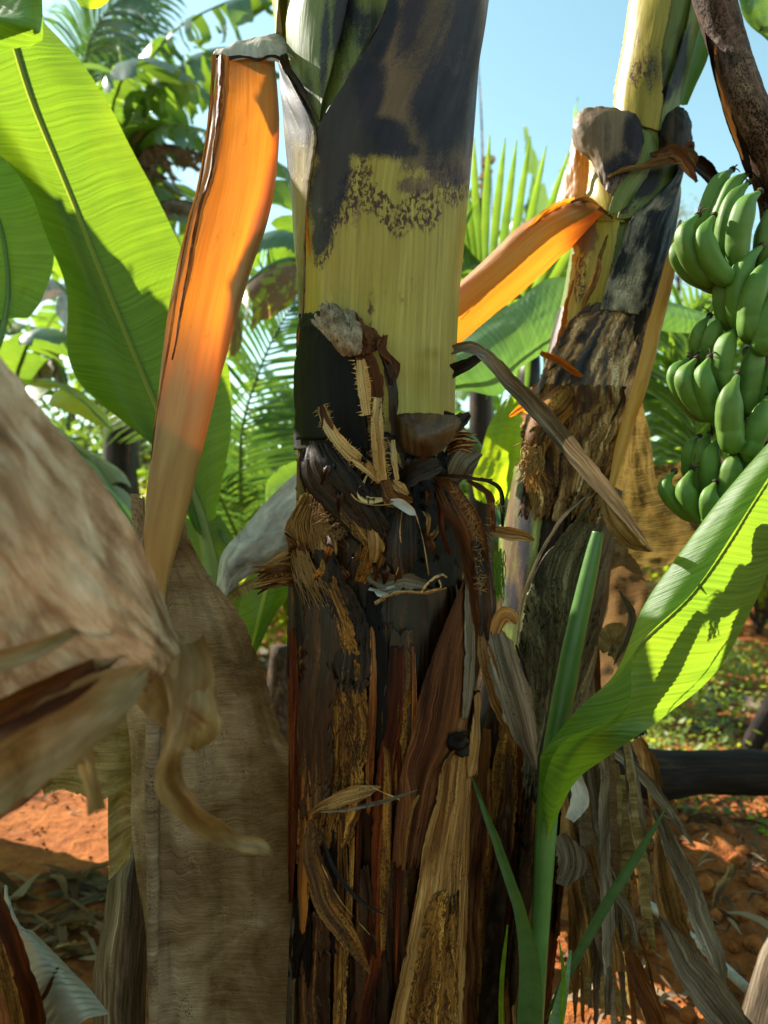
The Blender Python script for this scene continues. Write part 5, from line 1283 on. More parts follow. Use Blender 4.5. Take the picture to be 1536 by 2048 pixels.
# hanging fibre strands on the right
for pts, w, mt in [
        ([(868, 955, 1.08), (905, 975, 1.04), (940, 1030, 1.02), (958, 1100, 1.02), (962, 1180, 1.02), (972, 1260, 1.02), (978, 1340, 1.03)], (.006, .018, .026, .026, .022, .018, .006), 'redfib'),
        ([(872, 965, 1.075), (890, 1010, 1.04), (922, 1070, 1.03), (940, 1140, 1.03), (950, 1220, 1.03), (958, 1300, 1.03)], (.006, .014, .022, .022, .016, .006), 'redfib'),
        ([(860, 950, 1.08), (905, 955, 1.05), (960, 960, 1.04), (985, 962, 1.04)], (.006, .008, .006, .004), 'mixed'),
        ([(935, 960, 1.05), (975, 985, 1.035), (985, 1020, 1.035), (986, 1070, 1.04)], (.006, .012, .014, .008), 'redfib'),
        ([(960, 958, 1.045), (996, 975, 1.04), (1004, 1015, 1.04), (1006, 1065, 1.045)], (.004, .007, .008, .004), 'mixed'),
        ([(980, 1060, 1.04), (1015, 1066, 1.035), (1045, 1068, 1.035), (1070, 1078, 1.04)], (.012, .02, .016, .004), 'tan'),
        ([(872, 960, 1.07), (880, 1010, 1.05), (885, 1060, 1.04), (900, 1110, 1.045)], (.006, .012, .010, .003), 'rust'),
        ([(950, 1080, 1.015), (968, 1150, 1.015), (975, 1230, 1.015), (970, 1290, 1.02)], (.012, .022, .024, .010), 'dark_strap'),
        ([(985, 1180, 1.02), (975, 1240, 1.02), (985, 1310, 1.02)], (.008, .012, .005), 'rust'),
        ([(965, 1250, 1.02), (975, 1310, 1.01), (990, 1380, 1.01), (1010, 1440, 1.015), (1025, 1488, 1.02)], (.006, .022, .024, .018, .003), 'tan'),
        ([(990, 1250, 1.02), (1008, 1310, 1.005), (1028, 1390, 1.0), (1050, 1470, 1.005), (1070, 1540, 1.01)], (.010, .044, .050, .034, .002), 'grey'),
        ([(1030, 1290, 1.02), (1050, 1350, 1.01), (1060, 1420, 1.01), (1075, 1478, 1.02)], (.004, .008, .008, .002), 'mixed'),
        ([(980, 1285, 1.02), (1000, 1238, 1.01), (1018, 1228, 1.005), (1035, 1245, 1.01)], (.008, .022, .026, .006), 'tan')]:
    rib('hanging_strand', pts, w, mt, jag=.3, rip=.005, twist=(R_.uniform(-15, 15), R_.uniform(-25, 25)), curl=.45)
m = MB(); r = np.random.default_rng(88)
for k in range(60):
    x0 = r.uniform(988, 1008); y0 = r.uniform(1095, 1170)
    m.tube([P(x0, y0, 1.05), P(x0 + r.uniform(-4, 4), y0 + 20, 1.048), P(x0 + r.uniform(-6, 6), y0 + r.uniform(30, 55), 1.05)], [.0008, .0008, .0003], 4, 6, cap=False)
tag(m.build('green_fuzz', M['lime_leaf'], t), kind='stuff')
m = MB()
for k in range(160):
    s_ = r.random(); c = curve(np.array([P(905, 975, 1.035), P(940, 1030, 1.015), P(958, 1100, 1.015), P(962, 1180, 1.015), P(985, 1020, 1.03), P(1004, 1015, 1.035)]), s_)
    a = r.uniform(0, 6.28); l = r.uniform(.004, .012)
    m.tube([c, c + [math.cos(a) * l, -.004, math.sin(a) * l]], [.0005, .0002], 4, 3, cap=False)
tag(m.build('pale_hairs', M['fibre'], t), kind='stuff')

# ---- overlapping sheaths of the lower stem ---------------------------------------------
mats = ['mixed', 'black', 'mixed', 'rust', 'black', 'mixed', 'ochre', 'mixed', 'black']
for k in range(20):
    y0 = R_.uniform(1130, 1850); y1 = y0 + R_.uniform(220, 620); xc = 600 + (k * 97) % 312; w = R_.uniform(18, 60)
    dr = R_.uniform(-16, 16)
    n_ = 6; rows = []
    for i in range(n_):
        f_ = i / (n_ - 1); y = y0 + (y1 - y0) * f_; ww = w * (.35 + .65 * math.sin(math.pi * min(1, .15 + f_ * .8)))
        x = xc + dr * f_ + R_.uniform(-5, 5)
        rows.append((x - ww / 2, y + R_.uniform(-8, 8), x + ww / 2, y + R_.uniform(-8, 8)))
    S('old_sheath', rows, .008 + .006 * R_.random(), M[mats[k % len(mats)]], t, lift=(R_.uniform(0, .006), R_.uniform(0, .006)), seed=100 + k, jag=(.12, .12, .08, .12), rip=.003, folds=.0025, thick=.0018)
S('old_sheath', [(598, 1180, 690, 1150), (600, 1280, 725, 1270), (597, 1400, 742, 1400), (598, 1500, 742, 1500), (600, 1600, 735, 1600), (602, 1700, 715, 1700)], .015, M['ochre'], t, lift=(0, .006), seed=131, jag=(.02, .06, .1, .15), folds=.003, thick=.002)
S('old_sheath', [(640, 1200, 700, 1200), (632, 1300, 700, 1300), (625, 1420, 690, 1420), (622, 1560, 688, 1560), (630, 1640, 670, 1640)], .019, M['mixed'], t, seed=132, jag=(.1, .1, .1, .1), rip=.002)
S('red_streak_sheath', [(775, 1290, 800, 1290), (768, 1420, 798, 1420), (750, 1580, 780, 1580), (745, 1750, 770, 1750), (735, 1900, 765, 1900), (700, 2060, 745, 2060)], .015, M['rust'], t, seed=133, jag=(.15, .15, .05, .05), folds=.002)
for k in range(9):
    x = [618, 640, 700, 730, 748, 770, 790, 812, 720][k]; y0 = R_.uniform(1200, 1650); w = R_.uniform(5, 14); l = R_.uniform(300, 600)
    S('amber_strip', [(x - w / 2, y0, x + w / 2, y0 + 6), (x - w + 4, y0 + l * .3, x + w, y0 + l * .3), (x - w - 2, y0 + l * .7, x + w - 4, y0 + l * .7), (x - w / 3 - 6, y0 + l, x + w / 3 - 6, y0 + l)], .016 + .004 * R_.random(), M[['rust', 'flame_dry', 'ochre'][k % 3]], t, seed=500 + k, jag=(.12, .12, .1, .1), folds=.002)
S('long_brown_sheath', [(898, 1150, 918, 1180), (872, 1220, 920, 1225), (842, 1310, 922, 1300), (818, 1400, 920, 1400), (805, 1480, 900, 1480), (790, 1560, 870, 1540), (782, 1650, 850, 1640), (778, 1740, 830, 1740)], .018, M['redfib'], t, lift=(.006, .002), seed=134, jag=(.03, .03, .05, .16), folds=.003, thick=.002)
S('pale_strip', [(895, 1160, 916, 1170), (893, 1250, 918, 1250), (893, 1350, 916, 1350), (888, 1440, 900, 1440)], .024, M['grey'], t, seed=135, jag=(.12, .08, .05, .1), folds=.003)
S('rolled_rim', [(912, 1385, 940, 1375), (908, 1430, 944, 1420), (900, 1490, 938, 1480), (892, 1560, 925, 1540)], .026, M['tan'], t, seed=136, jag=(.05, .05, .1, .1), bulge=.008)
S('knot', [(868, 1462, 902, 1462), (862, 1490, 900, 1490), (870, 1512, 895, 1512)], .026, M['black'], t, seed=137, jag=(.1, .1, .1, .1), rip=.010, bulge=.008)
S('long_tan_sheath', [(878, 1490, 918, 1480), (852, 1530, 918, 1530), (842, 1600, 912, 1600), (826, 1680, 908, 1680), (818, 1760, 904, 1760), (806, 1850, 898, 1850), (790, 1950, 893, 1950), (772, 2060, 888, 2060), (750, 2200, 885, 2200)], .023, M['tan'], t, lift=(.005, .002), seed=138, jag=(.04, .03, .08, .0), folds=.005, thick=.002)
S('ochre_strip', [(835, 1780, 880, 1780), (815, 1880, 880, 1880), (800, 1980, 880, 1980), (775, 2100, 880, 2100)], .028, M['ochre'], t, seed=139, jag=(.15, .1, .3, 0), folds=.003)
rib('dry_curl', [(612, 1625, 1.09), (640, 1612, 1.06), (680, 1600, 1.045), (720, 1588, 1.04), (762, 1575, 1.045)], (.004, .012, .022, .022, .004), 'tan', twist=(10, 40), jag=.2, rip=.004)
rib('dry_curl', [(640, 1625, 1.05), (700, 1618, 1.035), (760, 1606, 1.032), (835, 1580, 1.04)], (.002, .005, .006, .002), 'grey', twist=(10, 40), jag=.2, rip=.002)
rib('dry_curl', [(614, 1640, 1.075), (628, 1720, 1.06), (650, 1790, 1.045), (685, 1860, 1.035), (742, 1945, 1.035)], (.014, .030, .036, .030, .004), 'ochre', twist=(-10, 20), jag=.15, rip=.005)
rib('dry_curl', [(640, 1660, 1.06), (670, 1740, 1.04), (720, 1800, 1.032), (770, 1830, 1.035)], (.003, .006, .007, .002), 'dark_strap', jag=.2, rip=.002)
rib('dry_curl', [(838, 1590, 1.03), (822, 1620, 1.025), (812, 1680, 1.03), (806, 1740, 1.035)], (.003, .006, .008, .003), 'tan', jag=.2, rip=.003)
S('left_edge_strip', [(590, 1240, 612, 1240), (584, 1330, 608, 1330), (584, 1420, 606, 1420), (592, 1520, 608, 1520)], .014, M['dark_strap'], t, seed=141, jag=(.1, .1, .1, .1))
S('left_edge_strip', [(594, 1640, 612, 1640), (594, 1800, 612, 1800), (590, 1950, 606, 1950), (586, 2100, 604, 2100)], .012, M['grey'], t, seed=142, jag=(.3, .3, .05, .05))
for k, (pts, w) in enumerate([([(603, 1120, 1.14), (560, 1135, 1.13), (515, 1165, 1.13)], .045), ([(603, 1150, 1.14), (565, 1150, 1.12), (508, 1158, 1.13)], .04), ([(600, 1095, 1.14), (585, 1080, 1.13), (570, 1068, 1.13)], .015), ([(605, 1090, 1.15), (594, 1060, 1.14), (590, 1030, 1.14)], .014), ([(605, 1110, 1.13), (590, 1090, 1.12), (575, 1100, 1.12)], .012)]):
    for j in range(5):
        o_ = [(a, b + (j - 2) * w * 260 + R_.uniform(-3, 3), c + R_.uniform(-.004, .004)) for a, b, c in pts]
        rib('side_fibre', o_, (w * .3, w * .28, .002), ['tan', 'redfib', 'ochre'][j % 3], jag=.4, rip=.005)

# dark dry strap that crosses to the right plant
rib('dark_strap', [(903, 702, 1.10), (930, 694, 1.06), (960, 700, 1.04), (985, 722, 1.04), (1040, 790, 1.08), (1110, 862, 1.14), (1190, 958, 1.20), (1250, 1038, 1.24), (1307, 1104, 1.28)], (.014, .018, .017, .022, .028, .031, .030, .018, .002), 'grey', jag=.12, rip=.004, curl=.6, twist=(0, 10, -10))
rib('dark_strap', [(905, 745, 1.09), (935, 730, 1.06), (965, 712, 1.045), (985, 715, 1.045)], (.022, .018, .012, .006), 'dark_strap', jag=.2, rip=.004)

# ------------------------------------------------------------------ bleached dead leaf left of the main stem
t = thing('bleached_dead_leaf', tuple(P(540, 1100, 1.5)), 'pale bleached dead leaf slanting down behind the main stem', 'dead leaf')
patch('blade', PG([[(650, 905, 1.50), (655, 950, 1.48), (660, 1010, 1.48), (660, 1060, 1.5)], [(590, 950, 1.49), (600, 1000, 1.47), (615, 1050, 1.47), (620, 1100, 1.5)], [(520, 1015, 1.48), (545, 1055, 1.46), (570, 1085, 1.47), (590, 1115, 1.5)], [(478, 1068, 1.47), (490, 1095, 1.45), (520, 1115, 1.46), (545, 1125, 1.49)], [(440, 1120, 1.47), (455, 1140, 1.45), (475, 1150, 1.46), (495, 1150, 1.48)], [(436, 1205, 1.48), (445, 1195, 1.47), (455, 1185, 1.47), (462, 1170, 1.48)]]),
      M['white_dead'], t, 50, 80, rip=[(.012, 3, 4)], jag=(.01, .05, .02, .02), seed=151)
ribbon('midrib', [(650, 1075, 1.49), (590, 1120, 1.47), (530, 1155, 1.46), (470, 1190, 1.47), (445, 1230, 1.48)], (.03, .03, .025, .02, .01), M['olive_dead'], t, jag=.2, rip=.004, seed=152)
t = thing('green_leaf_sheaf', tuple(P(520, 1220, 1.6)), 'folded green leaf under the bleached leaf left of the main stem', 'leaf')
patch('blade', PG([[(490, 1175, 1.60), (540, 1150, 1.58), (600, 1140, 1.58)], [(470, 1240, 1.6), (520, 1230, 1.57), (570, 1190, 1.58)], [(468, 1290, 1.6), (505, 1290, 1.585), (525, 1250, 1.59)], [(480, 1310, 1.6), (495, 1310, 1.595), (505, 1300, 1.6)]]), M['big_leaf'], t, 40, 40, rip=[(.006, 3, 3)], seed=153, ribs=(.0006, .008))
tag(ribbon('blue_green_leaf', [(700, 960, 2.2), (620, 945, 2.2), (560, 965, 2.2), (535, 1010, 2.2)], (.04, .08, .07, .02), M['bg_leaf'], None, seed=154), 'blue green leaf arching behind the bleached leaf', 'leaf')

# ------------------------------------------------------------------ LEFT FOREGROUND DEAD LEAVES
t = thing('near_dead_leaf', tuple(P(100, 1100, .62)), 'large blurred mottled dead leaf closest to the camera at the left', 'dead leaf')
g = [[(-60, 640, .60), (0, 715, .60), (62, 800, .61), (130, 885, .62), (200, 970, .63), (262, 1060, .65), (300, 1150, .67), (350, 1275, .70)],
     [(-80, 800, .56), (0, 860, .555), (60, 930, .56), (120, 1010, .57), (180, 1080, .585), (240, 1150, .60), (290, 1220, .63), (352, 1300, .67)],
     [(-90, 960, .55), (0, 1010, .54), (50, 1070, .54), (100, 1130, .55), (160, 1190, .56), (220, 1240, .575), (280, 1280, .60), (335, 1330, .65)],
     [(-90, 1120, .56), (0, 1150, .55), (45, 1200, .555), (95, 1250, .56), (150, 1290, .57), (210, 1320, .58), (265, 1340, .61), (300, 1362, .65)],
     [(-90, 1280, .58), (0, 1290, .575), (40, 1330, .57), (85, 1365, .575), (135, 1385, .58), (190, 1395, .59), (240, 1395, .62), (262, 1400, .65)],
     [(-90, 1420, .61), (0, 1410, .60), (35, 1430, .595), (70, 1450, .60), (110, 1450, .605), (150, 1440, .61), (190, 1430, .63), (215, 1420, .65)],
     [(-90, 1600, .63), (-20, 1590, .625), (15, 1560, .62), (45, 1530, .62), (75, 1505, .625), (105, 1480, .63), (140, 1460, .64), (170, 1440, .65)]]
patch('blade', PG(g), M['near_dead'], t, 130, 150, rip=[(.008, 2, 7), (.003, 4, 26)], jag=(0, .01, .004, .02), seed=161, ribs=(.0006, .007), uvmid=0)
for k_, (pp_, ww_, mm_) in enumerate([([(300, 1335, .60), (210, 1400, .57), (110, 1470, .575), (-40, 1580, .59)], (.004, .045, .055, .05), 'near_dead'), ([(250, 1300, .595), (130, 1370, .56), (-30, 1450, .56)], (.003, .025, .03), 'redfib'), ([(200, 1230, .585), (90, 1290, .55), (-40, 1330, .545)], (.002, .012, .02), 'near_dead')]):
    ribbon('fold', pp_, ww_, M[mm_.replace('near_dead', 'near_tail')], t, jag=.12, rip=.004, curl=.9, m=13, seed=900 + k_)
patch('fold', PG([[(310, 1165, .68), (350, 1250, .69), (395, 1300, .70), (425, 1350, .71)], [(300, 1260, .67), (345, 1320, .675), (400, 1370, .68), (438, 1420, .70)], [(270, 1340, .66), (330, 1390, .665), (390, 1430, .67), (436, 1470, .69)], [(255, 1390, .66), (310, 1440, .67), (365, 1480, .68), (390, 1500, .69)]]), M['near_tail'], t, 50, 50, rip=[(.008, 4, 4)], seed=162)
ribbon('hanging_tail', [(360, 1290, .69), (372, 1360, .67), (362, 1430, .67), (345, 1500, .67), (338, 1560, .68), (372, 1610, .68), (420, 1650, .68), (470, 1676, .685), (520, 1690, .69), (546, 1710, .69)], (.05, .045, .03, .020, .026, .034, .030, .016, .014, .003), M['near_tail'], t, twist=(0, 50, 20, -30, 10, 40), jag=.05, rip=.006, seed=163, m=15, n=120)
ribbon('hanging_tail', [(150, 1440, .62), (160, 1500, .62), (178, 1560, .62), (190, 1625, .62)], (.012, .020, .012, .016), M['near_tail'], t, twist=(0, 40), jag=.1, rip=.004, seed=164)
ribbon('hanging_tail', [(90, 1430, .63), (60, 1500, .63), (20, 1560, .63), (-30, 1620, .63)], (.05, .06, .05, .03), M['redfib'], t, jag=.1, rip=.006, seed=165)
t = thing('olive_dead_leaf', tuple(P(200, 1480, 1.3)), 'olive streaked dead leaf edge below the blurred near leaf', 'dead leaf')
patch('blade', PG([[(80, 1330, 1.3), (150, 1320, 1.28), (220, 1330, 1.27), (262, 1345, 1.28)], [(60, 1430, 1.3), (140, 1430, 1.27), (220, 1430, 1.26), (280, 1432, 1.28)], [(70, 1520, 1.3), (140, 1525, 1.27), (220, 1525, 1.26), (278, 1520, 1.28)], [(90, 1590, 1.3), (130, 1582, 1.28), (200, 1598, 1.27), (272, 1570, 1.28)]]), M['olive_dead'], t, 60, 60, rip=[(.008, 4, 4)], jag=(.02, .02, 0, .03), seed=171)
t = thing('curled_dead_leaf', tuple(P(240, 1800, 1.25)), 'curled tan dead leaf with an olive inner side standing at the lower left', 'dead leaf')
patch('inner_side', PG([[(216, 1590, 1.30), (245, 1570, 1.30), (275, 1600, 1.28)], [(216, 1680, 1.31), (248, 1660, 1.31), (285, 1640, 1.27)], [(218, 1760, 1.31), (240, 1740, 1.30), (262, 1710, 1.27)]]), M['olive_dead'], t, 40, 50, seed=172, rip=[(.004, 3, 3)])
patch('outer_side', PG([[(270, 1590, 1.27), (276, 1592, 1.26), (284, 1612, 1.265)], [(255, 1712, 1.27), (274, 1690, 1.235), (287, 1660, 1.26)], [(222, 1760, 1.27), (258, 1745, 1.22), (292, 1740, 1.25)], [(206, 1850, 1.27), (250, 1845, 1.21), (300, 1845, 1.25)], [(190, 1930, 1.27), (240, 1940, 1.21), (296, 1940, 1.25)], [(185, 2020, 1.27), (235, 2030, 1.21), (292, 2030, 1.25)], [(185, 2200, 1.27), (235, 2200, 1.21), (292, 2200, 1.25)]]),
      M['grey'], t, 60, 130, rip=[(.007, 4, 5)], jag=(.06, .02, 0, 0), jf=(14, 6), seed=173)
# pale midrib / stalk crossing the lower left corner
t = thing('pale_leaf_stalk', tuple(P(110, 2000, 1.05)), 'pale grey green channelled leaf stalk across the lower left corner', 'leaf stalk')
patch('channel', PG([[(10, 1770, 1.10), (18, 1800, 1.08), (30, 1845, 1.07), (62, 1862, 1.09)], [(10, 1860, 1.08), (40, 1890, 1.06), (75, 1890, 1.05), (108, 1905, 1.08)], [(20, 1960, 1.06), (60, 1960, 1.04), (110, 1940, 1.03), (145, 1945, 1.06)], [(40, 2040, 1.05), (90, 2020, 1.03), (140, 1990, 1.02), (182, 1985, 1.05)], [(70, 2120, 1.04), (120, 2090, 1.02), (170, 2040, 1.01), (215, 2030, 1.04)]]), M['pale_stalk'], t, 60, 70, seed=174, ribs=(.0015, .011), thick=.003, rip=[(.003, 3, 3)])
rib('edge_scrap', [(68, 2020, 1.02), (95, 1985, 1.02), (115, 1935, 1.03)], (.003, .007, .003), 'redfib', parent=t)
t = thing('banana_plant', tuple(P(-40, 2000, .95)[:2]) + (0,), 'glossy brown rotting stem in the extreme lower left corner', 'banana plant')
MB().tube([P(60, 2900, .95), P(10, 2250, .95), P(-28, 1980, .95), P(-70, 1740, .95)], [.08, .062, .05, .03], 30, 90, wob=(14, .008), seed=9).build('pseudostem', M['mixed'], t)
for k, pp in enumerate([[(-10, 1780, .93), (20, 1860, .92), (50, 1960, .91), (70, 2060, .91), (90, 2200, .9)], [(-20, 1830, .90), (0, 1930, .89), (20, 2030, .885), (36, 2150, .885)], [(-40, 1900, .885), (-15, 2000, .88), (5, 2100, .875)]]):
    rib('old_sheath', pp, (.006, .03, .034, .034, .03)[:len(pp)], ['rust', 'ochre', 'redfib'][k], parent=t, jag=.2, rip=.004)

# ------------------------------------------------------------------ RIGHT, LEANING BANANA PLANT
T2 = Stem(1.6, [(-400, 1400, 72), (-100, 1352, 68), (0, 1332, 66), (100, 1312, 63), (200, 1290, 60), (300, 1270, 66), (400, 1245, 80), (500, 1228, 84), (600, 1210, 84), (700, 1185, 86), (800, 1162, 88), (900, 1140, 88), (1000, 1120, 88), (1200, 1092, 92), (1400, 1060, 92), (1600, 1030, 95), (1800, 1005, 98), (2048, 985, 100), (2330, 965, 108)])
t = thing('banana_plant', (float(P(965, 1024, 1.6)[0]), 1.6, 0), 'leaning banana plant with folded leaf bases standing right of the main stem', 'banana plant')
right = t
T2.full('inner_stem', M['green_stem'], t, -400, 640, stain=blobs({'r': [(1330, 140, 26, 50, 0, .65), (1300, 175, 20, 30, 10, .8), (1365, 120, 16, 60, 0, .8), (1285, 120, 12, 40, 0, .55), (1335, 185, 30, 16, -40, .8)], 'g': [(1350, 40, 30, 90, 0, .35)]}))
T2.full('lower_stem', M['mixed'], t, 620, 2340, off=.003, seg=80, n=220, wob=.008, seed=19, ribs=.004)
S2 = T2.sheath
S2('leaf_sheath', [(1268, -200, 1345, -200), (1262, 0, 1318, 0), (1248, 100, 1300, 100), (1232, 190, 1300, 215), (1228, 240, 1290, 262)], .006, M['yellow_stem'], t, seed=201, stain=blobs({'r': [(1300, 150, 25, 60, 10, .55)], 'b': [(1280, 130, 30, 80, 0, .5)]}), lift=(0, .002))
S2('leaf_sheath', [(1385, -200, 1425, -200), (1352, 0, 1402, 0), (1335, 80, 1388, 80), (1312, 160, 1372, 160), (1298, 215, 1350, 215), (1290, 262, 1345, 260)], .007, M['green_stem'], t, seed=202, stain=blobs({'r': [(1360, 130, 16, 70, 12, .9), (1330, 190, 30, 14, -50, .9)]}), lift=(.002, 0))
# small leaf base leaving to the upper right
ribbon('petiole', [(1365, 210, 1.58), (1385, 120, 1.56), (1410, 50, 1.55), (1425, -40, 1.55)], (.02, .05, .045, .05), M['fresh_stem'], t, seed=203, curl=.8, jag=.0)
# left hooked petiole base
patch('folded_leaf_base', PG([[(1148, 240, 1.56), (1162, 218, 1.54), (1205, 212, 1.53), (1255, 222, 1.53), (1288, 250, 1.535), (1306, 290, 1.54)],
                              [(1143, 262, 1.55), (1158, 250, 1.52), (1205, 240, 1.505), (1255, 250, 1.50), (1288, 285, 1.51), (1310, 330, 1.53)],
                              [(1150, 300, 1.55), (1170, 290, 1.515), (1208, 285, 1.495), (1250, 298, 1.49), (1282, 325, 1.50), (1305, 355, 1.52)],
                              [(1180, 320, 1.54), (1192, 325, 1.515), (1212, 335, 1.495), (1240, 345, 1.49), (1262, 360, 1.50), (1285, 378, 1.52)],
                              [(1192, 345, 1.53), (1200, 360, 1.51), (1210, 378, 1.50), (1222, 392, 1.495), (1235, 398, 1.50), (1250, 400, 1.51)]]),
      stem_mat('folded_leaf_base_skin', (0.15, 0.095, 0.06), (0.26, 0.17, 0.11), trans=(0.5, 0.25, 0.05), tw=0.1, rough=.5), t, 70, 70, rip=[(.008, 6, 2), (.003, 10, 6)], jag=(.02, .03, .02, .06), seed=204, thick=.002, stain=blobs({'r': [(1280, 260, 34, 60, 20, 1.0), (1240, 330, 46, 30, -45, .8), (1215, 270, 10, 50, 0, .5)], 'g': [(1190, 240, 50, 20, 0, .4)], 'b': [(1250, 350, 50, 40, 0, .6)]}))
patch('living_sheath', PG([[(1285, 258, 1.52), (1300, 268, 1.515), (1312, 285, 1.53)], [(1270, 320, 1.50), (1292, 320, 1.495), (1312, 330, 1.52)], [(1230, 385, 1.49), (1255, 375, 1.485), (1285, 365, 1.50)], [(1215, 430, 1.49), (1235, 425, 1.485), (1255, 412, 1.50)]]), M['green_stem'], t, 30, 50, seed=205, thick=.002, stain=None)
patch('inner_panel', PG([[(1146, 262, 1.585), (1160, 290, 1.57), (1178, 310, 1.56)], [(1134, 335, 1.59), (1155, 340, 1.57), (1178, 345, 1.56)], [(1130, 400, 1.59), (1150, 405, 1.57), (1172, 400, 1.56)]]), M['orange'], t, 30, 50, rip=[(.004, 3, 4)], jag=(.03, .05, .03, .03), seed=206)
S2('leaf_sheath', [(1186, 300, 1212, 330), (1176, 340, 1215, 370), (1170, 400, 1220, 410), (1168, 440, 1222, 445)], .012, M['yellow_stem'], t, seed=207, bulge=.004)
patch('folded_leaf_base', PG([[(1310, 232, 1.57), (1335, 215, 1.55), (1368, 220, 1.56), (1380, 250, 1.58)], [(1308, 262, 1.55), (1335, 250, 1.52), (1368, 255, 1.53), (1384, 285, 1.57)], [(1312, 300, 1.545), (1335, 295, 1.52), (1362, 300, 1.53), (1378, 318, 1.57)], [(1316, 335, 1.55), (1335, 332, 1.54), (1355, 330, 1.55), (1368, 330, 1.575)]]), M['dark_strap'], t, 46, 46, rip=[(.007, 4, 4)], jag=(.05, .03, .06, .05), seed=208, thick=.002)
S2('leaf_sheath', [(1298, 262, 1322, 262), (1300, 300, 1330, 300), (1296, 335, 1330, 335)], .010, M['yellow_stem'], t, seed=209, stain=blobs({'g': [(1315, 300, 20, 40, 0, .6)]}))
# mid stem and dry collar
S2('leaf_sheath', [(1290, 320, 1335, 315), (1250, 350, 1330, 345), (1222, 395, 1305, 380), (1210, 440, 1262, 430)], .018, M['green_stem'], t, seed=210, stain=blobs({'r': [(1285, 365, 40, 30, -20, .95), (1240, 400, 30, 30, 0, .5)], 'b': [(1240, 400, 40, 40, 0, .6)]}))
rib('dry_collar', [(1216, 356, 1.49), (1250, 338, 1.48), (1290, 328, 1.475), (1335, 316, 1.48), (1375, 312, 1.50), (1392, 330, 1.52)], (.006, .012, .016, .030, .040, .02), 'tan', parent=t, jag=.25, rip=.004)
rib('dry_collar', [(1300, 310, 1.49), (1345, 305, 1.485), (1372, 330, 1.49), (1392, 365, 1.51)], (.01, .03, .035, .01), 'redfib', parent=t, jag=.3, rip=.006)
rib('hanging_petiole', [(1362, 318, 1.54), (1395, 332, 1.55), (1425, 362, 1.56), (1455, 410, 1.6), (1490, 480, 1.65)], (.03, .036, .034, .03, .03), 'mixed', parent=t, jag=.1, rip=.004, curl=.8)
rib('torn_edge', [(1365, 300, 1.52), (1385, 290, 1.52), (1378, 330, 1.52)], (.01, .016, .004), 'redfib', parent=t, jag=.5)
# left lower petiole (orange) crossing behind the main stem
pp = patch('petiole', PG([[(1225, 438, 1.54), (1215, 425, 1.52), (1200, 410, 1.50), (1175, 400, 1.50), (1150, 400, 1.53)],
                     [(1185, 470, 1.56), (1165, 455, 1.53), (1145, 435, 1.505), (1120, 418, 1.51), (1095, 420, 1.545)],
                     [(1130, 508, 1.58), (1110, 490, 1.545), (1085, 470, 1.53), (1060, 450, 1.54), (1035, 455, 1.57)],
                     [(1060, 570, 1.60), (1038, 552, 1.565), (1015, 530, 1.55), (990, 515, 1.56), (972, 518, 1.59)],
                     [(975, 640, 1.63), (955, 622, 1.60), (930, 600, 1.58), (905, 585, 1.59), (888, 592, 1.62)],
                     [(900, 705, 1.66), (880, 690, 1.63), (855, 670, 1.61), (830, 655, 1.62), (815, 660, 1.65)],
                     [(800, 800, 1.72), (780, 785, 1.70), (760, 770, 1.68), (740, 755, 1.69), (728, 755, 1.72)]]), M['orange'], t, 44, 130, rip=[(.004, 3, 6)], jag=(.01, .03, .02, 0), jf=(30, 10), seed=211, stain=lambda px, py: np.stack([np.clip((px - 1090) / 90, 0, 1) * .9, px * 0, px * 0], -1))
rib('petiole_rim', [(1150, 398, 1.52), (1120, 410, 1.51), (1085, 432, 1.525), (1045, 470, 1.55), (990, 515, 1.57), (930, 580, 1.60), (895, 620, 1.62)], (.012, .018, .016, .010, .007, .006, .004), 'flame', parent=pp, jag=.5, rip=.004)
rib('petiole_collar', [(1140, 405, 1.50), (1170, 402, 1.48), (1200, 418, 1.485), (1225, 438, 1.50)], (.008, .018, .014, .004), 'redfib', parent=pp, jag=.4, rip=.004)
# sheaths of the middle
S2('long_grey_sheath', [(1322, 300, 1350, 305), (1300, 350, 1348, 340), (1262, 395, 1345, 395), (1228, 440, 1338, 450), (1210, 500, 1325, 510), (1192, 560, 1308, 570), (1178, 620, 1292, 640)], .026, dry_mat('grey_and_navy_sheath', [(0.012, 0.012, 0.018), (0.035, 0.034, 0.04), (0.25, 0.22, 0.18), (0.56, 0.49, 0.39)], [.1, .42, .6, .9], fib=260, fl=8, patch=(14, 7), speck=.4, rough=.5, fibamt=.5), t, lift=(.006, .004), seed=212, jag=(.03, .03, .03, .02), folds=.004, thick=.002)
S2('bright_rib_sheath', [(1150, 430, 1215, 440), (1148, 500, 1205, 500), (1140, 560, 1192, 570), (1130, 620, 1180, 630), (1118, 680, 1160, 690)], .012, M['yellow_stem'], t, seed=213, lift=(0, .004), stain=blobs({'g': [(1170, 460, 30, 50, 0, .8)], 'b': [(1160, 560, 14, 80, 0, .6)]}))
rib('flame_rim', [(1148, 560, 1.52), (1135, 610, 1.515), (1128, 650, 1.515), (1112, 690, 1.515)], (.004, .012, .014, .004), 'flame', parent=t, jag=.6, rip=.005)
rib('curled_edge', [(1215, 470, 1.47), (1200, 520, 1.46), (1180, 580, 1.465), (1165, 620, 1.475)], (.006, .012, .016, .006), 'tan', parent=t, jag=.5, rip=.006)
rib('orange_side_strip', [(1362, 440, 1.50), (1340, 540, 1.49), (1314, 640, 1.485), (1284, 760, 1.48), (1250, 870, 1.48), (1216, 1000, 1.48)], (.006, .024, .030, .030, .026, .010), 'yellow_orange', parent=t, jag=.04, rip=.002, curl=-.5)
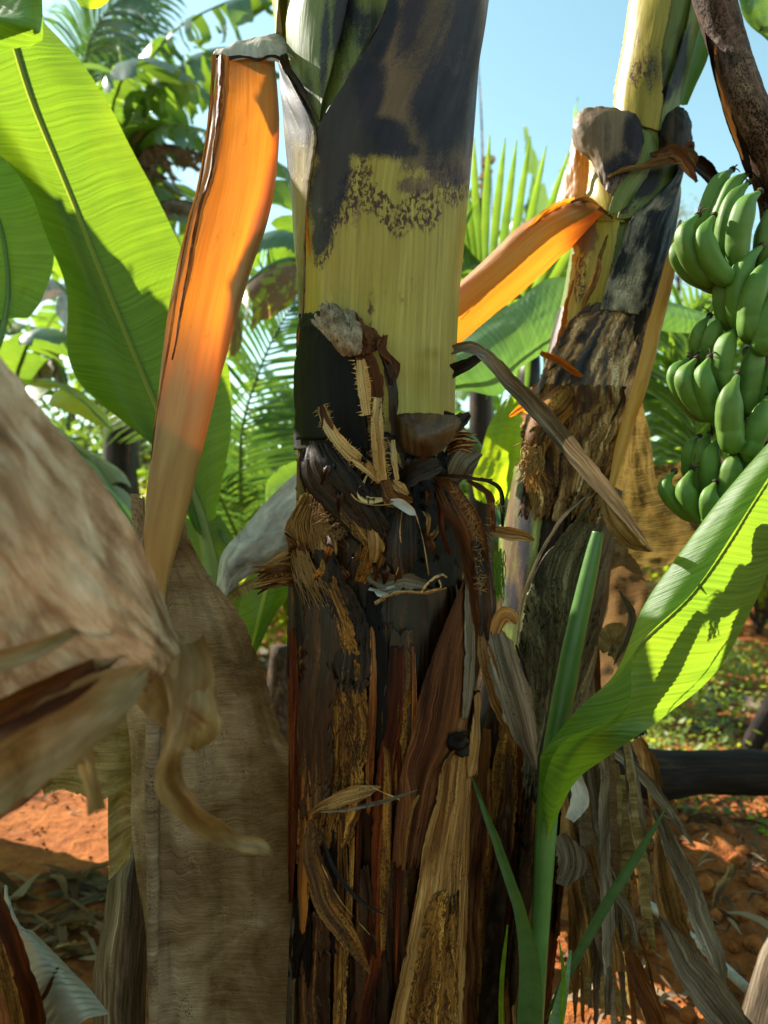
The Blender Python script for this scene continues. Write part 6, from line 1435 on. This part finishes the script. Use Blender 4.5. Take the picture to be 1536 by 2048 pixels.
S2('orange_side_sheath', [(1320, 500, 1345, 500), (1305, 560, 1335, 560), (1290, 620, 1318, 620), (1268, 700, 1295, 700), (1250, 780, 1278, 780), (1230, 860, 1255, 860), (1212, 960, 1232, 960), (1200, 1020, 1215, 1020)], .006, M['orange'], t, seed=214)
S2('ribbed_sheath', [(1165, 605, 1298, 598), (1135, 650, 1280, 650), (1105, 720, 1262, 720), (1085, 790, 1240, 790), (1070, 850, 1215, 850), (1062, 920, 1195, 930)], .022, dry_mat('white_brown_ribbed_sheath', [(0.02, 0.012, 0.008), (0.12, 0.065, 0.03), (0.44, 0.27, 0.13), (0.80, 0.62, 0.42)], [.28, .46, .58, .76], fib=110, fl=4, patch=(20, 6), speck=.5, rough=.42, fibamt=.6, spec=.3, bump=.0007), t, lift=(.006, .006), seed=215, jag=(.05, .05, .12, .1), folds=.005, thick=.002)
rib('torn_edge', [(1285, 600, 1.50), (1290, 625, 1.49), (1272, 665, 1.49), (1262, 690, 1.5)], (.006, .024, .014, .004), 'dark_strap', parent=t, jag=.4, rip=.006)
rib('torn_edge', [(1240, 770, 1.49), (1225, 820, 1.48), (1205, 870, 1.48)], (.02, .02, .006), 'dark_strap', parent=t, jag=.3, rip=.005)
rib('curled_tab', [(1080, 705, 1.49), (1110, 722, 1.47), (1140, 740, 1.465), (1165, 755, 1.47)], (.008, .020, .014, .006), 'flame', parent=t, jag=.5, rip=.008)
S2('ribbed_sheath', [(1085, 765, 1205, 770), (1068, 830, 1200, 840), (1060, 900, 1190, 910), (1056, 960, 1175, 980), (1045, 1040, 1150, 1050)], .030, dry_mat('peeling_brown_cream_sheath', [(0.02, 0.010, 0.005), (0.12, 0.055, 0.018), (0.34, 0.20, 0.08), (0.66, 0.50, 0.30)], [.15, .42, .6, .85], fib=150, fl=5, patch=(22, 5), speck=.5, bump=.0006), t, lift=(.002, .004), seed=216, jag=(.05, .08, .12, .15), folds=.006, thick=.002)
# cut stub with frayed end
MB().tube([P(1135, 790, 1.52), P(1100, 830, 1.48), P(1075, 880, 1.45), P(1070, 930, 1.44)], [.030, .032, .026, .008], 16, 30, wob=(30, .004)).build('cut_stub', M['ochre'], t)
m = MB(); r = np.random.default_rng(99)
for k in range(70):
    x = r.uniform(1045, 1085); y = r.uniform(880, 935)
    m.tube([P(x, y, 1.43), P(x + r.uniform(-16, 8), y + r.uniform(0, 26), 1.42), P(x + r.uniform(-34, 20), y + r.uniform(-8, 54), 1.42)], [.0018, .0012, .0004], 4, 6, cap=False)
tag(m.build('frayed_fibres', M['fibre'], t), kind='stuff')
for k in range(7):
    x = R_.uniform(1050, 1085)
    rib('frayed_scrap', [(x, 900, 1.44), (x + R_.uniform(-20, 10), 935, 1.43), (x + R_.uniform(-25, 22), 985, 1.44)], (.004, .012, .002), 'fibre', parent=t, jag=.5, rip=.006)
rib('torn_edge', [(1018, 832, 1.46), (1045, 815, 1.45), (1062, 820, 1.46)], (.004, .022, .02), 'flame', parent=t, jag=.3)
# lower sheaths
S2('olive_sheath', [(1035, 930, 1085, 940), (1022, 1020, 1075, 1020), (1012, 1120, 1062, 1120), (1008, 1220, 1045, 1230), (990, 1330, 1030, 1350)], .014, M['green_stem'], t, seed=221, stain=blobs({'r': [(1050, 1050, 20, 120, 0, .8), (1020, 1200, 20, 60, 0, .7)], 'g': [(1030, 1100, 30, 200, 0, .6)]}))
S2('wide_grey_sheath', [(1172, 968, 1215, 985), (1135, 1015, 1205, 1030), (1098, 1070, 1200, 1090), (1066, 1130, 1196, 1150), (1046, 1200, 1190, 1210), (1032, 1290, 1172, 1300), (1020, 1400, 1150, 1400), (1008, 1510, 1120, 1500), (1000, 1600, 1100, 1600)], .026, dry_mat('olive_grey_blotched_sheath', [(0.022, 0.017, 0.010), (0.08, 0.065, 0.04), (0.20, 0.165, 0.10), (0.38, 0.33, 0.23)], fib=200, fl=4, patch=(20, 4), speck=.7, rough=.5, bump=.0006), t, lift=(.006, .004), seed=222, jag=(.04, .04, .04, .1), folds=.003, thick=.002)
rib('sheath_edge', [(1180, 985, 1.45), (1130, 1030, 1.44), (1092, 1085, 1.44), (1062, 1150, 1.44), (1042, 1230, 1.45), (1030, 1320, 1.46)], (.004, .008, .007, .007, .006, .003), 'grey', parent=t, jag=.4, rip=.002)
for k in range(26):
    y0 = R_.uniform(1250, 1900); y1 = y0 + R_.uniform(250, 600); cx, hw = T2.at((y0 + y1) / 2)
    xc = cx + (((k * 61) % 100) / 50 - 1) * hw; w = R_.uniform(16, 46); lean_ = -(y1 - y0) * .13
    rows = []
    for i in range(6):
        f_ = i / 5; y = y0 + (y1 - y0) * f_; ww = w * (.4 + .6 * math.sin(math.pi * min(1, .15 + f_ * .8)))
        x = xc + lean_ * (f_ - .5) + R_.uniform(-4, 4)
        rows.append((x - ww / 2, y, x + ww / 2, y + R_.uniform(-8, 8)))
    S2('old_sheath', rows, .010 + .010 * R_.random(), M[['mixed', 'rust', 'ochre', 'black', 'redfib', 'mixed', 'tan'][k % 7]], t, lift=(R_.uniform(0, .008), R_.uniform(0, .008)), seed=300 + k, jag=(.12, .12, .08, .12), rip=.003, folds=.0025)
for k in range(14):           # skirts filling the gap between the two stems
    x0 = R_.uniform(905, 1010); y0 = R_.uniform(1380, 1560); d = 1.36 + R_.random() * .12
    rib('hanging_skirt', [(x0 + 30, y0, d), (x0 + 12, y0 + 200, d), (x0 - 4, y0 + 420, d), (x0 - 10 + R_.uniform(-20, 30), 2120, d)], (.015, R_.uniform(.03, .06), R_.uniform(.03, .06), .03), ['rust', 'mixed', 'redfib', 'mixed', 'black', 'ochre'][k % 6], parent=t, jag=.15, rip=.006, curl=.4, m=11)
# dead leaf hanging behind the stem on the right
dlf = patch('dead_leaf', PG([[(1250, 720, 1.68), (1262, 740, 1.70), (1275, 755, 1.72)], [(1225, 850, 1.66), (1265, 860, 1.68), (1302, 860, 1.72)], [(1205, 960, 1.64), (1265, 970, 1.67), (1315, 960, 1.70), ], [(1195, 1040, 1.63), (1280, 1050, 1.66), (1390, 1030, 1.70)], [(1200, 1100, 1.63), (1300, 1100, 1.66), (1430, 1090, 1.70)], [(1225, 1128, 1.64), (1310, 1135, 1.67), (1400, 1110, 1.70)]]), M['tan_leaf'], t, 90, 110, rip=[(.022, 4, 5), (.006, 9, 10)], jag=(.02, .03, .02, .04), jf=(20, 14), seed=231)
patch('dead_leaf', PG([[(1295, 930, 1.74), (1350, 925, 1.74), (1395, 905, 1.75), (1420, 880, 1.76)], [(1300, 990, 1.73), (1360, 990, 1.73), (1420, 980, 1.74), (1470, 960, 1.76)], [(1310, 1070, 1.72), (1380, 1080, 1.72), (1440, 1080, 1.73), (1500, 1060, 1.75)]]), M['tan_leaf'], t, 60, 50, rip=[(.014, 4, 4)], jag=(.02, .03, .06, .04), jf=(10, 20), seed=232)
rib('dead_leaf', [(1200, 990, 1.42), (1225, 1040, 1.40), (1262, 1080, 1.40), (1302, 1104, 1.42)], (.02, .035, .03, .003), 'tan', parent=t, jag=.3, rip=.008)
rib('dead_leaf', [(1195, 1060, 1.60), (1230, 1150, 1.62), (1245, 1290, 1.65), (1235, 1450, 1.66)], (.05, .12, .13, .10), 'dead_blade', parent=t, jag=.15, rip=.02, m=15)
rib('dead_leaf', [(1190, 1150, 1.55), (1192, 1300, 1.55), (1205, 1500, 1.55), (1235, 1700, 1.55), (1270, 2060, 1.55)], (.012, .014, .014, .012, .012), 'redfib', parent=t, jag=.1, rip=.002)
rib('dead_leaf', [(1240, 1180, 1.5), (1262, 1230, 1.49), (1245, 1290, 1.49), (1228, 1330, 1.5)], (.003, .018, .014, .002), 'grey', parent=t, jag=.2, rip=.004)
rib('dead_leaf', [(1200, 1300, 1.52), (1230, 1280, 1.52), (1255, 1320, 1.52), (1262, 1400, 1.53)], (.02, .07, .06, .03), 'olive_dead', parent=t, jag=.2, rip=.01)
patch('dead_leaf', PG([[(1245, 1180, 1.8), (1290, 1160, 1.82), (1350, 1150, 1.84), (1420, 1120, 1.86)], [(1240, 1260, 1.8), (1300, 1240, 1.8), (1370, 1210, 1.82), (1410, 1190, 1.86)], [(1250, 1340, 1.82), (1290, 1330, 1.82), (1330, 1300, 1.84), (1370, 1280, 1.86)], [(1262, 1400, 1.84), (1280, 1400, 1.84), (1300, 1380, 1.85), (1320, 1360, 1.86)]]), M['olive_dead'], t, 50, 60, rip=[(.02, 4, 4)], jag=(.04, .04, .05, .08), seed=233)
patch('dead_leaf', PG([[(1200, 1120, 1.72), (1240, 1130, 1.74), (1262, 1150, 1.76)], [(1205, 1300, 1.72), (1250, 1300, 1.74), (1275, 1290, 1.76)], [(1225, 1480, 1.72), (1265, 1480, 1.74), (1300, 1470, 1.76)]]), M['dark_strap'], t, 40, 80, rip=[(.015, 3, 5)], jag=(.05, .08, .02, .1), seed=234)
# hanging withered strips below the young leaf
rs = random.Random(5)
for k in range(34):
    x0 = rs.uniform(1120, 1260); y0 = rs.uniform(1440, 1580); d = rs.uniform(1.38, 1.62)
    ln_ = rs.uniform(260, 620); dx = rs.uniform(-20, 120) * ln_ / 500
    rib('withered_strip', [(x0, y0, d), (x0 + dx * .3, y0 + ln_ * .35, d - .01), (x0 + dx * .7, y0 + ln_ * .7, d), (x0 + dx, y0 + ln_, d + .01)],
        (.012, rs.uniform(.018, .036), rs.uniform(.014, .030), rs.uniform(.002, .014)), rs.choice(['grey', 'tan', 'grey', 'olive_dead', 'tan', 'dead_blade']), parent=t, jag=.18, rip=.006, curl=rs.uniform(.3, .9), twist=(rs.uniform(-30, 30), rs.uniform(-50, 50)))
for pts, w, mt in [([(1225, 1500, 1.5), (1290, 1560, 1.5), (1345, 1620, 1.5), (1385, 1690, 1.5)], (.02, .024, .02, .006), 'grey'),
                   ([(1270, 1480, 1.55), (1300, 1540, 1.55), (1310, 1610, 1.55), (1320, 1680, 1.55), (1335, 1760, 1.55)], (.03, .04, .03, .03, .01), 'tan'),
                   ([(1310, 1620, 1.45), (1350, 1710, 1.44), (1395, 1810, 1.44), (1425, 1900, 1.44), (1450, 1985, 1.45)], (.015, .036, .042, .040, .006), 'grey'),
                   ([(1325, 1640, 1.5), (1330, 1750, 1.5), (1350, 1850, 1.5), (1400, 1930, 1.5)], (.02, .05, .05, .02), 'tan'),
                   ([(1320, 1830, 1.38), (1360, 1900, 1.37), (1410, 1980, 1.36), (1500, 2080, 1.36)], (.004, .05, .07, .06), 'grey'),
                   ([(1180, 1690, 1.4), (1200, 1780, 1.4), (1225, 1870, 1.4), (1240, 1945, 1.4)], (.01, .022, .020, .032), 'tan'),
                   ([(1110, 1500, 1.42), (1150, 1620, 1.42), (1210, 1730, 1.42), (1258, 1830, 1.42), (1270, 1895, 1.42)], (.01, .022, .024, .02, .008), 'grey'),
                   ([(1255, 1900, 1.4), (1280, 1960, 1.4), (1310, 2050, 1.4), (1320, 2150, 1.4)], (.02, .04, .04, .04), 'redfib'),
                   ([(1300, 1760, 1.5), (1262, 1752, 1.5), (1258, 1800, 1.5), (1290, 1900, 1.5), (1330, 2060, 1.5)], (.006, .009, .010, .008, .006), 'ochre')]:
    rib('withered_strip', pts, w, mt, parent=t, jag=.2, rip=.007, curl=.5, m=11)
# crown above the frame
top = P(1400, -420, 1.6)
for k, (dx, dy, l) in enumerate([(1.2, .5, 2), (.8, 1.0, 2), (1.4, -.5, 2)]):
    pts = [top, top + np.array([dx * .1, dy * .1, .8]), top + np.array([dx * .3, dy * .3, 1.8]), top + np.array([dx * .7, dy * .7, 2.4]), top + np.array([dx * 1.2, dy * 1.2, 2.4])]
    lf = make_rib(pts, .03, .006, M['green_stem'], t, 'leaf')
    m = MB(); banana_blade(m, pts[1:], .28, 700 + k, 9, .4, .3); m.build('blade', M['leaf_b'], lf)

# pale green leaf blades behind, between the two stems and to the right
t = thing('banana_plant', tuple(P(1120, 900, 2.15)[:2]) + (0,), 'banana sucker with a pale wide leaf and a lime leaf between the two stems', 'banana plant')
MB().tube([P(1010, 1960, 2.15), P(1015, 1500, 2.15), P(1020, 1050, 2.15)], [.05, .04, .03], 12, 20).build('pseudostem', M['green_stem'], t)
lf = MB().tube([P(1020, 1060, 2.15), P(960, 900, 2.15), P(850, 780, 2.14), P(960, 720, 2.12), P(1150, 600, 2.1), P(1320, 560, 2.08)], [.016, .012, .010, .008, .005, .004], 8, 50).build('leaf', M['fresh_stem'], t)
patch('blade', PG([[(860, 720, 2.12), (850, 745, 2.10), (850, 770, 2.10), (870, 785, 2.12)], [(905, 690, 2.11), (910, 725, 2.08), (920, 760, 2.09), (935, 780, 2.12)], [(960, 650, 2.10), (980, 695, 2.07), (995, 750, 2.08), (1000, 788, 2.11)], [(1030, 605, 2.09), (1045, 650, 2.06), (1050, 700, 2.07), (1045, 735, 2.10)],
                   [(1110, 555, 2.08), (1130, 600, 2.06), (1140, 650, 2.07), (1130, 690, 2.10)], [(1240, 590, 2.07), (1245, 610, 2.06), (1250, 630, 2.07), (1250, 655, 2.10)], [(1330, 602, 2.07), (1335, 620, 2.06), (1335, 640, 2.07), (1330, 662, 2.10)], [(1430, 632, 2.07), (1435, 645, 2.06), (1435, 655, 2.07), (1420, 668, 2.10)]]), M['pale_leaf'], lf, 50, 150, rip=[(.008, 3, 5)], seed=241, uvmid=0, ribs=(.0009, .009))
lf = MB().tube([P(1020, 1100, 2.0), P(1010, 1000, 2.0), P(1005, 900, 2.0), P(1010, 820, 2.0)], [.012, .007, .005, .003], 8, 20).build('leaf', M['fresh_stem'], t)
patch('blade', PG([[(1010, 800, 2.0), (1030, 790, 1.99), (1062, 800, 2.0)], [(978, 850, 2.0), (1015, 850, 1.98), (1075, 850, 2.0)], [(962, 905, 2.0), (1010, 910, 1.98), (1070, 900, 2.0)], [(945, 955, 2.0), (995, 965, 1.98), (1050, 950, 2.0)], [(950, 1000, 2.0), (985, 1010, 1.99), (1020, 1000, 2.0)]]), M['lime_leaf'], lf, 40, 60, rip=[(.01, 3, 3)], jag=(0, 0, 0, .05), seed=242, ribs=(.0006, .008))

# ------------------------------------------------------------------ YOUNG SUCKER WITH THE BRIGHT LEAF
t = thing('banana_sucker', tuple(P(1075, 2100, 1.33)[:2]) + (0,), 'young banana sucker with one rolled leaf and a wide bright green leaf on the right', 'banana plant')
MB().tube([P(1050, 2560, 1.33), P(1062, 2150, 1.33), P(1075, 1950, 1.33), P(1085, 1780, 1.33), P(1096, 1600, 1.33), P(1108, 1500, 1.33)], [.022, .018, .016, .017, .020, .018], 16, 60).build('pseudostem', M['fresh_stem'], t)
MB().tube([P(1106, 1520, 1.335), P(1122, 1420, 1.335), P(1142, 1310, 1.335), P(1168, 1190, 1.335), P(1186, 1110, 1.335), P(1196, 1064, 1.335)], [.021, .020, .0185, .016, .0135, .010], 18, 70).build('rolled_leaf', M['fresh_stem'], t)
sl_ = MB().tube([P(1085, 1700, 1.325), P(1118, 1580, 1.315), P(1160, 1490, 1.27), P(1235, 1412, 1.235), P(1262, 1310, 1.228), P(1375, 1194, 1.228), P(1460, 1068, 1.228), P(1530, 958, 1.228)], [.010, .007, .0055, .004, .003, .003, .002], 8, 70).build('leaf', M['midrib'], t)
g = [[(1082, 1640, 1.300), (1080, 1630, 1.305), (1078, 1640, 1.310), (1082, 1680, 1.318), (1090, 1680, 1.314), (1096, 1672, 1.303), (1100, 1660, 1.293)],
     [(1090, 1560, 1.270), (1080, 1545, 1.275), (1078, 1530, 1.290), (1090, 1560, 1.299), (1118, 1580, 1.284), (1134, 1575, 1.262), (1150, 1562, 1.234)],
     [(1130, 1482, 1.220), (1105, 1490, 1.240), (1088, 1500, 1.260), (1120, 1500, 1.267), (1160, 1490, 1.258), (1195, 1500, 1.215), (1226, 1505, 1.190)],
     [(1252, 1415, 1.190), (1204, 1419, 1.200), (1157, 1419, 1.215), (1204, 1424, 1.215), (1242, 1423, 1.222), (1290, 1420, 1.262), (1330, 1432, 1.300)],
     [(1272, 1300, 1.180), (1251, 1324, 1.190), (1230, 1344, 1.215), (1253, 1332, 1.215), (1262, 1308, 1.222), (1360, 1340, 1.262), (1432, 1345, 1.300)],
     [(1385, 1185, 1.170), (1334, 1202, 1.180), (1284, 1216, 1.215), (1334, 1209, 1.215), (1375, 1193, 1.222), (1450, 1226, 1.262), (1500, 1230, 1.300)],
     [(1470, 1060, 1.170), (1417, 1082, 1.180), (1364, 1099, 1.215), (1416, 1089, 1.215), (1460, 1068, 1.222), (1523, 1098, 1.262), (1560, 1100, 1.300)],
     [(1540, 950, 1.170), (1496, 966, 1.180), (1452, 979, 1.215), (1496, 973, 1.215), (1530, 958, 1.222), (1598, 988, 1.262), (1640, 990, 1.300)],
     [(1610, 850, 1.170), (1574, 869, 1.180), (1537, 884, 1.215), (1574, 876, 1.215), (1600, 858, 1.222), (1673, 893, 1.262), (1720, 900, 1.300)]]
patch('blade', PG(g), M['leaf_b'], sl_, 150, 300, rip=[(.004, 3, 5)], seed=251, uvmid=.66, ribs=(.0007, .0115, .60))
rib_ = ribbon('narrow_leaf', [(938, 1540, 1.22), (975, 1640, 1.2), (1010, 1730, 1.2), (1040, 1830, 1.2), (1060, 1930, 1.2), (1058, 2060, 1.2), (1050, 2200, 1.2)], (.002, .011, .016, .020, .034, .042, .045), M['dull_leaf'], t, jag=0, rip=.003, curl=.5, m=13, seed=252)
ribbon('narrow_leaf', [(1090, 2040, 1.3), (1150, 1920, 1.3), (1210, 1810, 1.3), (1270, 1715, 1.3), (1338, 1608, 1.3)], (.005, .016, .019, .017, .002), M['dull_leaf'], t, jag=0, rip=.002, curl=.5, m=11, seed=253)
ribbon('narrow_leaf', [(1100, 2080, 1.28), (1125, 1990, 1.28), (1140, 1900, 1.28)], (.03, .02, .004), M['pale_leaf'], t, jag=.1, seed=254)
ribbon('narrow_leaf', [(1000, 2070, 1.28), (1005, 1950, 1.28), (1015, 1850, 1.28)], (.008, .008, .003), M['lime_leaf'], t, jag=.1, seed=255)
ribbon('narrow_leaf', [(1120, 2060, 1.27), (1128, 1960, 1.27), (1118, 1880, 1.27)], (.008, .008, .002), M['lime_leaf'], t, jag=.1, seed=256)
rib('dry_scrap', [(1150, 1540, 1.36), (1160, 1600, 1.36), (1140, 1640, 1.36)], (.02, .035, .02), 'white_dead', parent=t)
rib('dry_scrap', [(1120, 1670, 1.33), (1140, 1720, 1.33), (1120, 1770, 1.33)], (.02, .06, .02), 'grey', parent=t)

# ------------------------------------------------------------------ BUNCH OF BANANAS
t = thing('banana_bunch', tuple(P(1505, 330, 1.510)), 'hanging bunch of green unripe bananas at the right edge', 'banana bunch')
MB().tube([P(1375, -180, 1.360), P(1425, -20, 1.360), P(1455, 90, 1.370), P(1492, 200, 1.352), P(1535, 300, 1.374), P(1560, 420, 1.430), P(1550, 560, 1.500), P(1530, 750, 1.530), P(1500, 950, 1.530), P(1480, 1040, 1.520)], [.036, .035, .034, .033, .033, .032, .03, .026, .02, .012], 24, 140, wob=(22, .0035), seed=3).build('bunch_stalk', M['peduncle'], t)
rib('dry_bract', [(1420, 50, 1.38), (1432, 120, 1.36), (1448, 200, 1.36), (1470, 270, 1.37), (1492, 330, 1.38), (1500, 360, 1.4)], (.03, .036, .026, .022, .018, .006), 'dark_strap', parent=t, jag=.12, rip=.004, curl=.8)
rib('dry_bract', [(1430, 90, 1.35), (1440, 170, 1.345), (1462, 250, 1.35), (1485, 320, 1.36)], (.006, .012, .012, .004), 'redfib', parent=t, jag=.3, rip=.003)
rib('dry_bract', [(1500, 350, 1.42), (1520, 410, 1.42), (1528, 470, 1.43), (1528, 520, 1.45)], (.01, .016, .014, .006), 'ochre', parent=t, jag=.3, rip=.004)
# fruit
BAN = [  # hand, tip, mid, low, depth, half-width px
    (0, (1464, 340), (1428, 392), (1408, 470), 1.420, 24), (0, (1497, 346), (1452, 400), (1432, 480), 1.400, 24), (0, (1496, 366), (1458, 430), (1452, 512), 1.370, 25), (0, (1519, 384), (1482, 440), (1476, 520), 1.340, 27),
    (0, (1396, 430), (1374, 492), (1418, 556), 1.350, 25), (0, (1428, 432), (1413, 496), (1454, 556), 1.330, 26), (0, (1366, 462), (1364, 530), (1425, 568), 1.380, 20), (0, (1378, 460), (1374, 530), (1440, 575), 1.400, 20), (0, (1535, 420), (1530, 480), (1525, 540), 1.380, 24),
    (1, (1492, 512), (1448, 575), (1462, 648), 1.380, 25), (1, (1524, 492), (1480, 566), (1484, 648), 1.350, 27), (1, (1545, 510), (1508, 590), (1500, 668), 1.320, 27), (1, (1566, 560), (1534, 640), (1524, 695), 1.320, 26), (1, (1580, 470), (1540, 540), (1520, 600), 1.380, 26),
    (2, (1419, 632), (1397, 676), (1400, 725), 1.410, 18), (2, (1443, 634), (1424, 676), (1418, 718), 1.390, 22), (2, (1476, 656), (1448, 706), (1444, 768), 1.360, 25), (2, (1514, 680), (1506, 740), (1496, 815), 1.360, 26),
    (2, (1378, 716), (1353, 765), (1398, 818), 1.380, 20), (2, (1392, 718), (1374, 775), (1424, 828), 1.350, 24), (2, (1419, 716), (1410, 772), (1438, 828), 1.330, 25), (2, (1476, 750), (1458, 820), (1468, 886), 1.300, 30), (2, (1536, 792), (1516, 850), (1494, 904), 1.310, 26), (2, (1560, 700), (1545, 770), (1530, 840), 1.350, 26), (2, (1400, 715), (1362, 770), (1410, 830), 1.420, 22),
    (3, (1398, 874), (1380, 908), (1384, 950), 1.410, 19), (3, (1420, 868), (1404, 920), (1408, 990), 1.390, 23), (3, (1440, 878), (1420, 930), (1430, 985), 1.360, 24), (3, (1470, 902), (1460, 950), (1450, 1008), 1.330, 25),
    (3, (1348, 944), (1340, 990), (1392, 1030), 1.370, 20), (3, (1384, 940), (1376, 995), (1414, 1034), 1.340, 24), (3, (1430, 966), (1418, 1008), (1428, 1050), 1.310, 23), (3, (1535, 890), (1506, 940), (1486, 990), 1.340, 25), (3, (1500, 880), (1490, 940), (1470, 1000), 1.380, 24)]
crowns = [P(1500, 560, 1.480), P(1520, 690, 1.500), P(1500, 800, 1.500), P(1480, 1000, 1.490)]
hands = []
for k, c in enumerate(crowns):
    hands.append(MB().tube([c - [.04, .03, .02], c, c + [.06, .0, .02]], [.012, .02, .015], 10, 10, wob=(40, .003)).build('hand', M['banana'], t))
for i, (h, a, b, c, d, hw) in enumerate(BAN):
    rr = hw * .86 / F * d
    A, B_, C_ = P(*a, d), P(*b, d - .015), P(*c, d + .01)
    E = C_ + (crowns[h] - C_) * .6
    n_, seg = 30, 12
    tt = np.linspace(0, 1, n_)
    cu = curve(np.array([A, (A + B_) / 2 + (B_ - (A + C_) / 2) * .42, B_, (B_ + C_) / 2 + (B_ - (A + C_) / 2) * .25, C_, E]), tt)
    prof = curve(np.array([.20, .40, .74, .94, 1.0, 1.0, 1.0, .98, .86, .55, .36]), tt)[:, 0] * rr
    prof[0] *= .8
    T = unit(np.gradient(cu, axis=0)); Sd = unit(np.cross(T, [0.05, -1, .1])); Bn = np.cross(Sd, T)
    an = np.linspace(0, 2 * math.pi, seg * 2, endpoint=False)
    fac = 1 + .05 * np.abs(np.cos(2.5 * an + i)) ** 2.5 * 2 - .05
    V = cu[:, None] + (Sd[:, None] * np.cos(an)[None, :, None] + Bn[:, None] * np.sin(an)[None, :, None]) * (prof[:, None] * fac[None])[..., None]
    dv = np.linspace(0, .2, n_)
    m = MB().grid(V, np.stack([np.repeat((an * .02)[None], n_, 0), np.repeat(dv[:, None], seg * 2, 1)], -1), closed=True)
    m.v.append(cu[:1]); m.uv.append(np.zeros((1, 2))); m.st.append(np.zeros((1, 3))); ci = m.n; m.n += 1
    idx = np.arange(seg * 2); m.f.append(np.stack([idx, np.roll(idx, -1), np.full(seg * 2, ci), np.full(seg * 2, ci)], -1))
    m.build('banana', M['banana'], hands[h])
    dirn = -T[0]
    m = MB(); r = np.random.default_rng(i)
    m.tube([A - dirn * .002, A + dirn * .004, A + dirn * .008], [.0055, .006, .003], 8, 6, wob=(200, .002), seed=i)
    if i % 2 == 0:
        for j in range(4):
            w_ = r.normal(size=3) * .008
            m.tube([A + dirn * .006, A + dirn * .014 + w_ * .5, A + dirn * .018 + w_ + [0, 0, -.003]], [.0014, .0012, .0006], 5, 7, cap=False)
    m.build('dried_flower_tip', M['bark'], hands[h])
# blue-green leaf passing the top right corner
t = thing('overhead_leaf', tuple(P(1560, -60, 1.7)), 'dark blue green leaf edge crossing the top right corner', 'leaf')
patch('blade', PG([[(1460, -120, 1.7), (1540, -160, 1.68), (1640, -160, 1.7)], [(1478, 0, 1.7), (1545, -30, 1.67), (1640, -40, 1.7)], [(1492, 42, 1.7), (1550, 50, 1.68), (1640, 60, 1.7)], [(1530, 78, 1.7), (1580, 110, 1.69), (1640, 140, 1.7)]]), M['bg_leaf'], t, 40, 40, seed=261, rip=[(.01, 3, 3)])
MB().tube([P(1640, -100, 1.69), P(1560, -10, 1.69), P(1520, 60, 1.69)], [.01, .008, .004], 8, 12).build('midrib', M['fresh_stem'], t)

# ------------------------------------------------------------------ groups of alike things
for o in list(SC.objects):
    if o.parent is None and o.get('label'):
        c = o.get('category')
        if c == 'banana plant' and o.location.y > 2.9: o['group'] = 'banana plants growing in the background'
        elif c == 'shrub': o['group'] = 'shrubs and thickets along the back'
        elif c == 'palm': o['group'] = 'palms behind the banana stems'
        elif o.name.startswith('fallen_leaf'): o['group'] = 'dead leaves lying on the soil'
